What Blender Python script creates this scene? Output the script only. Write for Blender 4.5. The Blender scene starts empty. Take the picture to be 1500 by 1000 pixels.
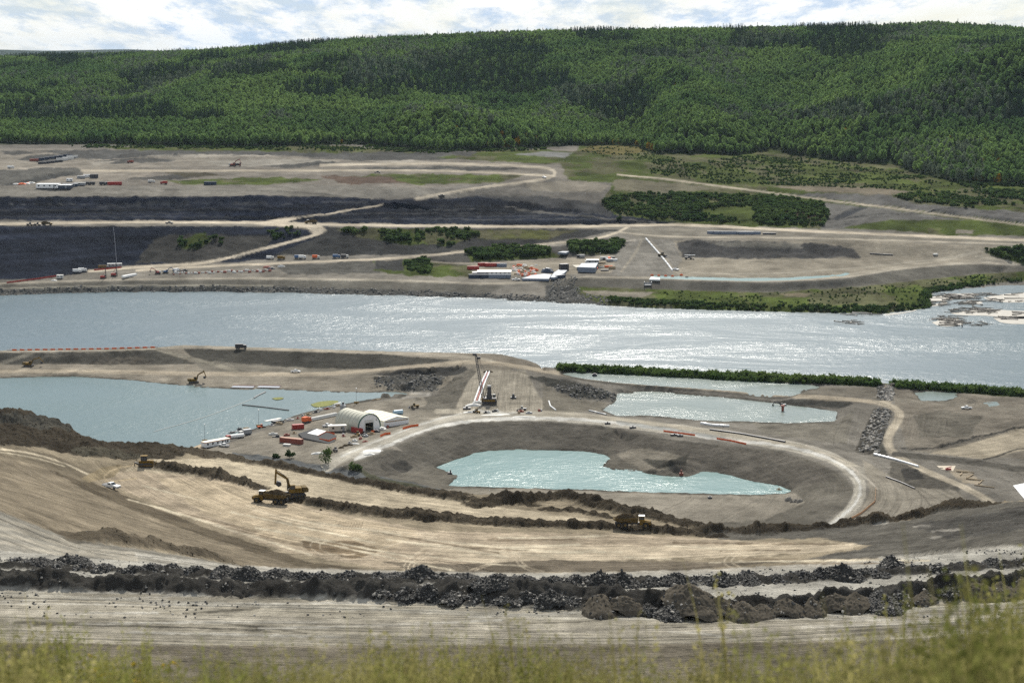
import bpy, bmesh, math, random
import numpy as np
from mathutils import Vector, Matrix
rng = np.random.default_rng(7)
random.seed(7)
S = bpy.context.scene
COL = S.collection

# ------------------------------------------------------------------ camera
F, CX, CY, HORIZON, CAMZ = 2900.0, 750.0, 500.0, 75.0, 190.0
PITCH = math.atan((CY - HORIZON) / F)
cam = bpy.data.cameras.new('camera')
cam.sensor_width = 36.0
cam.lens = 36.0 * F / 1500.0
cam.clip_start, cam.clip_end = 0.5, 90000.0
cam.dof.use_dof = True
cam.dof.focus_distance = 900.0
cam.dof.aperture_fstop = 4.0
camo = bpy.data.objects.new('camera', cam)
camo.location = (0, 0, CAMZ)
camo.rotation_euler = (math.pi / 2 - PITCH, 0, 0)
COL.objects.link(camo)
S.camera = camo

# ------------------------------------------------------------------ light
SUN_EL, SUN_AZ = math.radians(41), math.radians(4)      # azimuth measured from +Y (view) towards +X
SKY_STRENGTH = 0.062
HAZE = 1.0e-5
DENOISE = False
w = bpy.data.worlds.new('World'); S.world = w; w.use_nodes = True
nt = w.node_tree; nt.nodes.clear()
def N(nt, t, **k):
    n = nt.nodes.new(t)
    for a, b in k.items():
        if a.startswith('in_'):
            n.inputs[a[3:].replace('_', ' ')].default_value = b
        else: setattr(n, a, b)
    return n
def Lk(nt, a, b): nt.links.new(a, b)
out = N(nt, 'ShaderNodeOutputWorld'); bg = N(nt, 'ShaderNodeBackground'); bg.inputs['Strength'].default_value = SKY_STRENGTH
sky = N(nt, 'ShaderNodeTexSky', sky_type='NISHITA', sun_disc=False)
sky.sun_elevation = SUN_EL; sky.sun_rotation = SUN_AZ
sky.altitude = 600; sky.air_density = 1.0; sky.dust_density = 0.2; sky.ozone_density = 1.5
# broken cloud cover: a noise field laid on a flat cloud deck overhead
tc = N(nt, 'ShaderNodeTexCoord'); sep = N(nt, 'ShaderNodeSeparateXYZ'); Lk(nt, tc.outputs['Generated'], sep.inputs[0])
mz = N(nt, 'ShaderNodeMath', operation='MAXIMUM'); Lk(nt, sep.outputs['Z'], mz.inputs[0]); mz.inputs[1].default_value = 0.0
az = N(nt, 'ShaderNodeMath', operation='ADD'); Lk(nt, mz.outputs[0], az.inputs[0]); az.inputs[1].default_value = 0.12
dx = N(nt, 'ShaderNodeMath', operation='DIVIDE'); Lk(nt, sep.outputs['X'], dx.inputs[0]); Lk(nt, az.outputs[0], dx.inputs[1])
dy = N(nt, 'ShaderNodeMath', operation='DIVIDE'); Lk(nt, sep.outputs['Y'], dy.inputs[0]); Lk(nt, az.outputs[0], dy.inputs[1])
dys = N(nt, 'ShaderNodeMath', operation='MULTIPLY'); Lk(nt, dy.outputs[0], dys.inputs[0]); dys.inputs[1].default_value = .3
cb = N(nt, 'ShaderNodeCombineXYZ'); Lk(nt, dx.outputs[0], cb.inputs[0]); Lk(nt, dys.outputs[0], cb.inputs[1])
n1 = N(nt, 'ShaderNodeTexNoise'); Lk(nt, cb.outputs[0], n1.inputs['Vector'])
n1.inputs['Scale'].default_value = 1.5; n1.inputs['Detail'].default_value = 9; n1.inputs['Roughness'].default_value = 0.62; n1.inputs['Distortion'].default_value = 0.3
# seen edge-on, towards the horizon, the cloud field closes up; overhead it is open
thin = N(nt, 'ShaderNodeMapRange'); Lk(nt, mz.outputs[0], thin.inputs[0]); thin.inputs[1].default_value = .03; thin.inputs[2].default_value = .4; thin.inputs[3].default_value = 0; thin.inputs[4].default_value = .21
nsub = N(nt, 'ShaderNodeMath', operation='SUBTRACT'); Lk(nt, n1.outputs['Fac'], nsub.inputs[0]); Lk(nt, thin.outputs[0], nsub.inputs[1])
cr = N(nt, 'ShaderNodeValToRGB'); Lk(nt, nsub.outputs[0], cr.inputs['Fac'])
cr.color_ramp.elements[0].position = 0.36; cr.color_ramp.elements[0].color = (.5, .5, .5, 1)
cr.color_ramp.elements[1].position = 0.56; cr.color_ramp.elements[1].color = (1, 1, 1, 1)
n2 = N(nt, 'ShaderNodeTexNoise'); Lk(nt, cb.outputs[0], n2.inputs['Vector'])
n2.inputs['Scale'].default_value = 4.5; n2.inputs['Detail'].default_value = 10; n2.inputs['Roughness'].default_value = 0.68
cr2 = N(nt, 'ShaderNodeValToRGB'); Lk(nt, n2.outputs['Fac'], cr2.inputs['Fac'])
cr2.color_ramp.elements[0].position = 0.41; cr2.color_ramp.elements[0].color = (7.8, 9.6, 12.0, 1)
cr2.color_ramp.elements[1].position = 0.53; cr2.color_ramp.elements[1].color = (14.4, 14.5, 14.3, 1)
mx = N(nt, 'ShaderNodeMix', data_type='RGBA')
Lk(nt, cr.outputs[0], mx.inputs['Factor']); Lk(nt, sky.outputs[0], mx.inputs['A']); Lk(nt, cr2.outputs[0], mx.inputs['B'])
Lk(nt, mx.outputs['Result'], bg.inputs['Color']); Lk(nt, bg.outputs[0], out.inputs['Surface'])

sl = bpy.data.lights.new('sun', 'SUN'); sl.energy = 5.0; sl.angle = math.radians(0.53); sl.color = (1.0, 0.95, 0.86)
so = bpy.data.objects.new('sun', sl); COL.objects.link(so)
sd = Vector((math.sin(SUN_AZ) * math.cos(SUN_EL), math.cos(SUN_AZ) * math.cos(SUN_EL), math.sin(SUN_EL)))
so.rotation_euler = sd.to_track_quat('Z', 'Y').to_euler(); so.location = (0, 0, 400)

S.view_settings.view_transform = 'Standard'; S.view_settings.look = 'None'
S.view_settings.exposure = 0.27; S.view_settings.gamma = 1.0
S.render.engine = 'CYCLES'
S.cycles.use_denoising = DENOISE
S.cycles.max_bounces = 5; S.cycles.diffuse_bounces = 2; S.cycles.glossy_bounces = 2
S.cycles.transmission_bounces = 2; S.cycles.transparent_max_bounces = 6; S.cycles.volume_bounces = 0
S.cycles.sample_clamp_direct = 0; S.cycles.sample_clamp_indirect = 4
S.render.resolution_x, S.render.resolution_y = 1024, 682

# ------------------------------------------------------------------ geometry of the view
sp, cp = math.sin(PITCH), math.cos(PITCH)
def ray(px, py):
    u = (px - CX) / F; v = (CY - py) / F
    return u, cp + v * sp, -sp + v * cp
def P(px, py, z):
    """world point at height z seen at photo pixel px,py"""
    u, y, zz = ray(px, py); t = (z - CAMZ) / zz
    return (u * t, y * t, z)
def PD(px, py, d):
    """world point at depth d seen at photo pixel px,py"""
    u, y, zz = ray(px, py); t = d / y
    return (u * t, d, CAMZ + zz * t)
def project(X, Y, Z):
    dz = Z - CAMZ
    zc = Y * cp - dz * sp; yc = Y * sp + dz * cp
    return CX + F * X / zc, CY - F * yc / zc

# ------------------------------------------------------------------ noise in numpy
_perm = np.random.default_rng(11).random((256, 256)).astype(np.float32)
def vnoise(x, y, s=0):
    xi = np.floor(x).astype(np.int64); yi = np.floor(y).astype(np.int64)
    fx = (x - xi).astype(np.float32); fy = (y - yi).astype(np.float32)
    fx = fx * fx * (3 - 2 * fx); fy = fy * fy * (3 - 2 * fy)
    a = (xi + 37 * s) & 255; b = (yi + 91 * s) & 255; a1 = (a + 1) & 255; b1 = (b + 1) & 255
    return ((_perm[a, b] * (1 - fx) + _perm[a1, b] * fx) * (1 - fy) + (_perm[a, b1] * (1 - fx) + _perm[a1, b1] * fx) * fy) * 2 - 1
def fbm(x, y, octs=4, s=0, gain=.5):
    r = 0; a = 1; t = 0
    c, q = math.cos(.6), math.sin(.6)
    for i in range(octs):
        r = r + a * vnoise(x, y, s + i); t += a
        x, y = (c * x - q * y) * 2.03, (q * x + c * y) * 2.03; a *= gain
    return r / t

def tag(o, label=None, cat=None, group=None, kind=None):
    if label: o['label'] = label
    if cat: o['category'] = cat
    if group: o['group'] = group
    if kind: o['kind'] = kind
    return o
def mesh_from(name, V, Fc, mats, parent=None, smooth=False, link=True):
    me = bpy.data.meshes.new(name)
    V = np.asarray(V, np.float32); Fc = np.asarray(Fc, np.int32)
    me.vertices.add(len(V)); me.vertices.foreach_set('co', V.ravel())
    k = Fc.shape[1]
    me.loops.add(Fc.size); me.loops.foreach_set('vertex_index', Fc.ravel())
    me.polygons.add(len(Fc)); me.polygons.foreach_set('loop_start', np.arange(0, Fc.size, k, dtype=np.int32))
    if smooth: me.polygons.foreach_set('use_smooth', np.ones(len(Fc), bool))
    me.update(calc_edges=True)
    for m in (mats if isinstance(mats, (list, tuple)) else [mats]): me.materials.append(m)
    o = bpy.data.objects.new(name, me)
    if link: COL.objects.link(o)
    if parent: o.parent = parent
    return o
# ------------------------------------------------------------------ terrain sheet (polar grid round the viewpoint)
NC = 940
A = np.linspace(-0.335, 0.335, NC)
def rows(a, b, s): return list(np.arange(a, b, s))
YR = (rows(-30, 0, 6) + rows(0, 16, 1) + rows(16, 170, 5.5) + rows(170, 262, .34) + rows(262, 420, 2.2) + rows(420, 470, 1.2) + rows(470, 655, .78)
      + rows(655, 830, 3.2) + rows(830, 1010, 1.15) + rows(1010, 1240, 1.6) + rows(1240, 1430, 12) + rows(1430, 1560, 2.6)
      + rows(1560, 1900, 2.9) + rows(1900, 2520, 6.0) + rows(2520, 4300, 17) + rows(4300, 7000, 150) + rows(7000, 40001, 1500))
YR = np.array(YR, float); YR[YR <= 0] -= 0
NR = len(YR)
# behind the camera the fan would collapse, so widths are clamped
WID = np.where(YR < 60, 60, YR)
GX = (A[None, :] * WID[:, None]); GY = np.repeat(YR[:, None], NC, 1)
ZC = np.full((NR, NC), np.nan)          # constraint heights
def gidx(x, y):
    wd = np.maximum(y, 60)
    c = (x / wd - A[0]) / (A[1] - A[0]); r = np.interp(y, YR, np.arange(NR))
    return r, c
def smooth_poly(p, it=1):
    p = np.asarray(p, float)
    for _ in range(it):
        q = [p[0]]
        for a, b in zip(p[:-1], p[1:]): q += [a * .75 + b * .25, a * .25 + b * .75]
        q.append(p[-1]); p = np.array(q)
    return p
def W3(pts, z=None):
    """photo polyline (px,py[,z]) -> world polyline"""
    return np.array([P(p[0], p[1], p[2] if len(p) > 2 else z) for p in pts])
def line3(w):
    """write a world polyline into the constraint grid"""
    w = np.asarray(w, float)
    for a, b in zip(w[:-1], w[1:]):
        ra, ca = gidx(a[0], a[1]); rb, cb_ = gidx(b[0], b[1])
        n = int(max(abs(rb - ra), abs(cb_ - ca)) * 1.5) + 2
        t = np.linspace(0, 1, n)[:, None]; q = a + (b - a) * t
        r, c = gidx(q[:, 0], q[:, 1]); r = np.rint(r).astype(int); c = np.rint(c).astype(int)
        m = (r >= 0) & (r < NR) & (c >= 0) & (c < NC)
        ZC[r[m], c[m]] = q[m, 2]
def L(pts, z=None, sm=0):
    p = [tuple(q) if len(q) > 2 else (q[0], q[1], z) for q in pts]
    if sm: p = smooth_poly(p, sm)
    w = W3(p); line3(w); return w
def inpoly(X, Y, poly):
    poly = np.asarray(poly); ins = np.zeros(X.shape, bool); n = len(poly)
    for i in range(n):
        x1, y1 = poly[i][:2]; x2, y2 = poly[(i + 1) % n][:2]
        if y1 == y2: continue
        c = ((y1 > Y) != (y2 > Y)); c &= X < (x2 - x1) * (Y - y1) / (y2 - y1) + x1
        ins ^= c
    return ins

# outlines of the ponds (photo pixels) and their levels
POND_L = [(-260, 556), (0, 554), (60, 552), (110, 551.5), (190, 557), (235, 562), (270, 565), (300, 568), (330, 569), (360, 571), (400, 570), (470, 574), (520, 576), (575, 574), (598, 577), (585, 582), (560, 582), (545, 584), (520, 588), (470, 597), (430, 609), (395, 621), (360, 632), (325, 645), (300, 653), (270, 664), (180, 690), (-260, 700)]
POND_B = [(638, 684), (660, 676), (700, 663), (716, 660), (760, 659), (815, 659.5), (855, 661), (885, 666), (893, 671), (886, 678), (882, 683), (897, 688), (930, 690), (975, 697), (1000, 699), (1018, 697), (1030, 691), (1060, 694), (1100, 705), (1140, 711), (1161, 719), (1150, 722), (1100, 724), (1050, 723), (950, 720), (850, 716), (760, 714), (700, 712), (656, 711), (664, 704), (673, 697), (660, 691)]
POND_Q = [(883, 600), (899, 591), (905, 576), (925, 574), (947, 573), (985, 575), (1027, 579), (1080, 584), (1131, 590), (1180, 596), (1226, 603), (1224, 617), (1160, 619), (1120, 618), (1070, 616), (1027, 615), (985, 610), (947, 608), (904, 609)]
POND_U = [(822, 547), (850, 544), (900, 546), (1000, 551), (1100, 557), (1190, 564), (1204, 567), (1175, 571), (1168, 577), (1150, 583), (1120, 582), (1080, 577), (1000, 570), (950, 566), (900, 562), (860, 557)]
POND_P = [(1338, 574), (1360, 573), (1400, 576), (1403, 581), (1385, 586), (1350, 585)]
POND_S = [(1437, 590), (1460, 590), (1466, 593), (1450, 595)]
CANAL = [(952, 404), (1000, 405.5), (1100, 408), (1160, 407), (1232, 402), (1238, 399), (1246, 400.5), (1235, 404), (1160, 410), (1100, 411.5), (1000, 409), (952, 407)]

BENCH_EDGE = [(-260, 596, 72), (0, 605, 70), (50, 608, 69), (85, 614, 68), (112, 632, 65), (150, 645, 62.5), (200, 648, 61), (250, 651, 60), (310, 658, 59), (360, 670, 58.5), (420, 681, 58), (480, 693, 57), (560, 706, 56), (640, 717, 55), (700, 724, 54.5), (760, 722, 54), (830, 722, 54), (880, 733, 53.5), (930, 748, 53), (1000, 764, 52.5), (1060, 778, 52), (1100, 781, 52), (1170, 776, 53), (1240, 768, 54.5), (1330, 760, 57), (1370, 752, 60), (1400, 737, 64), (1430, 737, 65), (1500, 733, 70), (1760, 722, 80)]
TREE_EDGE = [(-260, 214), (0, 212), (100, 210), (170, 212), (200, 214), (350, 216), (480, 213), (500, 210), (560, 215), (640, 222), (700, 221), (800, 216), (860, 212), (885, 200), (930, 205), (940, 219), (960, 226), (1020, 226), (1080, 228), (1130, 219), (1165, 228), (1240, 238), (1310, 241), (1330, 251), (1380, 263), (1400, 268), (1500, 273), (1760, 280)]
TREE_Z = [71, 71, 71, 71, 71, 71, 71, 71, 71, 71, 70, 69, 69, 72, 70, 67, 65, 64, 62, 65, 61, 58, 58, 55, 52, 51, 50, 48]
SKYLINE = [(-260, 103), (0, 100), (100, 97), (200, 91), (260, 86), (380, 77), (480, 68), (600, 62), (750, 55), (900, 52), (1000, 51), (1100, 49), (1200, 48), (1300, 46), (1370, 42), (1430, 46), (1500, 51), (1760, 60)]
MAIN_Z = [(-260, 41), (0, 41), (150, 37.5), (480, 34), (920, 26), (1100, 25), (1500, 23), (1760, 22)]
def mz_(px): return float(np.interp(px, [a for a, b in MAIN_Z], [b for a, b in MAIN_Z]))

def build_constraints():
    for y, z in ((-30, 189.5), (0, 188.5), (3, 188.15), (6, 187.45), (10, 186.45), (12, 185.85), (15, 184.2), (90, 153), (158, 130)):
        line3([(-400, y, z), (400, y, z)])
    L([(-260, 985), (1760, 985)], 130.2); L([(-260, 925), (1760, 925)], 130.2)
    L([(-260, 859), (0, 860), (300, 872), (600, 882), (880, 895), (1100, 902), (1300, 887), (1500, 868), (1760, 850)], 130)
    L([(-260, 830), (0, 834), (300, 842), (600, 850), (900, 850), (1200, 845), (1500, 828), (1760, 812)], 129)
    L([(-260, 800), (0, 806), (100, 814), (350, 834), (500, 839), (700, 842), (1000, 840), (1200, 830), (1350, 814), (1500, 800), (1760, 785)], 127)
    # foot of that upper bench, hidden behind its rim
    L([(350, 846, 66), (500, 853, 60), (700, 855, 60), (1000, 853, 60), (1200, 843, 61), (1350, 827, 66), (1500, 815, 84), (1760, 802, 98)])
    L([(-260, 735, 103), (0, 748, 95), (105, 791, 86), (200, 803, 80), (340, 825, 68), (420, 833, 63)])
    L([(-260, 640, 92), (-120, 650, 85), (0, 655, 75), (60, 668, 70), (120, 690, 65), (170, 716, 62), (300, 772, 61.5), (450, 822, 60.5), (640, 840, 60)])
    L([(-260, 690, 97), (0, 700, 85), (120, 745, 76), (250, 790, 70)])
    L([(0, 645, 72), (70, 655, 69), (130, 668, 65), (200, 672, 61.5), (300, 676, 60)])
    L([(200, 690, 61), (360, 715, 60), (500, 735, 59), (700, 760, 57), (900, 772, 56), (1050, 785, 55)])
    L([(250, 720, 61), (450, 770, 60.5), (700, 800, 60), (1000, 800, 58), (1200, 795, 60), (1300, 785, 63), (1400, 770, 67), (1500, 765, 74), (1760, 750, 88)])
    L([(640, 830, 60.5), (800, 836, 60), (1000, 831, 60), (1200, 822, 62), (1350, 806, 68), (1500, 790, 84), (1760, 770, 98)])
    w = L(BENCH_EDGE)
    # drop from the bench to the valley floor, out of sight below the rim
    L([(p[0], p[1] + (24 if p[0] < 330 else 14), -2 if p[0] < 280 else 3.5) for p in BENCH_EDGE])
    if 1:
        L([(380, 668, 4), (440, 677, 4), (500, 690, 4), (560, 703, 4), (640, 714, 3.5)])
    # ---- valley floor, near side
    L([(-260, 514, 8), (0, 513, 8), (150, 511, 8), (230, 508.5, 8), (270, 505, 8), (400, 509, 8), (560, 514, 8), (700, 517, 8), (735, 518.5, 8), (770, 526, 6), (800, 537, 2.5), (812, 543, .8)])
    L([(-260, 516.5, 7.8), (0, 515.5, 7.8), (150, 513.5, 7.8), (230, 511, 7.8), (270, 508, 7.8), (400, 513, 7.8), (560, 519, 7.8), (660, 522, 8)])
    L([(-260, 528), (0, 527), (150, 525), (230, 522), (270, 519), (400, 523), (560, 528), (700, 531), (740, 532.5), (785, 540), (806, 548)], -.4)
    line3([(-420, 1240, -4), (420, 1240, -4)]); line3([(-500, 1420, -4), (500, 1420, -4)])
    L([(-260, 535), (0, 533), (200, 532), (270, 534), (380, 536), (480, 541), (560, 542)], 2.3)
    L([(560, 542, 2.4), (610, 537, 5), (650, 530, 7.5)])
    L([(380, 548, 2), (470, 549, 2.3), (520, 545, 3.4), (560, 542, 4.6), (610, 537.5, 6.6), (660, 532, 8.6), (700, 529, 9.3)])
    L([(-260, 547), (0, 545), (200, 545), (380, 548)], 2.1)
    L([(540, 550, 2.6), (600, 549, 2.8), (640, 546, 3), (675, 543, 4)]); L([(540, 572, 2.6), (600, 578, 2.6), (645, 572, 2.8)])
    L([(690, 531), (720, 530), (765, 537)], 9.6); L([(696, 546), (730, 545), (765, 549)], 9.3)
    L([(765, 537, 9.2), (790, 543, 8.2), (820, 549, 6.8), (860, 555, 5.2), (900, 560, 4.2), (1000, 567, 3), (1100, 574, 2.6), (1190, 583, 2.6), (1290, 590, 2.6)])
    L([(765, 552, 9), (800, 556, 6), (850, 562, 4.5), (900, 569, 2.6), (1000, 574, 1.6), (1100, 582, 1.6), (1180, 590, 2)])
    L([(655, 560, 3.4), (662, 580, 3.2), (655, 603, 3.6)]); L([(690, 603, 4.2), (760, 603, 4.2)]); L([(840, 575, 3), (830, 590, 2.6), (860, 600, 2.2)])
    L([(-260, 707), (0, 707), (200, 705), (275, 676)], -1.5)
    L([(605, 590), (560, 588), (520, 593), (470, 602), (425, 615), (365, 638), (308, 658)], 3.2)
    L([(330, 668), (400, 650), (520, 640), (620, 600)], 3.8)
    ring = [(400, 699, 4), (440, 690, 4.4), (490, 674, 5.2), (540, 655, 6), (600, 630, 6.6), (660, 614, 6.8), (720, 608, 6.6), (830, 611, 6.4), (920, 620, 6.4), (1000, 630, 6.4), (1100, 642, 6.4), (1180, 656, 6.4), (1230, 672, 6.4), (1262, 695, 6.4), (1275, 720, 6), (1258, 745, 5.5), (1225, 768, 5)]
    L(ring, sm=1)
    L([(500, 682), (520, 679), (560, 661), (600, 643), (640, 628), (700, 617), (760, 614), (850, 617), (890, 623), (940, 637), (1000, 646), (1080, 650), (1140, 659), (1200, 677), (1238, 700), (1250, 720), (1232, 740)], 6.2, sm=1)
    L([(1232, 740, 6), (1190, 758, 5), (1140, 776, 4)])
    L([(560, 690, 1), (620, 690, .2)]); L([(700, 735, 2.5), (900, 735, 2.2), (1000, 742, 2), (1100, 745, 2), (1170, 728, .5)])
    L([(560, 712, 2.5), (620, 722, 2.5), (700, 732, 2.5)])
    L([(905, 637, 2.6), (930, 665, 1.2), (1000, 683, .6)])
    L([(1300, 590, 2.8), (1316, 612, 2.9), (1299, 642, 3.1), (1310, 665, 3.3), (1360, 692, 3.7), (1400, 710, 3.9), (1455, 737, 4)])
    L([(1330, 600), (1400, 598), (1500, 600), (1760, 605)], 2.2); L([(1420, 680), (1500, 660), (1760, 650)], 3)
    L([(1283, 600), (1268, 640), (1260, 664)], .4); L([(1247, 600), (1232, 645)], 3.4); L([(1306, 602), (1290, 640), (1293, 668)], 3.2)
    L([(1130, 640), (1160, 620), (1240, 618)], 2.4)
    for (a, b) in (((820, 541), (1287, 563)), ((1309, 565), (1500, 577))):
        pass
    L([(820, 542), (900, 544.5), (1100, 554), (1287, 563.5)], 1.3); L([(820, 539), (900, 541.5), (1100, 551), (1287, 560)], -.5)
    L([(1287, 565), (1309, 566)], 1.8); L([(1309, 566), (1500, 578.5), (1760, 594)], 1.3); L([(1309, 562), (1500, 575), (1760, 590)], -.5)
    L([(1204, 569), (1280, 572), (1330, 572), (1410, 578), (1500, 586), (1760, 600)], 1.5)
    # ---- far bank
    L([(-260, 435), (0, 432.5), (120, 428.5), (250, 426.5), (350, 427), (400, 428), (520, 431.5), (700, 436.5), (800, 442.5), (880, 446.5), (960, 450), (1050, 454), (1200, 458), (1300, 459), (1362, 450), (1360, 438), (1357, 426), (1400, 423), (1450, 419), (1500, 416), (1760, 410)], 0)
    L([(-260, 441), (0, 438.5), (120, 434.5), (250, 432.5), (350, 433), (400, 434), (520, 437.5), (700, 442.5), (800, 448.5), (880, 452.5), (960, 456), (1050, 460), (1200, 464), (1300, 465), (1372, 456)], -2)
    L([(-260, 418.5, 6.4), (0, 415.5, 6.8), (60, 413.5, 7.1), (150, 410.5, 7.6), (300, 408, 7.9), (400, 408.5, 8), (600, 411.5, 8), (740, 417, 8), (800, 412, 8.2), (830, 405, 8.6)])
    L([(-260, 424.5), (0, 422.3), (120, 419), (250, 417.5), (400, 418.5)], 4.2); L([(-260, 425.2), (0, 423.3), (120, 420), (250, 418.5), (400, 419.5)], 4.1)
    L([(830, 405), (950, 407.5), (1040, 411.5), (1120, 413.5), (1232, 408.5), (1325, 393.5), (1427, 385.5), (1500, 390), (1760, 398)], 10)
    L([(840, 421), (900, 424), (1000, 425), (1120, 428), (1232, 421.5), (1325, 412.5), (1427, 401.5), (1500, 398), (1760, 405)], 3.6)
    L([(850, 432), (890, 441), (960, 445), (1050, 447), (1200, 450), (1290, 451), (1345, 443), (1350, 432), (1352, 419), (1400, 415), (1450, 411), (1500, 408), (1760, 402)], 2.8)
    L([(952, 402.5), (1050, 405), (1160, 405), (1232, 400), (1250, 397)], 9.6)
    base = [(-260, 417, 6.7), (0, 414, 7.1), (60, 408.5, 7.8), (110, 402, 8.6), (133, 395, 9.4), (173, 388, 10.4), (213, 385, 10.6), (267, 386, 11), (315, 385, 11.5)]
    L(base); L([(315, 385, 11.5), (360, 381, 12), (400, 377, 14.5), (480, 374, 15.5), (560, 373, 16), (640, 366, 17.5)])
    L([(133, 401, 9.8), (300, 398, 10), (500, 398, 10.3), (640, 402, 10)])
    L([(400, 384.5, 12), (480, 381, 13.5), (560, 378, 14.5), (640, 372, 16.5), (700, 365, 18.5), (780, 358, 20.5), (860, 351, 23), (905, 342, 25)])
    L([(560, 393, 10.4), (620, 384, 11.5), (700, 387, 10.5), (760, 381, 11), (860, 379, 11), (880, 368, 15)])
    L([(700, 372, 16), (760, 366, 17), (800, 364, 18)]); L([(800, 360, 19), (880, 356, 21), (930, 352, 22)])
    L([(288, 386, 11.5), (330, 378, 15), (380, 366, 19.5), (430, 353, 25), (465, 341, 30), (478, 333.5, 34)])  # ramp to the hairpin
    L([(x, y, mz_(x)) for x, y in ((-260, 332.5), (0, 332), (150, 330.7), (200, 330.5), (380, 331.5), (480, 333.5))])
    L([(480, 333.5, 34), (700, 335, mz_(700)), (850, 335.5, mz_(850)), (905, 336, mz_(905))])
    L([(x, y, mz_(x)) for x, y in ((-260, 322), (0, 322.5), (150, 322.5), (200, 322.5), (400, 323), (500, 327), (700, 329), (905, 328.5))] + [(1000, 327, 25.5), (1160, 334, 25), (1300, 340, 24), (1500, 349, 23), (1760, 362, 22)])
    L([(905, 334, 26), (1000, 334, 25), (1160, 341, 24.5), (1300, 347, 23.5), (1500, 355, 22.6), (1760, 367, 22)])
    L([(940, 350, 23.5), (970, 349, 23.5), (1160, 351, 23.5), (1250, 354, 23), (1400, 360, 21), (1500, 364, 20), (1760, 376, 19)])
    L([(985, 374, 13.5), (1060, 376, 13), (1160, 378, 13), (1250, 378, 13), (1300, 376, 13.5), (1380, 378, 12.8), (1500, 376, 14), (1760, 380, 14)])
    L([(990, 356, 20), (1020, 352.5, 22.5), (1190, 354.5, 22.5), (1245, 364, 18)])
    L([(935, 350, 23), (945, 370, 16), (925, 395, 10.5)])
    L([(-260, 289, 56), (0, 289, 56), (150, 288.5, 54.5), (400, 288, 54), (500, 290, 51), (560, 293, 47), (610, 291, 48), (700, 287, 48), (800, 291, 45), (870, 301, 40), (885, 318, 30)])
    L([(380, 324, 36.5), (460, 314, 40), (560, 298, 46), (610, 291, 48.5), (680, 277, 54), (760, 268, 57), (800, 262, 59.5), (818, 253, 62)])
    L([(-260, 305, 48), (0, 305, 48), (200, 305, 45.5), (380, 306, 44.5)]); L([(-260, 303.6, 48), (0, 303.6, 48), (200, 303.6, 45.5), (380, 304.8, 44.5)])
    L([(560, 309, 40), (700, 309, 38.5), (840, 314, 33.5)]); L([(560, 307.4, 40), (700, 307.6, 38.5), (840, 312.6, 33.5)])
    L([(-260, 274, 61), (0, 274, 61), (300, 272, 60), (500, 272, 59), (620, 276, 56)])
    L([(-260, 250), (0, 250), (400, 247), (700, 246), (818, 248)], 64)
    L([(-260, 232), (0, 232), (400, 230), (600, 232), (800, 234)], 67)
    L([(860, 278, 52), (920, 270, 54)])
    L([(900, 254, 60), (920, 257.5, 59), (980, 263, 55), (1040, 271, 51), (1120, 281, 46.5), (1200, 292, 42), (1300, 304, 38.5), (1400, 317, 35), (1500, 330, 31.5), (1760, 365, 25)])
    L([(1200, 288, 44), (1300, 299, 41), (1400, 309, 39.5), (1500, 320, 37), (1760, 350, 30)])
    L([(1120, 275, 50), (1240, 279, 49), (1340, 284, 47), (1430, 294, 44), (1500, 305, 41), (1760, 330, 36)])
    L([(830, 238, 67), (900, 236, 66), (980, 237, 64.5), (1035, 238, 63)]); L([(835, 249, 62.5), (900, 250, 61.5), (980, 250, 60), (1020, 247, 60.5)])
    L([(1210, 300, 40), (1235, 322, 29), (1205, 332, 26)])
    L([(a[0], a[1], z) for a, z in zip(TREE_EDGE, TREE_Z)])
    # forested valley side up to the plateau
    ds = lambda px: np.interp(px, [-260, 0, 750, 1500, 1760], [3900, 3850, 3650, 3350, 3300])
    line3([PD(px, py, ds(px)) for px, py in SKYLINE])
    line3([(x, 4300, z) for x, z in ((-1500, 160), (0, 195), (1500, 200))])
    line3([(-2400, 7000, 150), (2400, 7000, 190)]); line3([(-6000, 17500, 150), (6000, 17500, 180)])
    # far blue upland seen over the left of the ridge
    line3([PD(px, py, 20500) for px, py in ((-260, 72), (0, 71.5), (60, 73.5), (100, 73.2), (150, 71.6), (190, 71), (230, 73), (300, 80), (600, 88), (1760, 90))])
    line3([(-13000, 40000, 120), (13000, 40000, 120)])

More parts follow.
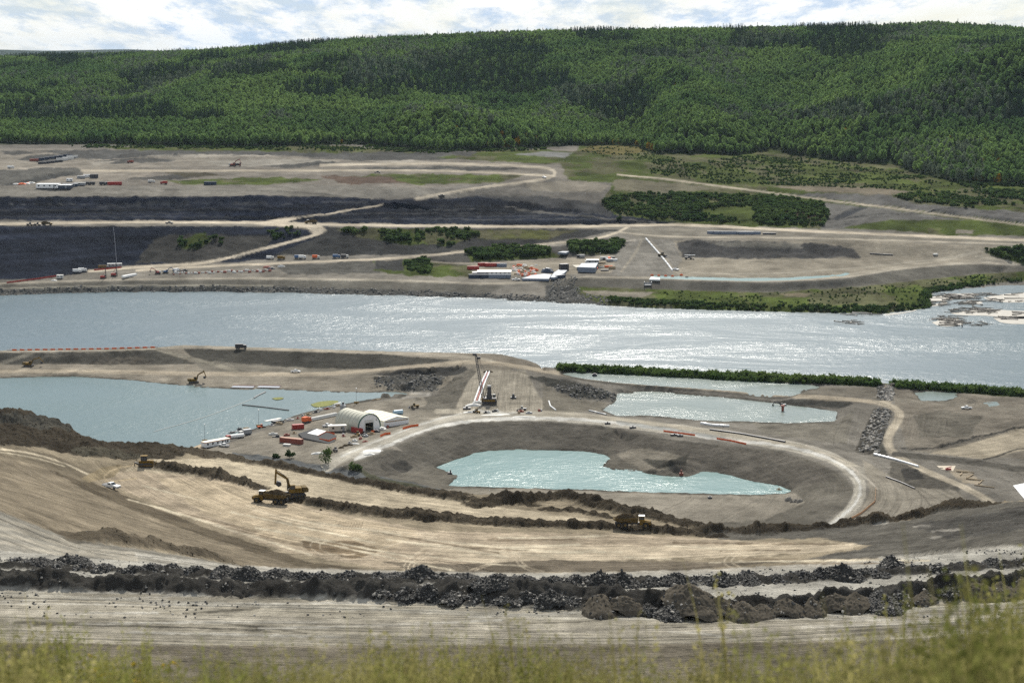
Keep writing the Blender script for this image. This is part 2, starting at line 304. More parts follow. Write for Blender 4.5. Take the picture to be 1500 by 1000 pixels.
def solve():
    lev = [(ZC,)]
    grids = [ZC]
    while min(grids[-1].shape) > 24:
        g = grids[-1]; h, w_ = (g.shape[0] + 1) // 2, (g.shape[1] + 1) // 2
        s = np.zeros((h, w_)); n = np.zeros((h, w_)); m = ~np.isnan(g); g0 = np.where(m, g, 0)
        for i in (0, 1):
            for j in (0, 1):
                a = g0[i::2, j::2]; b = m[i::2, j::2]
                s[:a.shape[0], :a.shape[1]] += a; n[:a.shape[0], :a.shape[1]] += b
        grids.append(np.where(n > 0, s / np.maximum(n, 1), np.nan))
    z = np.full(grids[-1].shape, np.nanmean(grids[-1]))
    for k, g in enumerate(reversed(grids)):
        if z.shape != g.shape:
            r = (np.arange(g.shape[0]) - .5) / 2; c = (np.arange(g.shape[1]) - .5) / 2
            r = np.clip(r, 0, z.shape[0] - 1.001); c = np.clip(c, 0, z.shape[1] - 1.001)
            r0 = r.astype(int); c0 = c.astype(int); fr = (r - r0)[:, None]; fc = (c - c0)[None, :]
            z = (z[r0][:, c0] * (1 - fr) * (1 - fc) + z[r0 + 1][:, c0] * fr * (1 - fc) + z[r0][:, c0 + 1] * (1 - fr) * fc + z[r0 + 1][:, c0 + 1] * fr * fc)
        m = ~np.isnan(g); gv = g[m]
        z = z.astype(np.float32)
        for it in range(1200 if k == 0 else 300 if k < 3 else 90 if k < 5 else 50):
            z[m] = gv
            p = np.pad(z, 1, mode='edge')
            z = .25 * (p[:-2, 1:-1] + p[2:, 1:-1] + p[1:-1, :-2] + p[1:-1, 2:])
        z[m] = gv
    return z.astype(np.float64)

build_constraints()
PONDS = [('settling_pond', POND_L, 0.0), ('basin_pond', POND_B, -1.5), ('flooded_pit', POND_Q, .4), ('backwater_pool', POND_U, .4), ('puddle', POND_P, 1.0), ('puddle', POND_S, 1.3), ('canal_water', CANAL, 9.3)]
for nm, pl, z in PONDS: L(pl + [pl[0]], z)
_all = {}
for nm, pl, z in PONDS:
    w = W3(pl, z); ins = inpoly(GX, GY, w); _all[id(pl)] = ins
    e = ins.copy(); e[1:-1, 1:-1] &= ins[:-2, 1:-1] & ins[2:, 1:-1] & ins[1:-1, :-2] & ins[1:-1, 2:]
    e2 = e.copy(); e2[1:-1, 1:-1] &= e[:-2, 1:-1] & e[2:, 1:-1] & e[1:-1, :-2] & e[1:-1, 2:]
    ZC[e2 & (np.isnan(ZC) | True)] = z - 1.1
GZ = solve()

def seg_dist(poly, wmax):
    """for grid vertices within wmax of a world polyline: (row slice, distance, signed lateral, along)"""
    poly = np.asarray(poly)[:, :2]
    r0, _ = gidx(0, poly[:, 1].min() - wmax); r1, _ = gidx(0, poly[:, 1].max() + wmax)
    r0 = max(0, int(r0) - 1); r1 = min(NR, int(r1) + 2)
    X = GX[r0:r1]; Y = GY[r0:r1]; D = np.full(X.shape, 1e9); Lt = np.zeros(X.shape); Al = np.zeros(X.shape); s = 0
    for a, b in zip(poly[:-1], poly[1:]):
        d = b - a; ln = math.hypot(*d)
        if ln < 1e-6: continue
        d = d / ln
        rr0, _ = gidx(0, min(a[1], b[1]) - wmax); rr1, _ = gidx(0, max(a[1], b[1]) + wmax)
        i0 = max(0, int(rr0) - 1 - r0); i1 = min(r1 - r0, int(rr1) + 2 - r0)
        if i1 <= i0: s += ln; continue
        ym = max(60, min(Y[i0, 0], Y[i1 - 1, 0]))
        lo = min(a[0], b[0]) - wmax; hi = max(a[0], b[0]) + wmax
        cand = [lo / max(60, Y[i0, 0]), lo / max(60, Y[i1 - 1, 0]), hi / max(60, Y[i0, 0]), hi / max(60, Y[i1 - 1, 0])]
        c0 = max(0, int((min(cand) - A[0]) / (A[1] - A[0])) - 1); c1 = min(NC, int((max(cand) - A[0]) / (A[1] - A[0])) + 2)
        if c1 <= c0: s += ln; continue
        sl = (slice(i0, i1), slice(c0, c1))
        px_ = X[sl] - a[0]; py_ = Y[sl] - a[1]
        t = px_ * d[0] + py_ * d[1]; tc_ = np.clip(t, 0, ln)
        ex = px_ - d[0] * tc_; ey = py_ - d[1] * tc_; dd = np.hypot(ex, ey)
        lat = (px_ * d[1] - py_ * d[0])
        m = dd < D[sl]
        D[sl] = np.where(m, dd, D[sl]); Lt[sl] = np.where(m, np.sign(lat) * dd, Lt[sl]); Al[sl] = np.where(m, s + tc_, Al[sl])
        s += ln
    return r0, r1, D, Lt, Al
ROUGH = np.zeros_like(GZ)
def berm(pts, h, wdt, rough=.5, z=None, s=1, ends=None):
    w = np.array(pts) if z == 'world' else W3(smooth_poly([tuple(p) if len(p) > 2 else (p[0], p[1], z) for p in pts], 1))
    r0, r1, D, Lt, Al = seg_dist(w, wdt * 1.5)
    X = GX[r0:r1]; Y = GY[r0:r1]
    if z is None and w[:, 1].max() < 700 and w[:, 1].min() > 420 and s < 11: h = h * .66; wdt = wdt * .82; rough = rough * 1.25
    k = wdt * (1 + .35 * fbm(Al / (wdt * 2.2), Al * 0, 2, s) + .3 * fbm(X / 2.2, Y / 2.2, 3, s + 2, .65))
    f = np.clip(1 - D / k, 0, 1); f = np.minimum(f * 1.25, 1)
    tot = Al.max() + 1e-6; en = np.clip(np.minimum(Al, tot - Al) / (wdt * 1.5), 0, 1)
    hh = h * (1 + .45 * fbm(Al / (wdt * 1.6), Al * 0 + 3, 3, s + 5)) * en
    GZ[r0:r1] += f * hh * (1 + rough * .5 * fbm(X / wdt * 2, Y / wdt * 2, 3, s + 9))
    ROUGH[r0:r1] = np.maximum(ROUGH[r0:r1], np.where(f > 0, np.minimum(f * 3, 1) * rough, 0))
# ------------------------------------------------------------------ what each stretch of ground is made of
OX, WX, HY = 300, 2100, 1060
C_GRAV = (.31, .275, .22); C_GRAV2 = (.24, .222, .19); C_ROAD = (.50, .44, .345); C_WHITE = (.56, .54, .49)
C_TAN = (.40, .345, .27); C_TAN2 = (.33, .265, .18); C_DARK = (.085, .08, .068); C_SHALE = (.026, .031, .046); C_SHALE2 = (.085, .088, .092)
C_GRASS = (.085, .105, .035); C_GRASS2 = (.13, .13, .05); C_RIP = (.13, .128, .118); C_SLOPE = (.17, .158, .135); C_BROWN = (.075, .056, .04)
class Layer:
    def __init__(s, base):
        s.m = np.zeros((HY, WX, 6), np.float32); s.m[..., :3] = base
        s.m[..., 3] = .12; s.m[..., 4] = .3; s.m[..., 5] = 0
    def _win(s, pts, pad):
        p = np.asarray(pts, float)
        x0 = int(max(0, p[:, 0].min() + OX - pad)); x1 = int(min(WX, p[:, 0].max() + OX + pad + 1))
        y0 = int(max(0, p[:, 1].min() - pad)); y1 = int(min(HY, p[:, 1].max() + pad + 1))
        return x0, x1, y0, y1
    def _put(s, sl, a, col, rough, trk, cls):
        v = s.m[sl]; a = a[..., None]
        if col is not None: v[..., :3] = v[..., :3] * (1 - a) + np.array(col) * a
        if rough is not None: v[..., 3:4] = v[..., 3:4] * (1 - a) + rough * a
        if trk is not None: v[..., 4:5] = v[..., 4:5] * (1 - a) + trk * a
        if cls is not None: v[..., 5:6] = np.where(a > .5, cls, v[..., 5:6])
    def poly(s, pts, col, rough=None, trk=None, cls=None, a=1., soft=1.2, jit=0):
        x0, x1, y0, y1 = s._win(pts, 3 + jit)
        if x1 <= x0 or y1 <= y0: return
        Y, X = np.mgrid[y0:y1, x0:x1].astype(float); X -= OX
        if jit: Xs = X + jit * fbm(X / 14, Y / 5, 3, 3); Ys = Y + jit * .45 * fbm(X / 14, Y / 5, 3, 8)
        else: Xs, Ys = X, Y
        acc = 0
        for dx, dy in ((-.3, -.3), (.3, -.3), (-.3, .3), (.3, .3)): acc = acc + inpoly(Xs + dx * soft, Ys + dy * soft, pts)
        s._put((slice(y0, y1), slice(x0, x1)), acc / 4. * a, col, rough, trk, cls)
    def line(s, pts, wd, col, rough=None, trk=None, cls=None, a=1., sm=1, jit=.25, asp=1.0):
        """stroke; wd = half width in photo px (vertical); asp widens it horizontally"""
        p = smooth_poly(np.array([q[:2] for q in pts], float), sm)
        wds = [q[2] if len(q) > 2 else wd for q in pts]
        wq = smooth_poly(np.array([(v, 0) for v in wds], float), sm)[:, 0]
        mw = max(wds) * max(1, asp) + 3
        for i in range(len(p) - 1):
            a0, b0 = p[i], p[i + 1]; x0, x1, y0, y1 = s._win([a0, b0], mw)
            if x1 <= x0 or y1 <= y0: continue
            Y, X = np.mgrid[y0:y1, x0:x1].astype(float); X -= OX
            d = (b0 - a0) / (asp, 1); ln = max(np.hypot(*d), 1e-6); d = d / ln
            px_ = (X - a0[0]) / asp; py_ = Y - a0[1]; t = np.clip(px_ * d[0] + py_ * d[1], 0, ln)
            D = np.hypot(px_ - d[0] * t, py_ - d[1] * t); ww = wq[i] + (wq[i + 1] - wq[i]) * t / ln
            if jit: ww = ww * (1 + jit * fbm(X / 9, Y / 4, 2, 4))
            al = np.clip((ww - D) / 1.0 + .5, 0, 1)
            if a < 1:   # avoid doubling on joints
                al = al * a * (((t > 0) | (i == 0)) & ((t < ln) | (i == len(p) - 2)))
            s._put((slice(y0, y1), slice(x0, x1)), al, col, rough, trk, cls)
FARL, MIDL, NEARL = Layer(C_GRAV2), Layer(C_GRAV2), Layer(C_GRAV2)
X_ = 1900; _X = -290
CL_GROUND, CL_ROAD, CL_HILL, CL_GRASS = 0, 1, 2, 3
def paint():
    R, T = CL_ROAD, .9
    f = FARL
    f.poly([(_X, 0), (X_, 0), (X_, 300), (_X, 300)], (.21, .195, .17), .25, .2)
    # benches above the dark wall
    f.poly([(_X, 218), (X_, 218), (X_, 275), (_X, 275)], (.225, .205, .175), .35, .35)
    f.poly([(_X, 228), (160, 224), (330, 226), (470, 232), (500, 237), (300, 243), (120, 247), (_X, 252)], (.27, .245, .205), .4, .4, jit=5)
    f.poly([(60, 222), (150, 219), (240, 222), (330, 219), (430, 222), (520, 218), (640, 224), (700, 228), (560, 235), (470, 230), (400, 228), (250, 229), (130, 233)], (.13, .128, .12), .9, .1, jit=6)
    f.poly([(130, 214), (300, 216), (480, 214), (640, 221), (700, 224), (560, 226), (440, 222), (300, 222), (210, 221)], C_GRASS, .6, 0, jit=6)
    f.poly([(300, 236), (440, 232), (500, 238), (420, 243), (320, 244)], (.30, .28, .24), .1, .2, jit=2)
    f.poly([(640, 231), (700, 221), (800, 219), (870, 226), (905, 232), (880, 240), (800, 240), (720, 236)], C_GRASS, .4, 0, jit=4)
    f.poly([(750, 226), (800, 222), (905, 228), (900, 236), (860, 238), (820, 231)], (.24, .24, .23), .5, 0, jit=2)
    f.poly([(_X, 246), (120, 244), (230, 250), (200, 262), (60, 268), (_X, 272)], (.30, .27, .225), .3, .4, jit=4)
    for q in ([(20, 232), (60, 227), (100, 226), (130, 231), (60, 238)], [(0, 222), (30, 220), (50, 224), (20, 228)], [(140, 236), (200, 232), (260, 233), (240, 237), (150, 240)], [(380, 244), (470, 236), (500, 238), (420, 246)], [(40, 246), (110, 246), (112, 249), (40, 249)], [(610, 222), (700, 222), (690, 228), (600, 228)],
              [(450, 232), (520, 229), (620, 230), (680, 233), (520, 235)], [(510, 246), (700, 243), (770, 247), (700, 250), (520, 249)], [(480, 225), (560, 222), (640, 225), (560, 229)], [(180, 262), (250, 257), (300, 258), (240, 265)]):
        f.poly(q, (.115, .113, .105), .9, .1, jit=4)
    for q in ([(130, 238), (180, 236), (140, 242)], [(200, 228), (330, 226), (420, 229), (300, 231)], [(540, 236), (600, 234), (640, 237), (560, 239)], [(560, 266), (640, 262), (700, 264), (620, 269)]):
        f.poly(q, (.36, .33, .28), .3, .2, jit=3)
    f.poly([(-10, 250), (40, 248), (115, 246), (123, 256), (60, 262), (40, 270), (_X, 274), (_X, 256)], (.15, .145, .13), .8, 0, jit=3)
    f.poly([(60, 258), (90, 252), (118, 252), (80, 262), (20, 272), (0, 272)], (.09, .09, .085), .8, 0, jit=2)
    f.poly([(240, 265), (400, 259), (480, 263), (380, 271), (270, 271)], C_GRASS, .3, 0, jit=6)
    f.poly([(510, 258), (600, 254), (770, 257), (740, 266), (620, 270), (520, 264)], C_GRASS, .3, 0, jit=6)
    f.poly([(470, 257), (560, 259), (600, 268), (500, 270)], (.15, .11, .085), .3, .2, jit=5)
    f.poly([(240, 252), (300, 253), (330, 257), (270, 260)], (.11, .10, .07), .5, 0, jit=3)
    f.poly([(_X, 274), (0, 274), (300, 271), (500, 271), (620, 276), (660, 279), (590, 291), (500, 289), (400, 287), (150, 288), (_X, 289)], (.235, .22, .19), .3, .35)
    f.poly([(620, 276), (700, 270), (800, 262), (900, 268), (885, 284), (800, 291), (700, 287), (640, 290)], (.20, .187, .165), .7, .2, jit=4)
    f.poly([(770, 268), (860, 263), (895, 272), (880, 282), (780, 280)], (.27, .245, .20), .3, .2, jit=3)
    f.poly([(835, 240), (900, 235), (990, 236), (1040, 240), (1020, 249), (930, 252), (850, 251)], (.15, .145, .12), .3, .1, jit=2)
    f.poly([(845, 247), (930, 243), (960, 237), (1000, 240), (960, 250), (860, 252)], C_GRASS, .3, 0, a=.6, jit=3)
    f.poly([(880, 200), (950, 215), (1010, 240), (1100, 226), (1160, 226), (1250, 240), (1330, 252), (1400, 270), (X_, 280), (X_, 400), (1500, 345), (1380, 345), (1250, 330), (1200, 335), (900, 326), (880, 300), (900, 268), (830, 262), (820, 235), (860, 214)], C_GRASS, .6, 0, jit=5)
    f.poly([(840, 190), (X_, 190), (X_, 300), (1400, 290), (1200, 262), (1000, 245), (900, 236), (850, 228)], C_GRASS, .6, 0, jit=3)
    f.poly([(885, 200), (930, 207), (950, 222), (900, 228), (850, 222)], (.16, .14, .05), .4, 0, jit=4)
    f.poly([(900, 262), (1000, 268), (1060, 276), (980, 283), (900, 280)], (.20, .185, .13), .3, .1, jit=6)
    f.poly([(1120, 272), (1260, 274), (1340, 280), (1300, 286), (1180, 280)], (.22, .19, .14), .3, .2, jit=4)
    f.poly([(1120, 283), (1240, 284), (1340, 286), (1440, 300), (1500, 312), (X_, 340), (X_, 352), (1500, 327), (1400, 315), (1250, 296), (1200, 290)], (.16, .155, .145), .8, .1, jit=4)
    f.poly([(1300, 287), (1380, 284), (1470, 297), (1500, 306), (1440, 308), (1340, 297)], C_GRASS, .6, 0, jit=4)
    f.poly([(1205, 296), (1300, 306), (1420, 322), (1380, 326), (1330, 332), (1240, 336), (1200, 334), (1215, 318)], (.19, .183, .168), .6, .15, jit=4)
    f.poly([(1220, 319), (1240, 309), (1262, 302), (1272, 304), (1240, 317), (1225, 322)], C_SHALE2, 1, 0, jit=2)
    f.poly([(1150, 290), (1200, 297), (1215, 312), (1190, 322), (1150, 316), (1140, 300)], C_BROWN, .6, 0, jit=3)
    f.poly([(1230, 334), (1300, 322), (1420, 322), (X_, 352), (X_, 365), (1500, 346), (1300, 337)], C_GRASS, .4, 0, jit=3)
    f.poly([(1400, 336), (1425, 337), (1425, 343), (1400, 342)], (.26, .235, .19), .2, .1, jit=2)
    # dark shale walls
    f.poly([(_X, 289), (150, 288), (400, 287), (500, 289), (560, 292), (600, 291), (640, 296), (560, 300), (400, 324), (_X, 322)], C_SHALE, .9, .15, jit=3)
    f.poly([(390, 326), (470, 312), (620, 292), (700, 287), (790, 290), (880, 300), (905, 316), (1000, 326), (905, 330), (700, 330), (500, 328)], (.029, .034, .048), .9, .15, jit=2)
    f.poly([(700, 288), (780, 286), (880, 298), (900, 316), (800, 302)], (.10, .10, .10), 1.2, .1, jit=4)
    for y0, xa, xb, c in ((299, 0, 210, .17), (307, 0, 380, .11), (317, -250, 400, .08), (296, 200, 400, .09), (307, 590, 770, .15), (313, 500, 880, .14), (321, 500, 900, .11), (302, 640, 760, .09), (312, 100, 300, .07)):
        f.line([(xa, y0), ((xa + xb) / 2, y0 + rng.uniform(-.6, .6)), (xb, y0 + rng.uniform(-.5, 1.2))], .5, (c, c, c * .97), .4, a=.8, jit=1.2)
    rt = np.random.default_rng(15)
    for k in range(34):
        lo = k % 2; x0 = rt.uniform(-150, 330) if lo else rt.uniform(-150, 700); ln = rt.uniform(30, 170); y0 = rt.uniform(335, 392) if lo else rt.uniform(291, 321); c = rt.choice((.018, .075, .10)); 
        if lo and x0 + ln > 250: continue
        f.line([(x0, y0), (x0 + ln * .5, y0 + rt.uniform(-.8, .8)), (x0 + ln, y0 + rt.uniform(-1, 1))], rt.uniform(.5, .9), (c, c * 1.03, c * 1.1), .6, .2, a=.8, jit=1.3)
    f.line([(740, 301), (770, 309), (850, 316), (905, 322), (960, 326)], .9, (.2, .19, .17), .3)
    f.poly([(_X, 330), (480, 332), (480, 345), (400, 378), (310, 388), (170, 390), (110, 404), (0, 416), (_X, 420)], (.029, .034, .048), .55, .25, jit=2)
    f.poly([(210, 370), (225, 350), (250, 343), (300, 343), (400, 345), (390, 365), (300, 385), (200, 386)], (.085, .082, .075), .8, .15, jit=5)
    f.poly([(262, 350), (300, 340), (310, 355), (290, 364), (262, 362)], C_GRASS, .6, 0, jit=4)
    f.poly([(480, 333), (920, 336), (800, 356), (640, 372), (500, 374), (400, 374), (470, 345)], (.075, .075, .072), .7, .1, jit=3)
    f.poly([(490, 335), (600, 336), (690, 336), (700, 346), (660, 360), (600, 358), (520, 345)], C_GRASS, .8, 0, jit=4)
    f.poly([(690, 336), (850, 337), (800, 350), (700, 350)], (.12, .125, .055), .4, 0, jit=4)
    f.poly([(400, 386), (560, 380), (640, 374), (700, 368), (800, 360), (905, 348), (930, 352), (900, 372), (860, 380), (600, 390)], (.12, .115, .105), .5, .2, jit=3)
    # lower far bank
    f.poly([(_X, 418), (60, 409), (150, 396), (315, 385), (480, 383), (560, 388), (640, 398), (760, 404), (840, 402), (800, 414), (600, 411), (300, 407), (_X, 420)], (.25, .23, .195), .25, .45, jit=2)
    f.poly([(400, 388), (540, 384), (560, 400), (420, 402)], (.14, .135, .12), .7, .2, jit=5)
    f.poly([(545, 380), (600, 378), (690, 390), (690, 406), (600, 404), (550, 396)], C_GRASS, .6, 0, jit=5)
    f.poly([(550, 378), (590, 378), (590, 398), (548, 394)], (.085, .085, .08), .8, 0, jit=3)
    f.poly([(680, 368), (760, 360), (810, 370), (830, 376), (760, 380), (690, 384)], C_GRASS, .6, 0, jit=3)
    f.poly([(835, 360), (900, 354), (916, 358), (900, 374), (840, 372)], (.07, .08, .035), .5, 0, jit=2)
    f.poly([(825, 380), (900, 372), (900, 400), (800, 402), (700, 406), (690, 388), (760, 384)], (.33, .295, .235), .15, .4, jit=3)
    f.poly([(905, 360), (945, 348), (990, 352), (1010, 378), (1000, 404), (930, 404), (895, 402)], (.25, .235, .205), .3, .6, jit=3)
    f.poly([(985, 352), (1250, 352), (1500, 362), (X_, 376), (X_, 396), (1500, 388), (1427, 384), (1325, 392), (1232, 405), (1120, 410), (985, 404), (1000, 380)], (.30, .27, .215), .2, .55, jit=2)
    f.poly([(990, 356), (1020, 352), (1190, 355), (1250, 365), (1262, 378), (1100, 379), (1000, 376)], (.105, .102, .098), .9, .1, jit=3)
    f.poly([(1040, 355), (1170, 355), (1178, 362), (1060, 362)], (.24, .225, .19), .5, .1, jit=2)
    f.poly([(905, 334), (1000, 334), (1300, 346), (X_, 362), (X_, 376), (1300, 354), (1160, 351), (940, 350)], (.25, .23, .19), .2, .6, jit=1)
    # dike face, riprap, grassy spit
    f.poly([(_X, 418), (60, 414), (300, 408), (400, 409), (600, 412), (740, 418), (700, 437), (400, 429), (120, 429), (_X, 436)], (.19, .178, .15), .2, .1, jit=1)
    f.poly([(_X, 425), (0, 423), (120, 420), (400, 420), (600, 425), (700, 431), (800, 436), (900, 440), (900, 448), (700, 438), (400, 430), (120, 430), (_X, 436)], C_RIP, 1.0, 0, jit=2)
    f.poly([(800, 411), (840, 404), (850, 430), (900, 436), (890, 446), (800, 440)], C_RIP, 1.2, 0, jit=3)
    f.poly([(740, 405), (830, 404), (950, 408), (1120, 414), (1232, 409), (1325, 394), (1427, 386), (1500, 390), (X_, 398), (X_, 404), (1500, 398), (1427, 402), (1325, 413), (1232, 422), (1120, 429), (900, 425), (810, 420)], (.175, .165, .14), .2, .15, jit=1)
    f.poly([(840, 420), (1000, 425), (1120, 429), (1232, 422), (1325, 413), (1427, 402), (1500, 398), (X_, 404), (X_, 414), (1500, 411), (1356, 424), (1362, 452), (1300, 461), (1050, 456), (890, 448), (850, 432)], (.10, .125, .04), .5, 0, jit=2)
    f.poly([(850, 424), (960, 428), (940, 436), (860, 432)], (.26, .235, .19), .2, 0, jit=4)
    f.poly([(1140, 428), (1190, 429), (1180, 435), (1150, 434)], (.22, .19, .13), .2, 0, jit=4)
    f.poly([(1427, 385), (1500, 390), (X_, 398), (X_, 392), (1500, 383), (1440, 380)], (.26, .24, .2), .2, .4)
    f.poly([(1370, 436), (1400, 426), (X_, 418), (X_, 470), (1400, 470), (1340, 462)], (.22, .2, .155), .15, 0, jit=4)
    # far roads
    rd = lambda pts, w_, c=C_ROAD, **k: f.line(pts, w_, c, .04, .8, R, jit=.12, **k)
    rd([(120, 250), (250, 250.5), (400, 250), (600, 249), (700, 252), (780, 256), (812, 258)], 1.6, (.40, .355, .28))
    rd([(470, 242), (600, 239.5), (680, 240), (760, 243), (800, 246), (814, 251), (810, 259), (790, 264), (740, 270), (680, 278), (610, 291)], 2.0, (.42, .375, .30))
    rd([(560, 300), (500, 310), (450, 317), (400, 325)], 1.2)
    rd([(_X, 329), (0, 328.5), (100, 326.5), (200, 325), (300, 326), (380, 326), (440, 328), (560, 330), (700, 331.5), (850, 332), (920, 330), (1000, 329), (1100, 334), (1160, 337.5), (1300, 343.5), (1500, 352), (X_, 366)], 1.9)
    f.poly([(370, 328), (395, 322), (430, 317), (440, 320), (420, 325), (470, 330), (480, 338), (460, 343), (450, 335), (400, 331)], C_ROAD, .05, .9, R, jit=1)
    rd([(440, 329), (468, 333), (474, 338), (464, 343.5), (430, 353), (380, 366), (330, 379), (290, 387), (200, 391), (130, 397)], 2.1)
    rd([(200, 396), (300, 390), (400, 386), (480, 382.5), (560, 379.5), (640, 373), (700, 366.5), (780, 359), (860, 352.5), (900, 343), (922, 331)], 1.6)
    rd([(600, 376), (640, 385), (700, 386), (760, 383), (830, 378), (860, 378)], 1.1, (.36, .32, .26))
    rd([(930, 352), (880, 356), (800, 360), (700, 366)], 1.0, (.36, .33, .28))
    rd([(905, 340), (970, 347), (1160, 348), (1300, 352), (1500, 358), (X_, 372)], 1.2, (.40, .36, .29))
    rd([(905, 256), (930, 258), (985, 263.5), (1040, 271), (1120, 281), (1200, 292), (1300, 304), (1400, 317), (1500, 329.5), (X_, 375)], 1.3, (.42, .37, .29))
    rd([(_X, 419), (0, 415.3), (60, 413.3), (150, 410.5), (300, 408), (400, 408), (600, 411), (740, 417), (830, 405.5), (950, 407), (1040, 410), (1120, 411.5), (1232, 407), (1325, 392), (1427, 384), (1500, 388), (X_, 397)], 1.6, (.38, .345, .28))
    rd([(_X, 425), (0, 423), (120, 419.5), (250, 418), (400, 418.5)], .9, (.36, .335, .27))
    rd([(950, 352), (970, 372), (985, 395), (1000, 404)], 1.3, (.33, .30, .245), asp=2.5)
    rd([(940, 352), (930, 372), (910, 398)], .8, (.33, .30, .245), asp=2.5)
    rd([(1232, 404), (1280, 396), (1390, 380), (1420, 372), (1460, 362)], 1.5, (.37, .335, .27))
    rd([(1010, 399), (1100, 402), (1200, 397), (1300, 388), (1400, 376), (1430, 368)], .8, (.36, .33, .27))
    rd([(1430, 375), (1500, 386), (X_, 400)], 1.2, (.36, .33, .27))
    f.poly([(1440, 367), (1500, 364), (X_, 366), (X_, 392), (1500, 388), (1450, 372)], (.07, .09, .03), .5, 0, jit=2)
    # forest floor
    hp = [(_X, 0)] + [(_X, 214)] + TREE_EDGE[1:-1] + [(X_, 282), (X_, 0)]
    f.poly(hp, (.035, .05, .02), .5, 0, CL_HILL)

    m = MIDL
    m.poly([(_X, 500), (X_, 500), (X_, 800), (_X, 800)], C_GRAV2, .12, .45)
    m.poly([(_X, 500), (230, 500), (760, 512), (740, 560), (600, 575), (_X, 560)], (.29, .26, .21), .1, .5)
    m.poly([(_X, 515), (230, 512), (240, 533), (_X, 535)], (.12, .115, .10), .35, .15, jit=2)
    m.poly([(20, 516), (230, 513), (290, 533), (200, 534), (50, 533)], (.125, .118, .10), .5, .1, jit=3)
    m.poly([(150, 522), (210, 522), (225, 532), (130, 533)], (.16, .145, .12), .9, .1, jit=3)
    m.poly([(268, 510), (400, 514), (560, 519), (662, 527), (620, 536), (560, 540), (470, 540), (330, 534), (285, 526)], (.105, .10, .085), .3, .25, jit=2)
    m.poly([(280, 528), (470, 540), (540, 542), (480, 549), (300, 545)], (.24, .22, .18), .2, .5, jit=3)
    m.poly([(540, 548), (600, 540), (680, 537), (690, 545), (660, 552), (600, 551)], (.095, .092, .085), .6, 0, jit=3)
    m.poly([(545, 553), (600, 548), (650, 553), (640, 572), (590, 574), (550, 564)], (.14, .135, .12), 1.3, 0, jit=4)
    m.poly([(640, 578), (660, 556), (690, 540), (700, 545), (672, 600), (645, 604)], (.19, .175, .145), .5, .5, jit=3)
    m.poly([(700, 540), (770, 543), (790, 580), (810, 605), (665, 606), (680, 570)], (.37, .335, .27), .15, 1, jit=2)
    m.poly([(740, 520), (790, 533), (812, 546), (800, 548), (760, 540), (720, 532), (690, 525)], (.26, .23, .185), .3, .3, jit=1)
    m.poly([(770, 551), (830, 556), (880, 568), (905, 580), (880, 585), (840, 583), (805, 565)], (.10, .098, .085), .8, 0, jit=3)
    m.poly([(795, 560), (810, 572), (850, 585), (890, 590), (880, 602), (820, 606), (795, 600)], (.23, .21, .17), .2, .4, jit=3)
    # river spit and right-hand flats
    m.poly([(815, 538), (900, 540), (1100, 550), (1290, 560), (1500, 574), (X_, 592), (X_, 600), (1500, 582), (1290, 567), (1100, 556), (815, 544)], (.08, .10, .03), .2, 0, jit=1)
    m.poly([(1165, 572), (1200, 567), (1280, 567), (1290, 582), (1150, 583)], (.215, .195, .16), .2, .4, jit=2)
    m.poly([(1310, 567), (1500, 583), (X_, 600), (X_, 700), (1330, 660), (1310, 600)], (.24, .215, .175), .2, .7, jit=2)
    m.poly([(1340, 610), (1380, 600), (1440, 610), (1420, 640), (1350, 640)], (.18, .165, .135), .3, .8, jit=5)
    m.poly([(1240, 580), (1120, 588), (1150, 592), (1230, 598), (1250, 592)], (.10, .097, .085), .5, 0, jit=2)
    m.poly([(1100, 618), (1226, 620), (1250, 600), (1240, 650), (1120, 636)], (.23, .212, .175), .25, .4, jit=3)
    m.poly([(1287, 563), (1310, 564), (1305, 590), (1284, 588)], (.12, .115, .10), 1.2, 0, jit=1)
    m.poly([(1280, 598), (1307, 600), (1290, 650), (1288, 668), (1252, 662)], (.13, .12, .10), 1.2, 0, jit=1)
    m.poly([(1308, 600), (1300, 620), (1292, 648), (1300, 668), (1285, 668), (1290, 640), (1300, 612)], (.11, .105, .09), .4, 0, jit=1)
    m.poly([(1305, 675), (1345, 684), (1400, 706), (1408, 724), (1360, 730), (1300, 700)], (.15, .138, .115), .4, .3, jit=3)
    m.poly([(1320, 686), (1350, 688), (1355, 700), (1325, 706)], (.085, .08, .072), .5, .4, jit=3)
    # basin
    m.poly([(500, 684), (560, 661), (640, 628), (700, 617), (850, 617), (890, 623), (1000, 646), (1140, 660), (1200, 677), (1240, 700), (1250, 722), (1180, 760), (1100, 790), (600, 790), (480, 700)], (.185, .17, .14), .25, .55)
    m.poly([(520, 684), (640, 630), (700, 619), (850, 619), (890, 626), (900, 650), (880, 664), (760, 657), (700, 660), (640, 680), (560, 700)], (.165, .152, .128), .3, .6, jit=3)
    m.poly([(900, 626), (1000, 648), (1140, 662), (1200, 680), (1225, 700), (1160, 715), (1060, 692), (1010, 695), (900, 670)], (.17, .155, .13), .35, .5, jit=3)
    m.poly([(900, 664), (940, 655), (985, 662), (1010, 674), (980, 688), (940, 688)], (.26, .235, .19), .25, .4, jit=4)
    m.poly([(940, 672), (985, 674), (1010, 662), (1005, 680), (960, 684)], (.10, .095, .08), .5, 0, jit=3)
    m.poly([(570, 680), (592, 672), (605, 684), (590, 692)], (.09, .085, .075), .7, 0, jit=2)
    m.poly([(645, 716), (760, 714), (1050, 724), (1165, 722), (1180, 735), (1120, 760), (1000, 770), (640, 730)], (.30, .272, .222), .1, .6, jit=2)
    m.poly([(1130, 765), (1190, 735), (1250, 715), (1240, 745), (1180, 775)], (.19, .175, .145), .3, .3, jit=2)
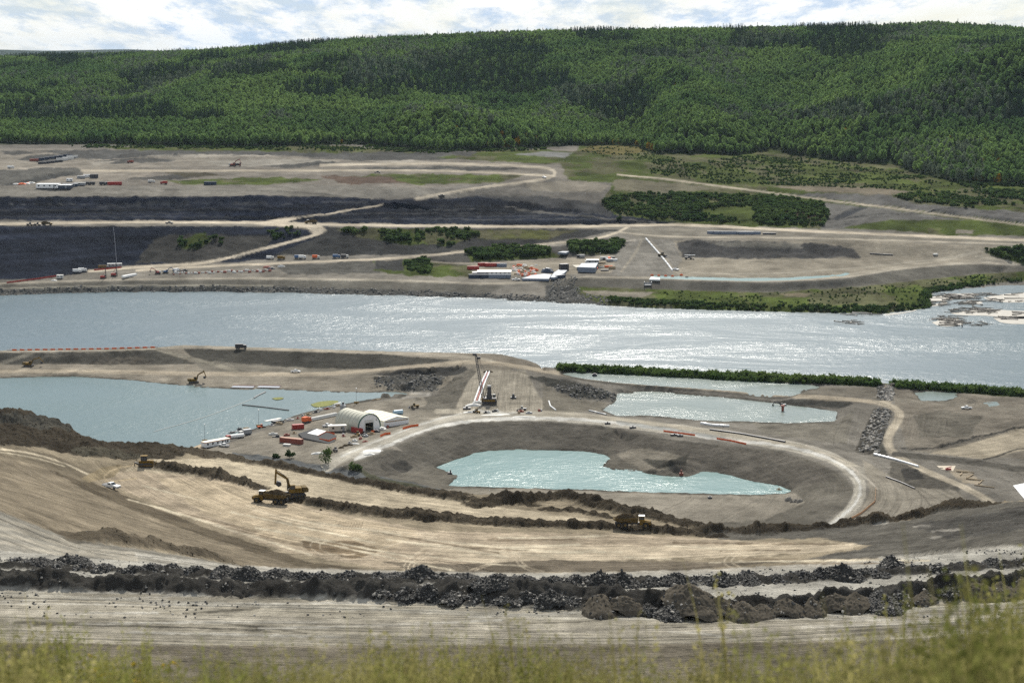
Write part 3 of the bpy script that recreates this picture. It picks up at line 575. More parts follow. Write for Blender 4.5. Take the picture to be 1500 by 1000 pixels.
    # yard
    m.poly([(285, 668), (360, 640), (430, 614), (520, 590), (620, 582), (650, 600), (640, 622), (560, 655), (480, 690), (380, 672)], (.30, .272, .222), .08, .6, jit=1)
    m.poly([(340, 662), (420, 672), (520, 690), (600, 706), (700, 728), (640, 745), (400, 730), (340, 690)], (.15, .155, .155), .4, .1, jit=3)
    m.poly([(505, 676), (520, 684), (560, 700), (640, 716), (600, 716), (540, 702)], (.12, .12, .08), .5, 0, jit=4)
    m.poly([(590, 660), (560, 640), (545, 655)], (.33, .30, .25), .1, .3)
    m.poly([(610, 584), (660, 575), (650, 600), (600, 600)], (.19, .175, .145), .5, .3, jit=3)
    # mid roads
    rm = lambda pts, w_, c=C_ROAD, **k: m.line(pts, w_, c, .04, .9, R, jit=.1, **k)
    rm([(_X, 545), (0, 544), (150, 544), (280, 547), (380, 548), (470, 548), (540, 543), (620, 536), (700, 529), (760, 536), (820, 547), (880, 556), (960, 563), (1050, 569), (1150, 579), (1220, 583), (1280, 588), (1305, 595)], 3.0, (.42, .365, .28))
    rm([(_X, 516), (0, 515), (150, 513), (235, 510), (270, 507.5), (400, 511), (560, 516.5), (690, 522), (720, 528)], 2.0, (.40, .36, .29))
    m.line([(-260, 533), (0, 532), (10, 530), (45, 517)], 2.2, (.26, .24, .195), .1, .6, asp=2)
    m.line([(232, 512), (262, 520), (300, 530), (330, 538), (345, 543)], 2.4, (.30, .275, .22), .1, .8, asp=1.5)
    m.line([(540, 560), (590, 572), (620, 583), (622, 590), (590, 596)], 1.8, (.33, .30, .245), .1, .8)
    rm([(300, 664), (400, 640), (470, 612), (560, 600), (620, 590)], 5, (.31, .28, .228))
    rm([(480, 683), (490, 674), (540, 655), (600, 630), (650, 617), (700, 610), (760, 608), (830, 611), (920, 620), (1000, 630), (1100, 643), (1180, 657), (1225, 672), (1255, 695), (1262, 718), (1250, 745), (1215, 775)], 7.5, (.44, .41, .345), asp=1.2)
    rm([(640, 602), (700, 604), (760, 604), (840, 607), (920, 616), (1000, 627), (1100, 640), (1200, 660), (1290, 700), (1320, 720)], 3.6, (.40, .365, .295))
    rm([(1250, 690), (1290, 700), (1320, 735), (1340, 750)], 8, (.33, .305, .255), asp=2)
    m.poly([(1262, 672), (1330, 712), (1400, 718), (1420, 738), (1330, 760), (1220, 772), (1262, 745), (1275, 715)], (.32, .29, .235), .08, .9, R, jit=3)
    rm([(1300, 566), (1302, 580), (1300, 590)], 2.6, (.34, .30, .24), asp=2.2)
    rm([(1290, 588), (1316, 600), (1318, 612), (1306, 630), (1299, 645), (1306, 662), (1335, 680), (1380, 700), (1420, 716), (1452, 736)], 3.0, (.43, .38, .295), asp=2.2)
    m.line([(1307, 585), (1400, 592), (1500, 600), (X_, 608)], 3, (.27, .245, .20), .1, .8)
    m.poly([(1360, 664), (1420, 650), (1500, 625), (X_, 600), (X_, 650), (1500, 660), (1440, 672)], (.40, .35, .265), .08, .9, R, jit=1)
    m.line([(1320, 657), (1360, 657), (1420, 644), (1500, 623), (X_, 590)], 1.2, (.09, .085, .075), .5, 0, asp=1)
    m.line([(1440, 673), (1460, 668), (1500, 654), (X_, 640)], 1.0, (.09, .085, .075), .4, 0)
    m.line([(1310, 665), (1380, 672), (1450, 680), (1500, 688), (X_, 700)], 4, (.14, .13, .11), .3, .5)
    m.poly([(1380, 682), (1420, 690), (1440, 710), (1410, 706)], (.36, .31, .235), .2, .3, jit=3)
    # whitish limy strips on the rim of the basin
    m.line([(520, 672), (560, 655), (610, 634), (650, 622), (720, 613), (830, 612), (900, 619), (980, 629), (1000, 634), (1060, 644), (1140, 651), (1200, 664), (1240, 684), (1258, 702), (1262, 722), (1245, 748), (1210, 772)], 2.2, (.60, .59, .55), .1, .3, a=.75, jit=.7)
    m.line([(500, 668), (560, 642), (640, 613), (700, 600)], 1.2, (.56, .55, .51), a=.6, jit=.8)
    m.line([(1180, 652), (1230, 672), (1270, 700), (1285, 715)], 1.0, (.55, .5, .42), a=.6, jit=.8)
    m.poly([(690, 600), (760, 604), (800, 604), (720, 607)], (.55, .54, .5), .1, 0, a=.7, jit=4)
    m.poly([(530, 660), (560, 650), (556, 664), (520, 672)], (.6, .59, .56), .1, 0, a=.5, jit=4)
    m.line([(905, 618), (1000, 632), (1060, 642)], 2.6, (.26, .27, .26), .1, 0, a=.6)
    for pl in (POND_L, POND_B, POND_Q, POND_U, POND_P):
        m.line(pl + [pl[0]], 2.0, (.105, .098, .082), .15, 0, sm=1, a=.75, jit=.8)
    # pools' pale rims of salt and wet sand
    m.line([(600, 575), (640, 577), (590, 583)], 1.4, (.5, .47, .42), a=.5, jit=1)
    m.line([(883, 601), (899, 592), (905, 577), (1027, 579), (1131, 590)], 1.2, (.15, .14, .115), a=.7)

    n = NEARL
    n.poly([(_X, 560), (X_, 560), (X_, 1060), (_X, 1060)], (.27, .245, .2), .15, .6)
    # foreground bench
    n.poly([(_X, 590), (0, 603), (110, 630), (250, 650), (480, 690), (700, 722), (830, 720), (1060, 778), (1400, 735), (X_, 715), (X_, 845), (500, 845), (_X, 800)], (.30, .262, .20), .15, .7)
    n.poly([(_X, 585), (0, 600), (85, 610), (150, 640), (300, 655), (250, 672), (120, 668), (60, 655), (_X, 640)], (.22, .20, .165), .8, .2, jit=4)
    n.poly([(-20, 602), (60, 606), (110, 628), (60, 628), (20, 618), (-30, 620)], (.11, .105, .09), 1.0, .1, jit=5)
    n.poly([(100, 658), (135, 650), (200, 666), (240, 668), (170, 672), (120, 668)], (.13, .12, .095), .8, .1, jit=4)
    n.poly([(250, 655), (330, 660), (480, 692), (640, 716), (700, 724), (640, 728), (500, 706), (400, 690), (300, 672)], (.155, .135, .105), .6, .2, jit=3)
    n.poly([(210, 672), (330, 672), (500, 704), (700, 738), (880, 762), (700, 764), (480, 737), (300, 700), (180, 690)], (.43, .38, .295), .12, .9, jit=3)
    n.poly([(125, 695), (200, 690), (330, 702), (460, 745), (640, 778), (900, 782), (1060, 790), (1250, 800), (1180, 810), (1000, 815), (820, 822), (700, 836), (560, 832), (420, 808), (300, 765), (180, 718)], C_TAN, .1, 1, jit=5)
    n.poly([(230, 700), (330, 704), (460, 748), (620, 778), (560, 810), (430, 800), (300, 752)], (.47, .405, .305), .1, .9, a=.7, jit=8)
    n.poly([(600, 795), (900, 800), (1200, 795), (1300, 790), (1230, 808), (1000, 818), (860, 822), (700, 826)], (.50, .44, .345), .08, 1, a=.8, jit=8)
    n.poly([(440, 790), (520, 792), (560, 806), (520, 818), (450, 806)], (.24, .195, .14), .1, .9, jit=5)
    n.poly([(560, 822), (660, 826), (800, 820), (1000, 822), (1150, 822), (1000, 836), (700, 838), (600, 834)], (.20, .175, .14), .15, .9, jit=4)
    n.poly([(1000, 778), (1330, 762), (1400, 740), (1500, 733), (X_, 715), (X_, 800), (1500, 800), (1300, 816), (1150, 824), (1280, 800), (1200, 788), (1060, 790)], (.15, .142, .125), .25, .8, jit=4)
    n.poly([(1330, 768), (1500, 742), (X_, 722), (X_, 760), (1500, 775), (1390, 790)], (.115, .11, .10), .4, .8, jit=5)
    for q in ((1350, 771, 12), (1385, 778, 20), (1370, 788, 8), (1290, 768, 10)):
        n.line([(q[0] - q[2], q[1]), (q[0] + q[2], q[1] - 2)], 1.5, (.42, .40, .36), a=.6, jit=1.2)
    for arc in ([(470, 790), (457, 792), (454, 800), (460, 807), (476, 812), (505, 811)], [(482, 792), (470, 794), (467, 800), (474, 808), (494, 813), (520, 811)], [(640, 802), (616, 815), (599, 825), (598, 834)], [(646, 803), (622, 816), (606, 825), (604, 834)],
                [(620, 804), (601, 816), (592, 826), (592, 834)], [(689, 834), (727, 821), (755, 806)], [(697, 834), (733, 822), (762, 806)], [(752, 806), (755, 822), (768, 833), (790, 838)], [(759, 806), (762, 822), (776, 832), (797, 836)],
                [(1080, 806), (1066, 814), (1058, 824), (1075, 832)], [(1100, 804), (1080, 812), (1068, 822), (1086, 831)], [(1128, 803), (1100, 811), (1082, 822)], [(500, 770), (560, 776), (600, 790), (560, 802)], [(360, 740), (420, 760), (520, 775), (640, 782)], [(366, 745), (424, 765), (522, 780), (640, 787)]):
        n.line(arc, .75, (.52, .46, .365), .05, 1, sm=2, a=.85, jit=.5)
    for k in range(9): x0 = 498 + k * 4.2; n.line([(x0, 764), (x0 - 1.5, 769), (x0 - 4, 774)], .7, (.24, .20, .15), .3, .5, a=.8)
    # big left fill slope
    n.poly([(_X, 640), (0, 668), (70, 680), (130, 700), (180, 722), (300, 772), (460, 826), (600, 838), (400, 834), (340, 822), (200, 800), (105, 789), (0, 752), (_X, 735)], (.255, .222, .172), .12, .75, jit=3)
    n.poly([(60, 680), (150, 712), (300, 772), (450, 822), (540, 834), (440, 830), (260, 772), (120, 715)], (.16, .138, .105), .2, .8, jit=4)
    n.poly([(_X, 640), (0, 653), (70, 664), (120, 684), (160, 700), (120, 704), (60, 682), (0, 668), (_X, 655)], (.20, .175, .135), .25, .5, jit=3)
    n.line([(_X, 645), (0, 657), (50, 664), (90, 676), (120, 690), (140, 700)], 1.3, (.48, .43, .34), .05, 1, cls=R)
    n.line([(0, 662), (50, 669), (95, 683)], .8, (.42, .38, .30), .05, 1)
    n.poly([(118, 700), (150, 684), (180, 680), (168, 698), (130, 706)], (.30, .255, .18), .1, .9)
    n.line([(200, 700), (160, 706), (150, 700), (165, 686), (200, 680)], 1.0, (.46, .39, .28), .05, 1)
    # lower left track
    n.poly([(_X, 735), (0, 748), (105, 791), (200, 803), (340, 826), (500, 838), (350, 842), (100, 815), (0, 806), (_X, 800)], (.30, .285, .25), .1, 1, jit=2)
    for y in (0, 10, 22, 34): n.line([(_X, 738 + y), (0, 757 + y), (100, 795 + y * .6), (200, 812 + y * .4)], 2.2, (.42, .39, .33), .05, 1, a=.7, jit=.7)
    n.line([(200, 812), (350, 832), (600, 839), (800, 842), (1000, 838), (1200, 828), (1350, 812), (1500, 799), (X_, 785)], 3.0, (.44, .42, .375), .1, .5, a=.8, jit=.4)
    # upper bench with the spoil piles, then the near haul road
    n.poly([(_X, 800), (0, 806), (100, 814), (350, 834), (700, 842), (1000, 840), (1200, 830), (1350, 814), (1500, 800), (X_, 785), (X_, 850), (1500, 868), (1300, 887), (1100, 902), (880, 895), (600, 882), (300, 872), (_X, 858)], (.40, .385, .345), .22, .3)
    n.poly([(_X, 858), (300, 872), (600, 882), (880, 895), (1100, 902), (1300, 887), (1500, 868), (X_, 850), (X_, 940), (1500, 932), (1000, 942), (500, 945), (_X, 942)], (.36, .335, .28), .08, 1, R)
    n.poly([(_X, 935), (0, 940), (500, 948), (1000, 944), (1500, 934), (X_, 940), (X_, 1060), (_X, 1060)], (.25, .225, .18), .4, .5, jit=6)
    rt = np.random.default_rng(12)
    for k in range(26):
        x0 = rt.uniform(-80, 1500); ln = rt.uniform(60, 380); y0 = rt.uniform(876, 930); dy = rt.uniform(-16, 16); c = (.47, .45, .40) if k % 5 < 3 else (.17, .158, .132)
        n.line([(x0, y0), (x0 + ln * .5, y0 + dy * .35 + rt.uniform(-2, 2)), (x0 + ln, y0 + dy)], rt.uniform(.8, 1.8), c, .05, .8, a=.9, sm=2, jit=1.1)
    for k in range(30):
        x0 = rt.uniform(150, 1150); ln = rt.uniform(50, 260); y0 = np.interp(x0, [150, 400, 650, 1150], [712, 765, 800, 806]) + rt.uniform(-14, 22); dy = ln * np.interp(x0, [150, 450, 700, 1150], [.33, .18, .02, -.03]) + rt.uniform(-8, 8); c = (.54, .49, .39) if k % 3 else (.24, .20, .15)
        n.line([(x0, y0), (x0 + ln * .5, y0 + dy * .5 + rt.uniform(-2, 2)), (x0 + ln, y0 + dy)], rt.uniform(.7, 1.3), c, .05, 1, a=.9, sm=2, jit=1.1)
    n.line([(0, 868), (300, 884), (600, 894), (900, 906), (1200, 905), (1500, 880)], 3, (.47, .45, .395), .05, 1, a=.6, jit=.8)
    n.line([(-200, 890), (300, 905), (600, 915), (900, 925), (1300, 912), (1500, 900)], 4, (.45, .42, .36), .05, 1, a=.45, jit=.8)
paint()
# ------------------------------------------------------------------ berms, windrows, gullies
berm([(-260, 852), (0, 853), (150, 857), (300, 864), (450, 869), (600, 872), (750, 879), (850, 884), (900, 889), (960, 893)], 1.5, 3.2, 1.0, 130, 2)
berm([(-260, 822), (0, 824), (150, 832), (400, 845), (700, 856), (1000, 855), (1200, 848), (1350, 834), (1500, 826), (1760, 808)], .45, 2.4, .9, 129, 52)
berm([(640, 868), (800, 876), (900, 884), (1100, 891), (1300, 877), (1500, 857), (1760, 838)], .8, 2.6, 1.0, 130, 53)
berm([(880, 890), (950, 893), (1050, 897), (1150, 894), (1300, 880), (1400, 872), (1500, 861), (1760, 842)], 1.2, 2.4, 1.1, 130, 4)
berm([(100, 791, 86), (150, 797, 83), (200, 804, 80), (260, 813, 75), (340, 826, 68)], 3.2, 5, .6, None, 3)
berm([(140, 806, 121), (200, 813, 124), (260, 824, 125)], .8, 2, .6, None, 3)
berm([(212, 680, 61), (250, 685, 61), (300, 694, 60.5), (340, 703, 60), (380, 712, 60)], 3.0, 6, .8, None, 5)
berm([(425, 730, 60), (450, 733, 60), (480, 741, 59.5), (520, 749, 59), (570, 756, 58.5), (640, 762, 58), (700, 767, 57.5), (760, 770, 57), (850, 772, 56.5), (930, 775, 56), (1000, 782, 55.5), (1050, 787, 55)], 2.6, 5.5, .8, None, 6)
berm([(560, 742, 59), (620, 750, 58), (700, 758, 57.5), (740, 762, 57.5)], 1.2, 4, .7, None, 7)
berm([(380, 676, 58.5), (430, 686, 58), (500, 702, 57), (600, 722, 56), (680, 734, 55.5), (740, 738, 55), (780, 740, 55)], 2.2, 4.5, .6, None, 8)
berm([(700, 742, 55.5), (760, 736, 55), (800, 729, 54.5), (840, 729, 54), (870, 738, 54), (910, 748, 54), (960, 758, 53), (1010, 769, 53), (1050, 779, 52.5)], 3.4, 6.5, .8, None, 9)
berm([(800, 744, 55.5), (850, 750, 55), (890, 757, 55)], 1.5, 4, .7, None, 9)
berm([(1000, 786, 54), (1060, 785, 52.6), (1100, 786, 52.6), (1170, 781, 53.5), (1240, 773, 55), (1300, 768, 56.5), (1340, 764, 57.5), (1380, 752, 61), (1402, 742, 64), (1450, 741, 66)], 3.2, 6, .8, None, 10)
berm([(-100, 606, 72), (0, 612, 70), (50, 614, 69), (90, 622, 68)], 3.5, 9, .8, None, 11)
berm([(110, 662, 65.5), (135, 657, 64.5), (170, 664, 63)], 5, 11, .5, None, 12)
berm([(60, 636, 70), (30, 630, 71)], 3, 10, .6, None, 13)
# valley floor heaps and cuts
berm([(575, 560, 2.5), (610, 563, 2.5), (640, 562, 2.5)], 5, 15, .9, None, 14)
berm([(815, 573, 3), (850, 575, 2.8), (885, 580, 2.2), (905, 583, 1.2)], 4.6, 12, .8, None, 15)
berm([(60, 528, 3), (75, 529, 3), (85, 528, 3)], 2.5, 6, .7, None, 16)
berm([(105, 541, 2.4), (115, 541, 2.4), (125, 542, 2.4)], 1.5, 5, .7, None, 17)
berm([(190, 529, 3), (215, 529, 3)], 3, 7, .7, None, 18)
berm([(282, 563, 1.2), (290, 563, 1.2)], 3.2, 8, .6, None, 19)
berm([(1405, 589, 2), (1418, 588, 2), (1432, 590, 2)], 4.6, 9, .7, None, 20)
berm([(1140, 594, 2), (1165, 597, 2)], 2, 6, .9, None, 21)
berm([(945, 682, 2), (985, 680, 2), (1005, 672, 2)], 3, 8, .6, None, 22)
berm([(575, 690, 2), (600, 690, 2)], 2.5, 8, .5, None, 23)
berm([(1320, 660, 3), (1360, 658, 3), (1420, 645, 3), (1500, 624, 3), (1760, 560, 3)], 1.3, 3, .5, None, 24)
berm([(0, 263, 62), (40, 262, 62), (80, 258, 62.5), (112, 258, 62.5)], 9, 40, .3, None, 25)
berm([(245, 249, 67), (262, 249, 67)], 4, 14, .5, None, 26)
berm([(150, 226, 70), (300, 228, 70), (440, 229, 70)], 5, 28, .8, None, 27)
berm([(400, 226, 71), (440, 223, 71), (520, 224, 71)], 8, 30, .8, None, 28)
berm([(870, 243, 64), (940, 242, 64), (1000, 243, 63)], 4, 25, .2, None, 29)
berm([(1235, 318, 31), (1250, 309, 35), (1270, 304, 37)], 3.5, 8, .6, None, 30)
berm([(1010, 362, 17), (1100, 368, 15), (1190, 370, 14.5), (1240, 372, 14)], 3.5, 12, .8, None, 31)
for q in ((715, 607, 6), (1372, 449, .2), (1405, 437, .1), (1440, 470, -.3), (1410, 465, -.3), (1460, 462, -.2), (1480, 450, -.1), (1430, 455, -.2)):
    pass

# weathering: soften the creases left by the cut lines
for _ in range(2):
    q = np.pad(GZ, 1, mode='edge'); q = (q[:-2, 1:-1] + q[2:, 1:-1] + q[1:-1, :-2] + q[1:-1, 2:]) / 4
    GZ = np.where(GY > 1430, .35 * GZ + .65 * q, .7 * GZ + .3 * q)
BANDS = [(-99, 330, 2.2), (330, 740, 5.), (740, 1300, 9.), (1300, 2100, 15.), (2100, 99999, 22.)]
def zfbm(kx, ky, octs, s, gain=.5):
    out_ = np.zeros(GZ.shape, np.float32)
    for a, b, l in BANDS:
        i0, i1 = np.searchsorted(YR, a), np.searchsorted(YR, b)
        if i1 > i0: out_[i0:i1] = fbm(GX[i0:i1] / (l * kx), GY[i0:i1] / (l * ky), octs, s, gain)
    return out_
PX, PY = project(GX, GY, GZ)
def samp(layer, PXa, PYa):
    x = np.clip(PXa + OX, 0, WX - 1.01); y = np.clip(PYa, 0, HY - 1.01)
    x = np.nan_to_num(x); y = np.nan_to_num(y)
    x0 = x.astype(int); y0 = y.astype(int); fx = (x - x0)[..., None]; fy = (y - y0)[..., None]; m = layer.m
    v = m[y0, x0] * (1 - fx) * (1 - fy) + m[y0, x0 + 1] * fx * (1 - fy) + m[y0 + 1, x0] * (1 - fx) * fy + m[y0 + 1, x0 + 1] * fx * fy
    v[..., 5] = m[np.rint(y).astype(int), np.rint(x).astype(int), 5]
    return v
rN = np.searchsorted(YR, 700); rM = np.searchsorted(YR, 1330); rB = np.searchsorted(YR, 160)
ATT = np.zeros((NR, NC, 6), np.float32)
ATT[:rN] = samp(NEARL, PX[:rN], PY[:rN]); ATT[rN:rM] = samp(MIDL, PX[rN:rM], PY[rN:rM]); ATT[rM:] = samp(FARL, PX[rM:], PY[rM:])
ATT[:rB, :, :3] = (.10, .105, .045); ATT[:rB, :, 3] = .4; ATT[:rB, :, 4] = 0; ATT[:rB, :, 5] = CL_GRASS
rF = np.searchsorted(YR, 2560); ATT[rF:, :, :3] = (.035, .05, .02); ATT[rF:, :, 5] = CL_HILL; ATT[rF:, :, 3] = 0
ATT[..., 5] = np.where((ATT[..., 5] == CL_HILL) & (GY < 1700), 0, ATT[..., 5])
ATT[..., 3] = np.where((ATT[..., 5] == CL_HILL), 0, ATT[..., 3])
ROUGH = np.maximum(ROUGH, ATT[..., 3])
ROUGH *= np.clip(GY / 420, .45, 2.2)
ROUGH[ATT[..., 5] == CL_ROAD] *= .5
water_m = np.zeros(GZ.shape, bool)
for nm, pl, z in PONDS: water_m |= _all[id(pl)]
ROUGH = np.where(water_m, .15, ROUGH)
nz = zfbm(1, 1, 3, 20, .6) + .6 * (np.abs(zfbm(.4, .4, 3, 30)) - .25) * 2
GZ = GZ + ROUGH * nz * (GY > 14)
# dark, freshly turned dirt where the windrows are
fresh = np.clip((ROUGH / np.clip(GY / 420, .45, 2.2) - .30) / .5, 0, 1) * (GY < 700)
dk = np.where(GY[..., None] < 300, np.array((.055, .053, .050)), np.array((.070, .060, .046))).astype(np.float32)
fr = (fresh * (ATT[..., :3].mean(-1) > .12))[..., None] * .9
ATT[..., :3] = ATT[..., :3] * (1 - fr) + dk * fr
# forested valley side: spurs and draws running down the slope
hm = np.clip((GZ - 76) / 70, 0, 1) * np.clip((np.interp(PX, [0, 750, 1500], [3750, 3500, 3200]) - GY) / 650, 0, 1) * (GY > 2100)
wx = GX + 130 * fbm(GX / 500, GY / 500, 2, 40)
GZ = GZ + hm * 3.0 * (14 * (1 - 2 * np.abs(vnoise(wx / 230 + GY / 900, GY / 1100, 44))) + 9 * fbm(wx / 110, GY / 330, 3, 46) + 8 * fbm(GX / 300, GY / 190, 2, 48))
# broad colour wander of the soils
mot = zfbm(1.2, 1.6, 4, 63, .62)
gm_ = (ATT[..., 1] > ATT[..., 0] * 1.03) & (ATT[..., 1] > ATT[..., 2] * 1.5) & (GY > 300)           # green ground: patchy, bare earth between the tufts
bare = np.clip((fbm(GX / 26, GY / 55, 4, 66, .65) - .02) / .16, 0, 1)[..., None] * .5 * gm_[..., None] * (ATT[..., 5:6] != CL_HILL)
ATT[..., :3] = ATT[..., :3] * (1 - bare) + np.array((.17, .15, .10)) * bare
ATT[..., :3] *= (1 + (.38 + .25 * gm_) * mot)[..., None]
cn = zfbm(5, 7, 4, 60)
ATT[..., :3] *= (1 + .16 * cn)[..., None]
gray = ATT[..., :3].mean(-1, keepdims=True); md = ((GY > 700) & (ATT[..., 1] <= ATT[..., 0] * 1.03))[..., None]
ATT[..., :3] = np.where(md, (gray + (ATT[..., :3] - gray) * .82) * .90, ATT[..., :3])
shale = np.clip((.11 - ATT[..., :3].mean(-1)) / .05, 0, 1) * (ATT[..., 2] > ATT[..., 0]) * (GY > 1300)
ATT[..., :3] *= (1 + shale * (.9 * fbm(GZ / 2.6, GX / 300, 4, 71, .72)))[..., None]
ATT[..., :3] = np.clip(ATT[..., :3], .01, 1) ** 1.27 * 1.13

# travelled ways: distance across / along the nearest track, for ruts
FLOW = np.zeros((NR, NC, 3), np.float32); FLOW[..., 0] = GY * .9 + GX * .12; FLOW[..., 1] = GX
best = np.full((NR, NC), 1e9)
def flow(pts, reach, z=None):
    w = W3(smooth_poly([tuple(p) if len(p) > 2 else (p[0], p[1], z) for p in pts], 2))
    r0, r1, D, Lt, Al = seg_dist(w, reach)
    m = (D < best[r0:r1]) & (D < reach)
    best[r0:r1] = np.where(m, D, best[r0:r1])
    FLOW[r0:r1, :, 0] = np.where(m, Lt, FLOW[r0:r1, :, 0]); FLOW[r0:r1, :, 1] = np.where(m, Al, FLOW[r0:r1, :, 1])
flow([(-260, 900), (300, 915), (600, 922), (900, 930), (1200, 918), (1760, 890)], 45, 130)
flow([(-260, 720, 92), (0, 725, 88), (130, 770, 77), (300, 808, 70), (460, 832, 61), (600, 838, 60)], 60)
flow([(200, 690, 61), (300, 745, 61.5), (450, 785, 60.5), (640, 808, 60), (850, 812, 59), (1050, 808, 58), (1250, 798, 60), (1400, 772, 70), (1760, 740, 88)], 90)
flow([(120, 662, 65), (260, 678, 60.5), (460, 710, 59), (640, 738, 57), (800, 756, 56), (1000, 775, 55.5)], 22)
flow([(480, 690, 5), (540, 655, 6), (600, 630, 6.6), (660, 614, 6.8), (720, 608, 6.6), (830, 611, 6.4), (920, 620, 6.4), (1000, 630, 6.4), (1100, 642, 6.4), (1180, 656, 6.4), (1230, 672, 6.4), (1262, 695, 6.4), (1275, 720, 6), (1258, 745, 5.5), (1225, 768, 5)], 75)
flow([(300, 664, 3.5), (400, 640, 3.5), (470, 612, 3.5), (560, 600, 3.5), (620, 590, 3.5)], 70)
flow([(-260, 545, 2), (0, 544, 2), (280, 547, 2), (470, 549, 2.5), (620, 536, 6.5), (700, 529, 9), (820, 547, 7), (880, 556, 4.5), (1050, 569, 3), (1280, 588, 2.6), (1305, 595, 2.8)], 34)
flow([(720, 536, 9.5), (715, 560, 8), (710, 604, 4.5)], 60)
flow([(1290, 588, 2.8), (1316, 600, 2.8), (1306, 630, 3), (1299, 645, 3), (1306, 662, 3.3), (1380, 700, 3.8), (1452, 736, 4)], 26)
flow([(1330, 655, 3), (1420, 648, 3), (1500, 630, 3), (1760, 570, 3)], 40)
flow([(1320, 600, 2.5), (1400, 600, 2.5), (1500, 604, 2.5), (1760, 610, 2)], 40)
flow([(950, 352, 22), (970, 372, 15), (985, 395, 10.5)], 40)
flow([(990, 392, 11), (1200, 390, 11), (1400, 376, 13), (1760, 370, 16)], 60)
FLOW[..., 2] = ATT[..., 4] * np.clip(1 - (GY - 300) / 3000, .3, 1) * np.where(GY < 300, 1.5, 1.15)

# ------------------------------------------------------------------ materials
def principled(name, col=(.5, .5, .5), rough=.8, metal=0., spec=.3, var=0., scale=4.):
    m = bpy.data.materials.new(name); m.use_nodes = True; t = m.node_tree; b = t.nodes['Principled BSDF']
    b.inputs['Base Color'].default_value = (*col, 1); b.inputs['Roughness'].default_value = rough
    b.inputs['Metallic'].default_value = metal; b.inputs['Specular IOR Level'].default_value = spec
    if var:
        c = N(t, 'ShaderNodeTexCoord'); n = N(t, 'ShaderNodeTexNoise'); Lk(t, c.outputs['Object'], n.inputs['Vector'])
        n.inputs['Scale'].default_value = scale; n.inputs['Detail'].default_value = 5; n.inputs['Roughness'].default_value = .65
        mr = N(t, 'ShaderNodeMapRange'); Lk(t, n.outputs['Fac'], mr.inputs[0])
        mr.inputs[1].default_value = .3; mr.inputs[2].default_value = .7; mr.inputs[3].default_value = 1 - var; mr.inputs[4].default_value = 1 + var * .5
        v = N(t, 'ShaderNodeVectorMath', operation='SCALE'); v.inputs[0].default_value = col; Lk(t, mr.outputs[0], v.inputs['Scale'])
        Lk(t, v.outputs[0], b.inputs['Base Color'])
    return m
def mth(t, op, a, b=None, c=None):
    n = N(t, 'ShaderNodeMath', operation=op)
    for i, v in enumerate((a, b, c)):
        if v is None: continue
        if isinstance(v, (int, float)): n.inputs[i].default_value = v
        else: Lk(t, v, n.inputs[i])
    return n.outputs[0]
def noise(t, vec, scale, detail=4, rough=.6, dist=0):
    n = N(t, 'ShaderNodeTexNoise'); Lk(t, vec, n.inputs['Vector'])
    n.inputs['Scale'].default_value = scale; n.inputs['Detail'].default_value = detail; n.inputs['Roughness'].default_value = rough; n.inputs['Distortion'].default_value = dist
    return n.outputs['Fac']
def ground_material(name, kind=0):
    m = bpy.data.materials.new(name); m.use_nodes = True; t = m.node_tree; b = t.nodes['Principled BSDF']
    col = N(t, 'ShaderNodeAttribute', attribute_name='soil'); fl = N(t, 'ShaderNodeAttribute', attribute_name='ruts')
    geo = N(t, 'ShaderNodeTexCoord'); pos = geo.outputs['Object']
    s = N(t, 'ShaderNodeSeparateXYZ'); Lk(t, fl.outputs['Vector'], s.inputs[0])
    def streak(kx, ky, det):
        c = N(t, 'ShaderNodeCombineXYZ'); Lk(t, mth(t, 'MULTIPLY', s.outputs['X'], kx), c.inputs[0]); Lk(t, mth(t, 'MULTIPLY', s.outputs['Y'], ky), c.inputs[1])
        return noise(t, c.outputs[0], 1, det, .7, .35)
    st = mth(t, 'ADD', mth(t, 'MULTIPLY', streak(.42, .012, 5), .6), mth(t, 'MULTIPLY', streak(1.7, .03, 4), .4))
    st = mth(t, 'MULTIPLY', mth(t, 'SUBTRACT', st, .5), s.outputs['Z'])
    g1 = mth(t, 'SUBTRACT', noise(t, pos, .09, 11, .76), .5)
    g2 = mth(t, 'SUBTRACT', noise(t, pos, .9, 7, .8), .5)
    f = mth(t, 'ADD', mth(t, 'ADD', 1.0, mth(t, 'MULTIPLY', st, 2.6)), mth(t, 'ADD', mth(t, 'MULTIPLY', g1, 1.25), mth(t, 'MULTIPLY', g2, 1.15)))
    f = mth(t, 'MAXIMUM', f, .3)
    v = N(t, 'ShaderNodeVectorMath', operation='SCALE'); Lk(t, col.outputs['Color'], v.inputs[0]); Lk(t, f, v.inputs['Scale'])
    Lk(t, v.outputs[0], b.inputs['Base Color'])
    b.inputs['Roughness'].default_value = 1; b.inputs['Specular IOR Level'].default_value = .02
    bp = N(t, 'ShaderNodeBump'); bp.inputs['Strength'].default_value = .8; bp.inputs['Distance'].default_value = 1.0
    hgt = mth(t, 'ADD', mth(t, 'MULTIPLY', noise(t, pos, .3, 10, .78), 1.6), mth(t, 'MULTIPLY', st, 2.2))
    Lk(t, hgt, bp.inputs['Height']); Lk(t, bp.outputs[0], b.inputs['Normal'])
    return m
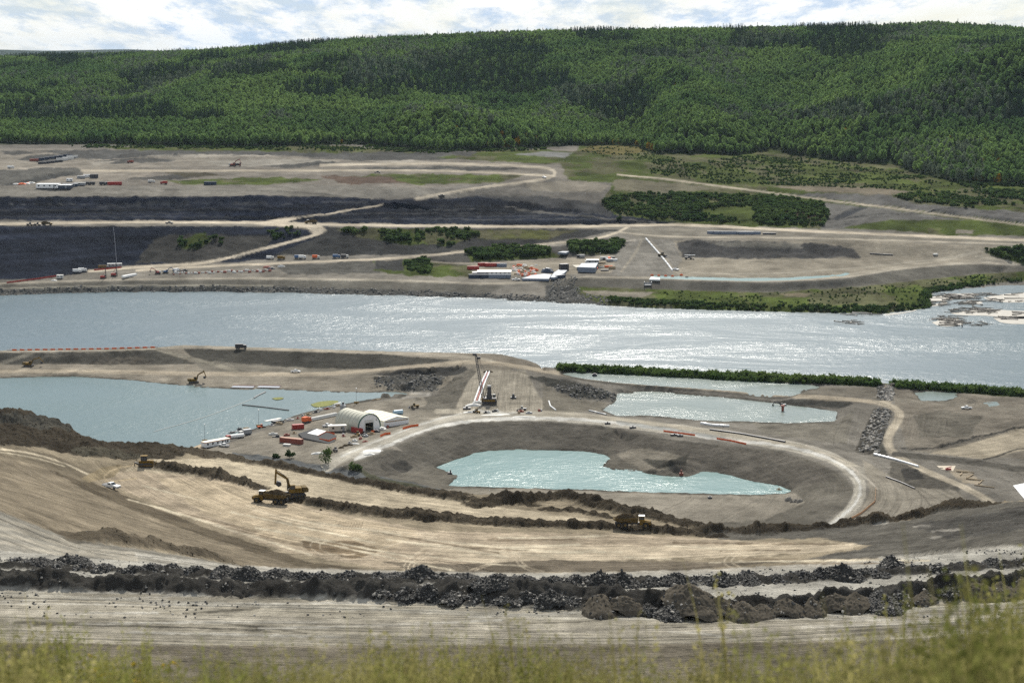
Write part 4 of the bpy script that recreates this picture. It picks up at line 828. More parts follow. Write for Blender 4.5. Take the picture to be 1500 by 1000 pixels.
# ------------------------------------------------------------------ ground objects
cls = ATT[..., 5].astype(int)
fc = cls[:-1, :-1].copy()
rr, cc = np.mgrid[0:NR - 1, 0:NC - 1]
dead = ((GZ[:-1, :-1] < -1.9) & (GZ[1:, 1:] < -1.9) & (GY[:-1, :-1] > 1205) & (GY[:-1, :-1] < 1500))
idx = (rr * NC + cc)
quads = np.stack([idx, idx + 1, idx + NC + 1, idx + NC], -1)
Vall = np.stack([GX, GY, GZ], -1).reshape(-1, 3).astype(np.float32)
colA = np.concatenate([ATT[..., :3].reshape(-1, 3), np.ones((NR * NC, 1), np.float32)], 1).astype(np.float32)
flA = FLOW.reshape(-1, 3)
def ground_obj(name, mask, mat):
    q = quads[mask]; u, inv = np.unique(q, return_inverse=True)
    o = mesh_from(name, Vall[u], inv.reshape(q.shape), mat, smooth=True)
    a = o.data.attributes.new('soil', 'FLOAT_COLOR', 'POINT'); a.data.foreach_set('color', colA[u].ravel())
    a = o.data.attributes.new('ruts', 'FLOAT_VECTOR', 'POINT'); a.data.foreach_set('vector', flA[u].ravel())
    tag(o, kind='structure'); return o
MG = ground_material('soil_and_gravel')
live = ~dead
midr = (GY[:-1, :-1] > 700) & (GY[:-1, :-1] < 1330); farr = GY[:-1, :-1] >= 1330
ground_obj('ground', live & (fc == 0) & (GY[:-1, :-1] < 700), MG)
ground_obj('valley_floor', live & (fc == 0) & midr, MG)
ground_obj('far_bank_terraces', live & (fc == 0) & farr, MG)
ground_obj('haul_road', live & (fc == 1) & (GY[:-1, :-1] < 700), MG)
ground_obj('gravel_road', live & (fc == 1) & midr, MG)
ground_obj('dirt_road', live & (fc == 1) & farr, MG)
ground_obj('forest_hillside', live & (fc == 2), MG)
ground_obj('grassy_slope', live & (fc == 3), MG)
def ground_z(x, y):
    r, c = gidx(np.asarray(x, float), np.asarray(y, float))
    r = np.clip(r, 0, NR - 1.001); c = np.clip(c, 0, NC - 1.001); r0 = r.astype(int); c0 = c.astype(int); fr_ = r - r0; fc_ = c - c0
    return GZ[r0, c0] * (1 - fr_) * (1 - fc_) + GZ[r0 + 1, c0] * fr_ * (1 - fc_) + GZ[r0, c0 + 1] * (1 - fr_) * fc_ + GZ[r0 + 1, c0 + 1] * fr_ * fc_
def hit(px, py, ymin=150.0, ymax=3900.0):
    """first terrain point met by the ray through a photo pixel"""
    u, y, zz = ray(px, py)
    ds = YR[(YR > ymin) & (YR < ymax)]; t = ds / y
    zs = CAMZ + zz * t; g = ground_z(u * t, ds); b = np.nonzero(zs < g)[0]
    if len(b) == 0: return None
    k = b[0]
    if k == 0: return (u * t[0], ds[0], float(g[0]))
    a0 = zs[k - 1] - g[k - 1]; a1 = zs[k] - g[k]; w_ = a0 / (a0 - a1); d = ds[k - 1] + (ds[k] - ds[k - 1]) * w_; t = d / y
    return (u * t, d, float(ground_z(u * t, d)))

# ------------------------------------------------------------------ water
def water_material(name, col, rough, b1, b2, sc, dirx=(1, 1, 1)):
    m = bpy.data.materials.new(name); m.use_nodes = True; t = m.node_tree; b = t.nodes['Principled BSDF']
    b.inputs['IOR'].default_value = 1.33; b.inputs['Specular IOR Level'].default_value = .5
    tc_ = N(t, 'ShaderNodeTexCoord'); mp = N(t, 'ShaderNodeMapping'); Lk(t, tc_.outputs['Object'], mp.inputs[0]); mp.inputs['Scale'].default_value = dirx
    mp.inputs['Rotation'].default_value = (0, 0, .12)
    big = noise(t, mp.outputs[0], .012, 4, .6, 1.2)
    gust = N(t, 'ShaderNodeMapRange'); Lk(t, big, gust.inputs[0]); gust.inputs[1].default_value = .38; gust.inputs[2].default_value = .62
    gust.inputs[3].default_value = .35; gust.inputs[4].default_value = 1.35
    h = mth(t, 'ADD', mth(t, 'MULTIPLY', noise(t, mp.outputs[0], sc, 3, .6), b1), mth(t, 'MULTIPLY', noise(t, mp.outputs[0], sc * 3.7, 3, .65), b2))
    h = mth(t, 'MULTIPLY', h, gust.outputs[0])
    bp = N(t, 'ShaderNodeBump'); bp.inputs['Strength'].default_value = 1; bp.inputs['Distance'].default_value = 1
    Lk(t, h, bp.inputs['Height']); Lk(t, bp.outputs[0], b.inputs['Normal'])
    cn_ = mth(t, 'ADD', .85, mth(t, 'MULTIPLY', big, .3))
    v = N(t, 'ShaderNodeVectorMath', operation='SCALE'); v.inputs[0].default_value = col; Lk(t, cn_, v.inputs['Scale']); Lk(t, v.outputs[0], b.inputs['Base Color'])
    b.inputs['Roughness'].default_value = rough
    return m
WM_R = water_material('river_water', (.06, .10, .118), .30, .72, .22, .2, (.5, 1, 1))
WM_P = water_material('turquoise_water', (.055, .150, .142), .27, .34, .14, .25, (.8, 1, 1))
WM_L = water_material('grey_green_water', (.075, .128, .130), .27, .34, .14, .25, (.8, 1, 1))
WM_Q = water_material('pale_green_water', (.09, .13, .115), .26, .30, .12, .3, (.8, 1, 1))
def grow(pl, k):
    p = np.array(pl, float); n = len(p); area = sum(p[i][0] * p[(i + 1) % n][1] - p[(i + 1) % n][0] * p[i][1] for i in range(n)); sg = 1 if area > 0 else -1
    q = []
    for i in range(n):
        d = p[(i + 1) % n] - p[i - 1]; d = d / (np.hypot(*d) + 1e-9); q.append(p[i] + sg * np.array((d[1], -d[0])) * k)
    return q
def water(name, pts, z, mat):
    w = W3([(a, b) for a, b in pts], z)
    o = mesh_from(name, w, [list(range(len(w)))], mat); tag(o, kind='structure'); return o
water('river', [(-280, 526), (0, 524.5), (150, 523), (270, 517), (400, 520.5), (700, 529), (740, 531), (785, 539), (806, 547), (815, 543), (900, 543), (1100, 552), (1290, 561), (1500, 575.5), (1760, 591),
    (1760, 402), (1500, 409), (1440, 412), (1375, 418), (1352, 424), (1340, 446), (1290, 453), (1050, 448), (880, 441), (800, 437), (700, 427), (520, 421), (350, 419), (120, 418), (0, 420), (-280, 421)], 0, WM_R)
for nm, pl, z in PONDS: water(nm, grow(pl, 2.0 if nm != 'canal_water' else .8), z + .02, WM_L if nm == 'settling_pond' else WM_P if nm in ('basin_pond', 'canal_water') else WM_Q)
# ------------------------------------------------------------------ mesh builder for all man-made things and plants
class MB:
    def __init__(s): s.v = []; s.f = []
    def add(s, v, f, M=None):
        k = len(s.v)
        s.v += [tuple(M @ Vector(p)) if M is not None else tuple(p) for p in v]; s.f += [[k + i for i in q] for q in f]; return s
    def box(s, x0, x1, y0, y1, z0, z1, M=None, taper=0, tx=None):
        t = taper; u = t if tx is None else tx
        v = [(x0, y0, z0), (x1, y0, z0), (x1, y1, z0), (x0, y1, z0), (x0 + u, y0 + t, z1), (x1 - u, y0 + t, z1), (x1 - u, y1 - t, z1), (x0 + u, y1 - t, z1)]
        return s.add(v, [(0, 3, 2, 1), (4, 5, 6, 7), (0, 1, 5, 4), (1, 2, 6, 5), (2, 3, 7, 6), (3, 0, 4, 7)], M)
    def prism(s, prof, y0, y1, M=None):
        """side profile in xz, extruded along y"""
        n = len(prof); v = [(a, y0, b) for a, b in prof] + [(a, y1, b) for a, b in prof]
        f = [tuple(range(n)), tuple(range(2 * n - 1, n - 1, -1))] + [(i, i + n, (i + 1) % n + n, (i + 1) % n) for i in range(n)]
        return s.add(v, f, M)
    def cyl(s, a, b, r, r2=None, n=10, cap=True):
        a = Vector(a); b = Vector(b); d = (b - a).normalized(); r2 = r if r2 is None else r2
        u = d.orthogonal().normalized(); w_ = d.cross(u)
        v = [a + (u * math.cos(t) + w_ * math.sin(t)) * r for t in [2 * math.pi * i / n for i in range(n)]] + [b + (u * math.cos(t) + w_ * math.sin(t)) * r2 for t in [2 * math.pi * i / n for i in range(n)]]
        f = [(i, (i + 1) % n, (i + 1) % n + n, i + n) for i in range(n)]
        if cap: f += [tuple(range(n - 1, -1, -1)), tuple(range(n, 2 * n))]
        return s.add(v, f)
    def bar(s, a, b, w_, h=None):
        a = Vector(a); b = Vector(b); d = (b - a).normalized(); h = h or w_
        up = Vector((0, 0, 1)) if abs(d.z) < .9 else Vector((1, 0, 0))
        u = d.cross(up).normalized() * w_ / 2; q = u.cross(d).normalized() * h / 2
        v = [a - u - q, a + u - q, a + u + q, a - u + q, b - u - q, b + u - q, b + u + q, b - u + q]
        return s.add(v, [(0, 1, 2, 3), (7, 6, 5, 4), (0, 4, 5, 1), (1, 5, 6, 2), (2, 6, 7, 3), (3, 7, 4, 0)])
    def build(s, name, mat, parent=None, bevel=0, smooth=False):
        me = bpy.data.meshes.new(name); me.from_pydata([tuple(p) for p in s.v], [], s.f); me.materials.append(mat)
        if smooth: me.polygons.foreach_set('use_smooth', np.ones(len(me.polygons), bool))
        if bevel:
            bm = bmesh.new(); bm.from_mesh(me)
            bmesh.ops.bevel(bm, geom=list(bm.edges), offset=bevel, segments=1, affect='EDGES', clamp_overlap=True); bm.to_mesh(me); bm.free()
        o = bpy.data.objects.new(name, me); COL.objects.link(o)
        if parent: o.parent = parent
        return o
def empty(name, label, cat, group=None):
    o = bpy.data.objects.new(name, None); COL.objects.link(o); tag(o, label, cat, group); return o
def copy_tree(o, parent=None):
    c = o.copy(); COL.objects.link(c); c.parent = parent
    for ch in list(o.children): copy_tree(ch, c)
    return c
def foliage_material(name, col, tr, var=.4, hue=None, wscale=.006):
    m = bpy.data.materials.new(name); m.use_nodes = True; t = m.node_tree; t.nodes.clear()
    o = N(t, 'ShaderNodeOutputMaterial'); d = N(t, 'ShaderNodeBsdfDiffuse'); tl = N(t, 'ShaderNodeBsdfTranslucent'); mix = N(t, 'ShaderNodeMixShader'); mix.inputs[0].default_value = tr
    g = N(t, 'ShaderNodeNewGeometry'); oi = N(t, 'ShaderNodeObjectInfo')
    big = noise(t, g.outputs['Position'], wscale, 4, .65, .6); sm = noise(t, g.outputs['Position'], .35, 2, .6)
    a = N(t, 'ShaderNodeMapRange'); Lk(t, big, a.inputs[0]); a.inputs[1].default_value = .36; a.inputs[2].default_value = .64
    mc = N(t, 'ShaderNodeMix', data_type='RGBA'); Lk(t, a.outputs[0], mc.inputs['Factor'])
    h = hue or (col[0] * 1.8, col[1] * 1.35, col[2] * 1.1)
    mc.inputs['A'].default_value = (*col, 1); mc.inputs['B'].default_value = (*h, 1)
    f = mth(t, 'ADD', mth(t, 'MULTIPLY', oi.outputs['Random'], var * 1.3), 1 - var * .65)
    f = mth(t, 'MULTIPLY', f, mth(t, 'ADD', .65, mth(t, 'MULTIPLY', sm, .7)))
    v = N(t, 'ShaderNodeVectorMath', operation='SCALE'); Lk(t, mc.outputs['Result'], v.inputs[0]); Lk(t, f, v.inputs['Scale'])
    Lk(t, v.outputs[0], d.inputs['Color']); Lk(t, v.outputs[0], tl.inputs['Color'])
    Lk(t, d.outputs[0], mix.inputs[1]); Lk(t, tl.outputs[0], mix.inputs[2]); Lk(t, mix.outputs[0], o.inputs[0])
    return m
def leaf_cloud(n, fn, size, seed):
    """n leaf-clump quads at the points given by fn(rng)"""
    r = np.random.default_rng(seed); v = []; f = []
    for i in range(n):
        p = Vector(fn(r)); a = Vector(r.normal(size=3)).normalized(); b = a.orthogonal().normalized(); c = a.cross(b)
        s = size * r.uniform(.55, 1.25); k = len(v)
        v += [p + b * s, p + c * s * .8, p - b * s * .9, p - c * s]; f += [(k, k + 1, k + 2, k + 3)]
    return v, f
def aspen_crown(h, wd, z0, n, size, seed):
    rr = np.random.default_rng(seed); lob = [(rr.uniform(.15, .95), rr.uniform(0, 6.28), rr.uniform(.25, .6)) for _ in range(7)]
    def fn(r):
        t = r.uniform(0, 1) ** .8; q = math.sqrt(max(0, 1 - (2 * t - 1) ** 2 * .93))
        l = lob[r.integers(0, 7)]; a = r.uniform(0, 6.28); rad = wd / 2 * q * math.sqrt(r.uniform(.15, 1))
        x, y = rad * math.cos(a), rad * math.sin(a)
        if r.random() < .5: x = x * .6 + math.cos(l[1]) * wd * .3 * q; y = y * .6 + math.sin(l[1]) * wd * .3 * q; t = t * .4 + l[0] * .6
        return x, y, z0 + (h - z0) * (t * .93 + .07 * (1 - min(1, math.hypot(x, y) / (wd / 2))))
    return leaf_cloud(n, fn, size, seed)
def spruce_crown(h, wd, z0, n, size, seed):
    def fn(r):
        t = r.uniform(0, 1) ** 1.3; rad = wd / 2 * (1 - t) * (.55 + .45 * r.random()) + .1; a = r.uniform(0, 6.28)
        return rad * math.cos(a), rad * math.sin(a), z0 + (h - z0) * t
    return leaf_cloud(n, fn, size, seed)
def bush_crown(h, wd, n, size, seed):
    rr = np.random.default_rng(seed + 500); lb = [(rr.uniform(-.3, .3) * wd, rr.uniform(-.3, .3) * wd, rr.uniform(.25, .72) * h, rr.uniform(.16, .32)) for _ in range(9)]
    def fn(r):
        c = lb[r.integers(0, 9)]; d = Vector(r.normal(size=3)).normalized() * r.uniform(.2, 1) ** .5
        return c[0] + d.x * wd * c[3], c[1] + d.y * wd * c[3], max(.05, c[2] + d.z * h * c[3] * 1.1)
    return leaf_cloud(n, fn, size, seed)

LEAF = foliage_material('aspen_leaves', (.092, .165, .060), .45, .4, (.19, .28, .088), .0045)
LEAF2 = foliage_material('aspen_leaves_pale', (.14, .18, .12), .3, .4, (.18, .22, .14))
NEEDLE = foliage_material('spruce_needles', (.030, .062, .038), .15, .3)
YLEAF = foliage_material('yellow_leaves', (.22, .17, .02), .35, .4)
SHRUBM = foliage_material('shrub_leaves', (.048, .085, .03), .36, .6, (.09, .13, .042), .03)
WILM = foliage_material('willow_leaves', (.07, .12, .035), .42, .5, (.12, .165, .05), .03)
BARK = principled('aspen_bark', (.30, .29, .25), .9, var=.4)
BARKD = principled('dark_bark', (.09, .07, .055), .9, var=.4)

def make_tree(kind, seed, label, group):
    r = random.Random(seed)
    if kind == 'spruce': h, wd, z0, fn, mat, nm, bk = r.uniform(16, 20), 4.2, 1.2, spruce_crown, NEEDLE, 'spruce_tree', BARKD
    elif kind == 'pale': h, wd, z0, fn, mat, nm, bk = r.uniform(13, 16), 5.5, 2.5, aspen_crown, LEAF2, 'poplar_tree', BARK
    elif kind == 'yellow': h, wd, z0, fn, mat, nm, bk = r.uniform(9, 12), 5, 1.5, aspen_crown, YLEAF, 'yellow_tree', BARK
    else: h, wd, z0, fn, mat, nm, bk = r.uniform(12, 15.5), r.uniform(6.4, 7.8), 2.8, aspen_crown, LEAF, 'aspen_tree', BARK
    t = empty(nm, label, 'tree', group)
    b = MB(); b.cyl((0, 0, -1), (r.uniform(-.2, .2), r.uniform(-.2, .2), h * .55), .19, .11, 6); b.cyl((0, 0, h * .55), (.1, .2, h * .93), .1, .03, 5)
    for i in range(4):
        a = r.uniform(0, 6.28); z = h * r.uniform(.35, .7); b.cyl((0, 0, z), (math.cos(a) * wd * .32, math.sin(a) * wd * .32, z + 1.6), .06, .02, 4)
    b.build('trunk', bk, t)
    v, f = fn(h, wd, z0, 240, .82 if kind != 'spruce' else .5, seed)
    mb = MB(); mb.v = v; mb.f = [list(q) for q in f]; c = mb.build('crown', mat, t)
    return t
def scatter(name, pts, scl, protos, pick=None, rot_tilt=0., label=None, z_scale=None, kind='stuff'):
    """one object whose points each carry an instance of one of the proto meshes"""
    pts = np.asarray(pts, np.float32); n = len(pts)
    me = bpy.data.meshes.new(name); me.vertices.add(n); me.vertices.foreach_set('co', pts.ravel()); me.update()
    a = me.attributes.new('size', 'FLOAT_VECTOR', 'POINT'); s = np.asarray(scl, np.float32)
    if s.ndim == 1: s = np.stack([s, s, s * (1 if z_scale is None else z_scale)], -1)
    a.data.foreach_set('vector', s.astype(np.float32).ravel())
    r = np.random.default_rng(len(name) + n); e = np.zeros((n, 3), np.float32); e[:, 2] = r.uniform(0, 6.28, n); e[:, :2] = r.normal(0, 1, (n, 2)) * rot_tilt
    a = me.attributes.new('turn', 'FLOAT_VECTOR', 'POINT'); a.data.foreach_set('vector', e.ravel())
    a = me.attributes.new('pick', 'INT', 'POINT'); a.data.foreach_set('value', (r.integers(0, len(protos), n) if pick is None else np.asarray(pick)).astype(np.int32))
    o = bpy.data.objects.new(name, me); COL.objects.link(o); tag(o, label, name.replace('_', ' ') if label else None, kind=kind)
    g = bpy.data.node_groups.new(name + '_scatter', 'GeometryNodeTree')
    g.interface.new_socket('Geometry', in_out='INPUT', socket_type='NodeSocketGeometry'); g.interface.new_socket('Geometry', in_out='OUTPUT', socket_type='NodeSocketGeometry')
    gi = g.nodes.new('NodeGroupInput'); go_ = g.nodes.new('NodeGroupOutput'); ip = g.nodes.new('GeometryNodeInstanceOnPoints')
    j = g.nodes.new('GeometryNodeJoinGeometry')
    for p in reversed(protos):
        parts = list(p) if isinstance(p, (list, tuple)) else [p]
        jj = g.nodes.new('GeometryNodeJoinGeometry')
        for q in parts:
            oi = g.nodes.new('GeometryNodeObjectInfo'); oi.transform_space = 'ORIGINAL'; oi.inputs['Object'].default_value = q
            Lk(g, oi.outputs['Geometry'], jj.inputs[0])
        gt = g.nodes.new('GeometryNodeGeometryToInstance'); Lk(g, jj.outputs[0], gt.inputs[0]); Lk(g, gt.outputs[0], j.inputs[0])
    def attr(nm, ty):
        x = g.nodes.new('GeometryNodeInputNamedAttribute'); x.data_type = ty; x.inputs['Name'].default_value = nm
        return x.outputs['Attribute']
    Lk(g, gi.outputs[0], ip.inputs['Points']); Lk(g, j.outputs[0], ip.inputs['Instance']); ip.inputs['Pick Instance'].default_value = True
    Lk(g, attr('pick', 'INT'), ip.inputs['Instance Index']); Lk(g, attr('size', 'FLOAT_VECTOR'), ip.inputs['Scale'])
    er = g.nodes.new('FunctionNodeEulerToRotation'); Lk(g, attr('turn', 'FLOAT_VECTOR'), er.inputs[0]); Lk(g, er.outputs[0], ip.inputs['Rotation'])
    Lk(g, ip.outputs[0], go_.inputs[0])
    md = o.modifiers.new('scatter', 'NODES'); md.node_group = g
    return o
PX, PY = project(GX, GY, GZ)
CELL = np.zeros_like(GZ); CELL[:-1, :] = np.diff(YR)[:, None] * (A[1] - A[0]) * WID[:-1, None]
# which ground is actually seen from the viewpoint (nothing nearer rises above it)
VIS = PY <= np.minimum.accumulate(np.where(GY > 150, PY, 1e9), axis=0) + .6
def scatter_pts(mask, per_m2, seed=0, clump=0, cs=25.):
    r = np.random.default_rng(seed); p = CELL * per_m2 * mask
    if clump: p = p * np.clip(1 + clump * 2.2 * fbm(GX / cs, GY / cs, 3, seed + 70), 0, 4)
    n = r.poisson(p); rr_, cc_ = np.nonzero(n); k = n[rr_, cc_]; rr_ = np.repeat(rr_, k); cc_ = np.repeat(cc_, k)
    y = YR[rr_] + r.uniform(0, 1, len(rr_)) * np.diff(np.append(YR, YR[-1] + 1))[rr_]; x = (A[cc_] + r.uniform(0, 1, len(cc_)) * (A[1] - A[0])) * np.maximum(60, y)
    return np.stack([x, y, ground_z(x, y)], -1)
def region(poly, ymin=0, ymax=1e9): return inpoly(PX, PY, poly) & (GY > ymin) & (GY < ymax)

# ------------------------------------------------------------------ forest
cls = ATT[..., 5].astype(int)
hill = (cls == CL_HILL) & (GY > 1900) & (GY < 4250) & (GZ > 40)
FP = scatter_pts(hill, 1 / 31., 5)
FPX, FPY = project(FP[:, 0], FP[:, 1], FP[:, 2])
r_ = np.random.default_rng(31)
# which kind stands where
sp_n = fbm(FP[:, 0] / 140, FP[:, 1] / 260, 3, 81); pl_n = fbm(FP[:, 0] / 110, FP[:, 1] / 200, 3, 91)
kindv = np.zeros(len(FP), int)                                   # 0..3 aspen, 4,5 spruce, 6,7 pale, 8 yellow
kindv[:] = r_.integers(0, 4, len(FP))
sel = (sp_n > .18) & (r_.random(len(FP)) < .8) & (FPY < 185); kindv[sel] = 4 + r_.integers(0, 2, sel.sum())
sel = (r_.random(len(FP)) < .05); kindv[sel] = 4 + r_.integers(0, 2, sel.sum())
sel = (pl_n > .25) & (r_.random(len(FP)) < .45) & (FPY < 185); kindv[sel] = 6 + r_.integers(0, 2, sel.sum())
sel = (FPX > 1310) & (FPX < 1440) & (FPY > 218) & (r_.random(len(FP)) < .4); kindv[sel] = 6
sel = (((FPX > 715) & (FPX < 790) & (FPY > 200)) | ((FPX > 1425) & (FPX < 1470) & (FPY > 210)) | ((FPX > 880) & (FPX < 960) & (FPY > 195))) & (r_.random(len(FP)) < .25); kindv[sel] = 8
sel = (r_.random(len(FP)) < .004); kindv[sel] = 8
# the front trees along the clearing are things of their own
te = np.array([(p[0], p[1]) for p in TREE_EDGE]); edge_y = np.interp(FPX, te[:, 0], te[:, 1]) - FPY
front = np.nonzero((FPX > -30) & (FPX < 1530) & (edge_y < 3.2) & (FP[:, 1] < 2600))[0]
front = front[np.argsort(FP[front, 1])][:290]
LB = {0: ('green aspen tree in the front row where the forest meets the clearing', 'aspens along the forest edge'),
      4: ('dark spruce tree standing in the front row of the forest edge', 'spruces along the forest edge'),
      6: ('pale grey green poplar in the front row of the forest edge', 'pale poplars along the forest edge'),
      8: ('small yellow tree in the front row of the forest edge', 'yellow trees along the forest edge')}
def kk(k): return 0 if k < 4 else 4 if k < 6 else 6 if k < 8 else 8
protos = []
for k in range(9):
    kd = ('aspen', 'aspen', 'aspen', 'aspen', 'spruce', 'spruce', 'pale', 'pale', 'yellow')[k]
    protos.append(make_tree(kd, 100 + k, *LB[kk(k)]))
used = [False] * 9; rest = np.ones(len(FP), bool)
for i in front:
    k = kindv[i]; o = protos[k] if not used[k] else copy_tree(protos[k]); used[k] = True
    o.location = FP[i] - np.array((0, 0, .2)); s = r_.uniform(.8, 1.12); o.scale = (s, s, s * r_.uniform(.9, 1.1)); o.rotation_euler.z = r_.uniform(0, 6.28); rest[i] = False
bi = np.nonzero(rest & (FPX > 0) & (FPX < 1500) & (edge_y < 14))[0]
for k in range(9):
    if not used[k]:
        j_ = bi[k * 7]; protos[k].location = FP[j_]; rest[j_] = False
sc = r_.uniform(.62, 1.02, rest.sum()); sc = np.where(kindv[rest] == 8, sc * .8, sc)
FOREST = scatter('forest', FP[rest], sc, [[c for c in p.children] for p in protos], kindv[rest])

# ------------------------------------------------------------------ shrubs, willows, ground cover
def make_bush(name, h, wd, n, size, seed, mat, label=None, cat=None, group=None, at=None):
    t = empty(name, label, cat, group); b = MB(); r = random.Random(seed)
    for i in range(5):
        a = r.uniform(0, 6.28); b.cyl((0, 0, -.2), (math.cos(a) * wd * .25, math.sin(a) * wd * .25, h * .7), .05, .02, 4)
    b.build('stem', BARKD, t); v, f = bush_crown(h, wd, n, size, seed); mb = MB(); mb.v = v; mb.f = [list(q) for q in f]; mb.build('foliage', mat, t)
    if at: t.location = at
    return t
bushes = []
leafy = lambda b: [c for c in b.children if c.name.startswith('foliage')][0]
for i, (px, py, h, wd, lb) in enumerate(((425, 671, 4.5, 5, 'low green bush at the near left corner of the work yard'), (477, 679, 8, 6.5, 'tall dark green bush beside the pale ramp of the basin road'),
                                         (521, 689, 4, 6.5, 'thin straggly green bush on the rim of the basin slope'), (405, 670, 1.8, 4, 'smallest green shrub left of the low bush at the yard corner'))):
    bushes.append(make_bush('bush', h, wd, 420, .42, 60 + i, SHRUBM, lb, 'bush', None, hit(px, py, 800)))
SB = [leafy(b) for b in bushes]
SB = [b for b in SB]
fg = [([(955, 232), (1010, 240), (1100, 228), (1160, 228), (1250, 242), (1330, 254), (1400, 272), (1560, 282), (1560, 300), (1400, 285), (1340, 280), (1200, 274), (1050, 270), (950, 255)], 1 / 38., 2.0, 1.2),
      ([(885, 202), (930, 207), (950, 222), (1000, 236), (900, 234), (850, 222)], 1 / 60., 1.6, 1),
      ([(895, 290), (950, 284), (1060, 287), (1150, 290), (1205, 300), (1215, 318), (1200, 333), (1000, 324), (905, 316), (880, 300)], 1 / 14., 3.6, .9),
      ([(1300, 287), (1380, 284), (1470, 297), (1500, 308), (1430, 306), (1340, 297)], 1 / 18., 3.4, .6),
      ([(1400, 268), (1560, 275), (1560, 312), (1500, 300), (1440, 285)], 1 / 16., 3.5, .6),
      ([(495, 336), (600, 337), (690, 338), (700, 346), (660, 360), (600, 358), (520, 345)], 1 / 12., 4.2, .8),
      ([(262, 352), (300, 342), (310, 355), (290, 364), (262, 362)], 1 / 14., 4, .5), ([(310, 353), (325, 352), (322, 362), (308, 361)], 1 / 16., 4, .3),
      ([(390, 338), (440, 334), (455, 342), (400, 352)], 1 / 30., 3.2, .5),
      ([(590, 382), (620, 380), (632, 390), (625, 402), (600, 396)], 1 / 14., 4, .5),
      ([(680, 370), (760, 361), (805, 366), (800, 374), (750, 379), (700, 380)], 1 / 12., 4.4, .6), ([(830, 358), (905, 355), (914, 360), (900, 373), (830, 370)], 1 / 9., 4.6, .2),
      ([(1440, 368), (1500, 365), (1560, 367), (1560, 390), (1500, 386), (1470, 380)], 1 / 8., 4.5, .2),
      ([(890, 436), (1000, 444), (1150, 449), (1290, 450), (1342, 444), (1350, 430), (1356, 424), (1450, 412), (1560, 405), (1560, 411), (1450, 417), (1362, 430), (1362, 452), (1290, 460), (1050, 456), (890, 447)], 1 / 5., 2.4, .2),
      ([(960, 428), (1120, 430), (1232, 424), (1340, 415), (1430, 404), (1560, 400), (1560, 410), (1400, 418), (1340, 440), (1200, 447), (1000, 442)], 1 / 34., 1.3, .9),
      ([(100, 210), (480, 210), (640, 220), (800, 214), (800, 220), (640, 226), (470, 222), (300, 219), (100, 217)], 1 / 45., 2.6, .9)]
SP, SS = [], []
for i, (pl, dn, sz, cl) in enumerate(fg):
    p = scatter_pts(region(pl, 1330, 2700), dn * (1.25 if i in (9, 10, 11, 12) else 1.1), 200 + i, min(1.4, cl + .45)); SP.append(p); SS.append(np.random.default_rng(i).uniform(.4, 1.35, len(p)) ** 1.4 * sz / 5.2)
SP = np.concatenate(SP); SS = np.concatenate(SS)
LOWB = [make_bush('shrub', 3.8, 5.5, 200, .75, 94 + i, SHRUBM, lb, 'shrub', None, hit(px, py, 1400)) for i, (px, py, lb) in enumerate(((907, 322, 'round shrub at the left foot of the bushy bank above the far road'), (1205, 330, 'round shrub at the right foot of the bushy bank above the far road'), (503, 340, 'shrub at the left end of the green slope under the main road')))]
LOWB = [leafy(b) for b in LOWB]
scatter('shrubs', SP, SS, LOWB)
WILLOW = make_bush('willow_bush', 3.6, 4.4, 260, .42, 91, WILM, 'lone green willow at the left tip of the river spit', 'bush', None, (0, 0, 0)); p_ = P(822, 541, 1.2); WILLOW.location = (p_[0], p_[1], 1.0)
WILLOW2 = make_bush('willow_bush', 2.8, 4.8, 240, .4, 92, WILM, 'green willow at the end of the river spit beside the stone channel', 'bush', None, (0, 0, 0)); p_ = P(1283, 563, 1.2); WILLOW2.location = (p_[0], p_[1], 1.0)
wl = []
for pts in ([(820, 540), (900, 543), (1000, 548), (1100, 553.5), (1200, 558.5), (1286, 563)], [(1311, 566), (1400, 571), (1500, 578), (1700, 590)]):
    w = W3(pts, 1.2); r = np.random.default_rng(5)
    for a, b in zip(w[:-1], w[1:]):
        n = int(np.hypot(*(b - a)[:2]) * 3.2); t = r.random(n)[:, None]; q = a + (b - a) * t; q[:, 1] += r.uniform(-7, 7, n); q[:, 2] = ground_z(q[:, 0], q[:, 1]); wl.append(q)
wl = np.concatenate(wl); scatter('riverside_willows', wl, np.random.default_rng(3).uniform(.7, 1.35, len(wl)), [leafy(WILLOW), leafy(WILLOW2)])
# weedy islets in the settling pond
for pl, lb in (([(455, 592), (470, 587), (500, 586), (488, 593), (462, 597)], 'large yellow green weed mat on the settling pond near the shore'), ([(398, 583), (410, 581), (418, 583), (405, 586)], 'small yellow green weed patch on the settling pond by the log boom')):
    w = W3(pl, .25); w = smooth_poly(np.vstack([w, w[:1]]), 2)[:-1]
    o = mesh_from('weed_mat', np.vstack([w, w - np.array((0, 0, .5))]), [list(range(len(w)))], principled('pond_weed', (.17, .18, .03), .9, var=.5, scale=.8)); tag(o, kind='stuff')
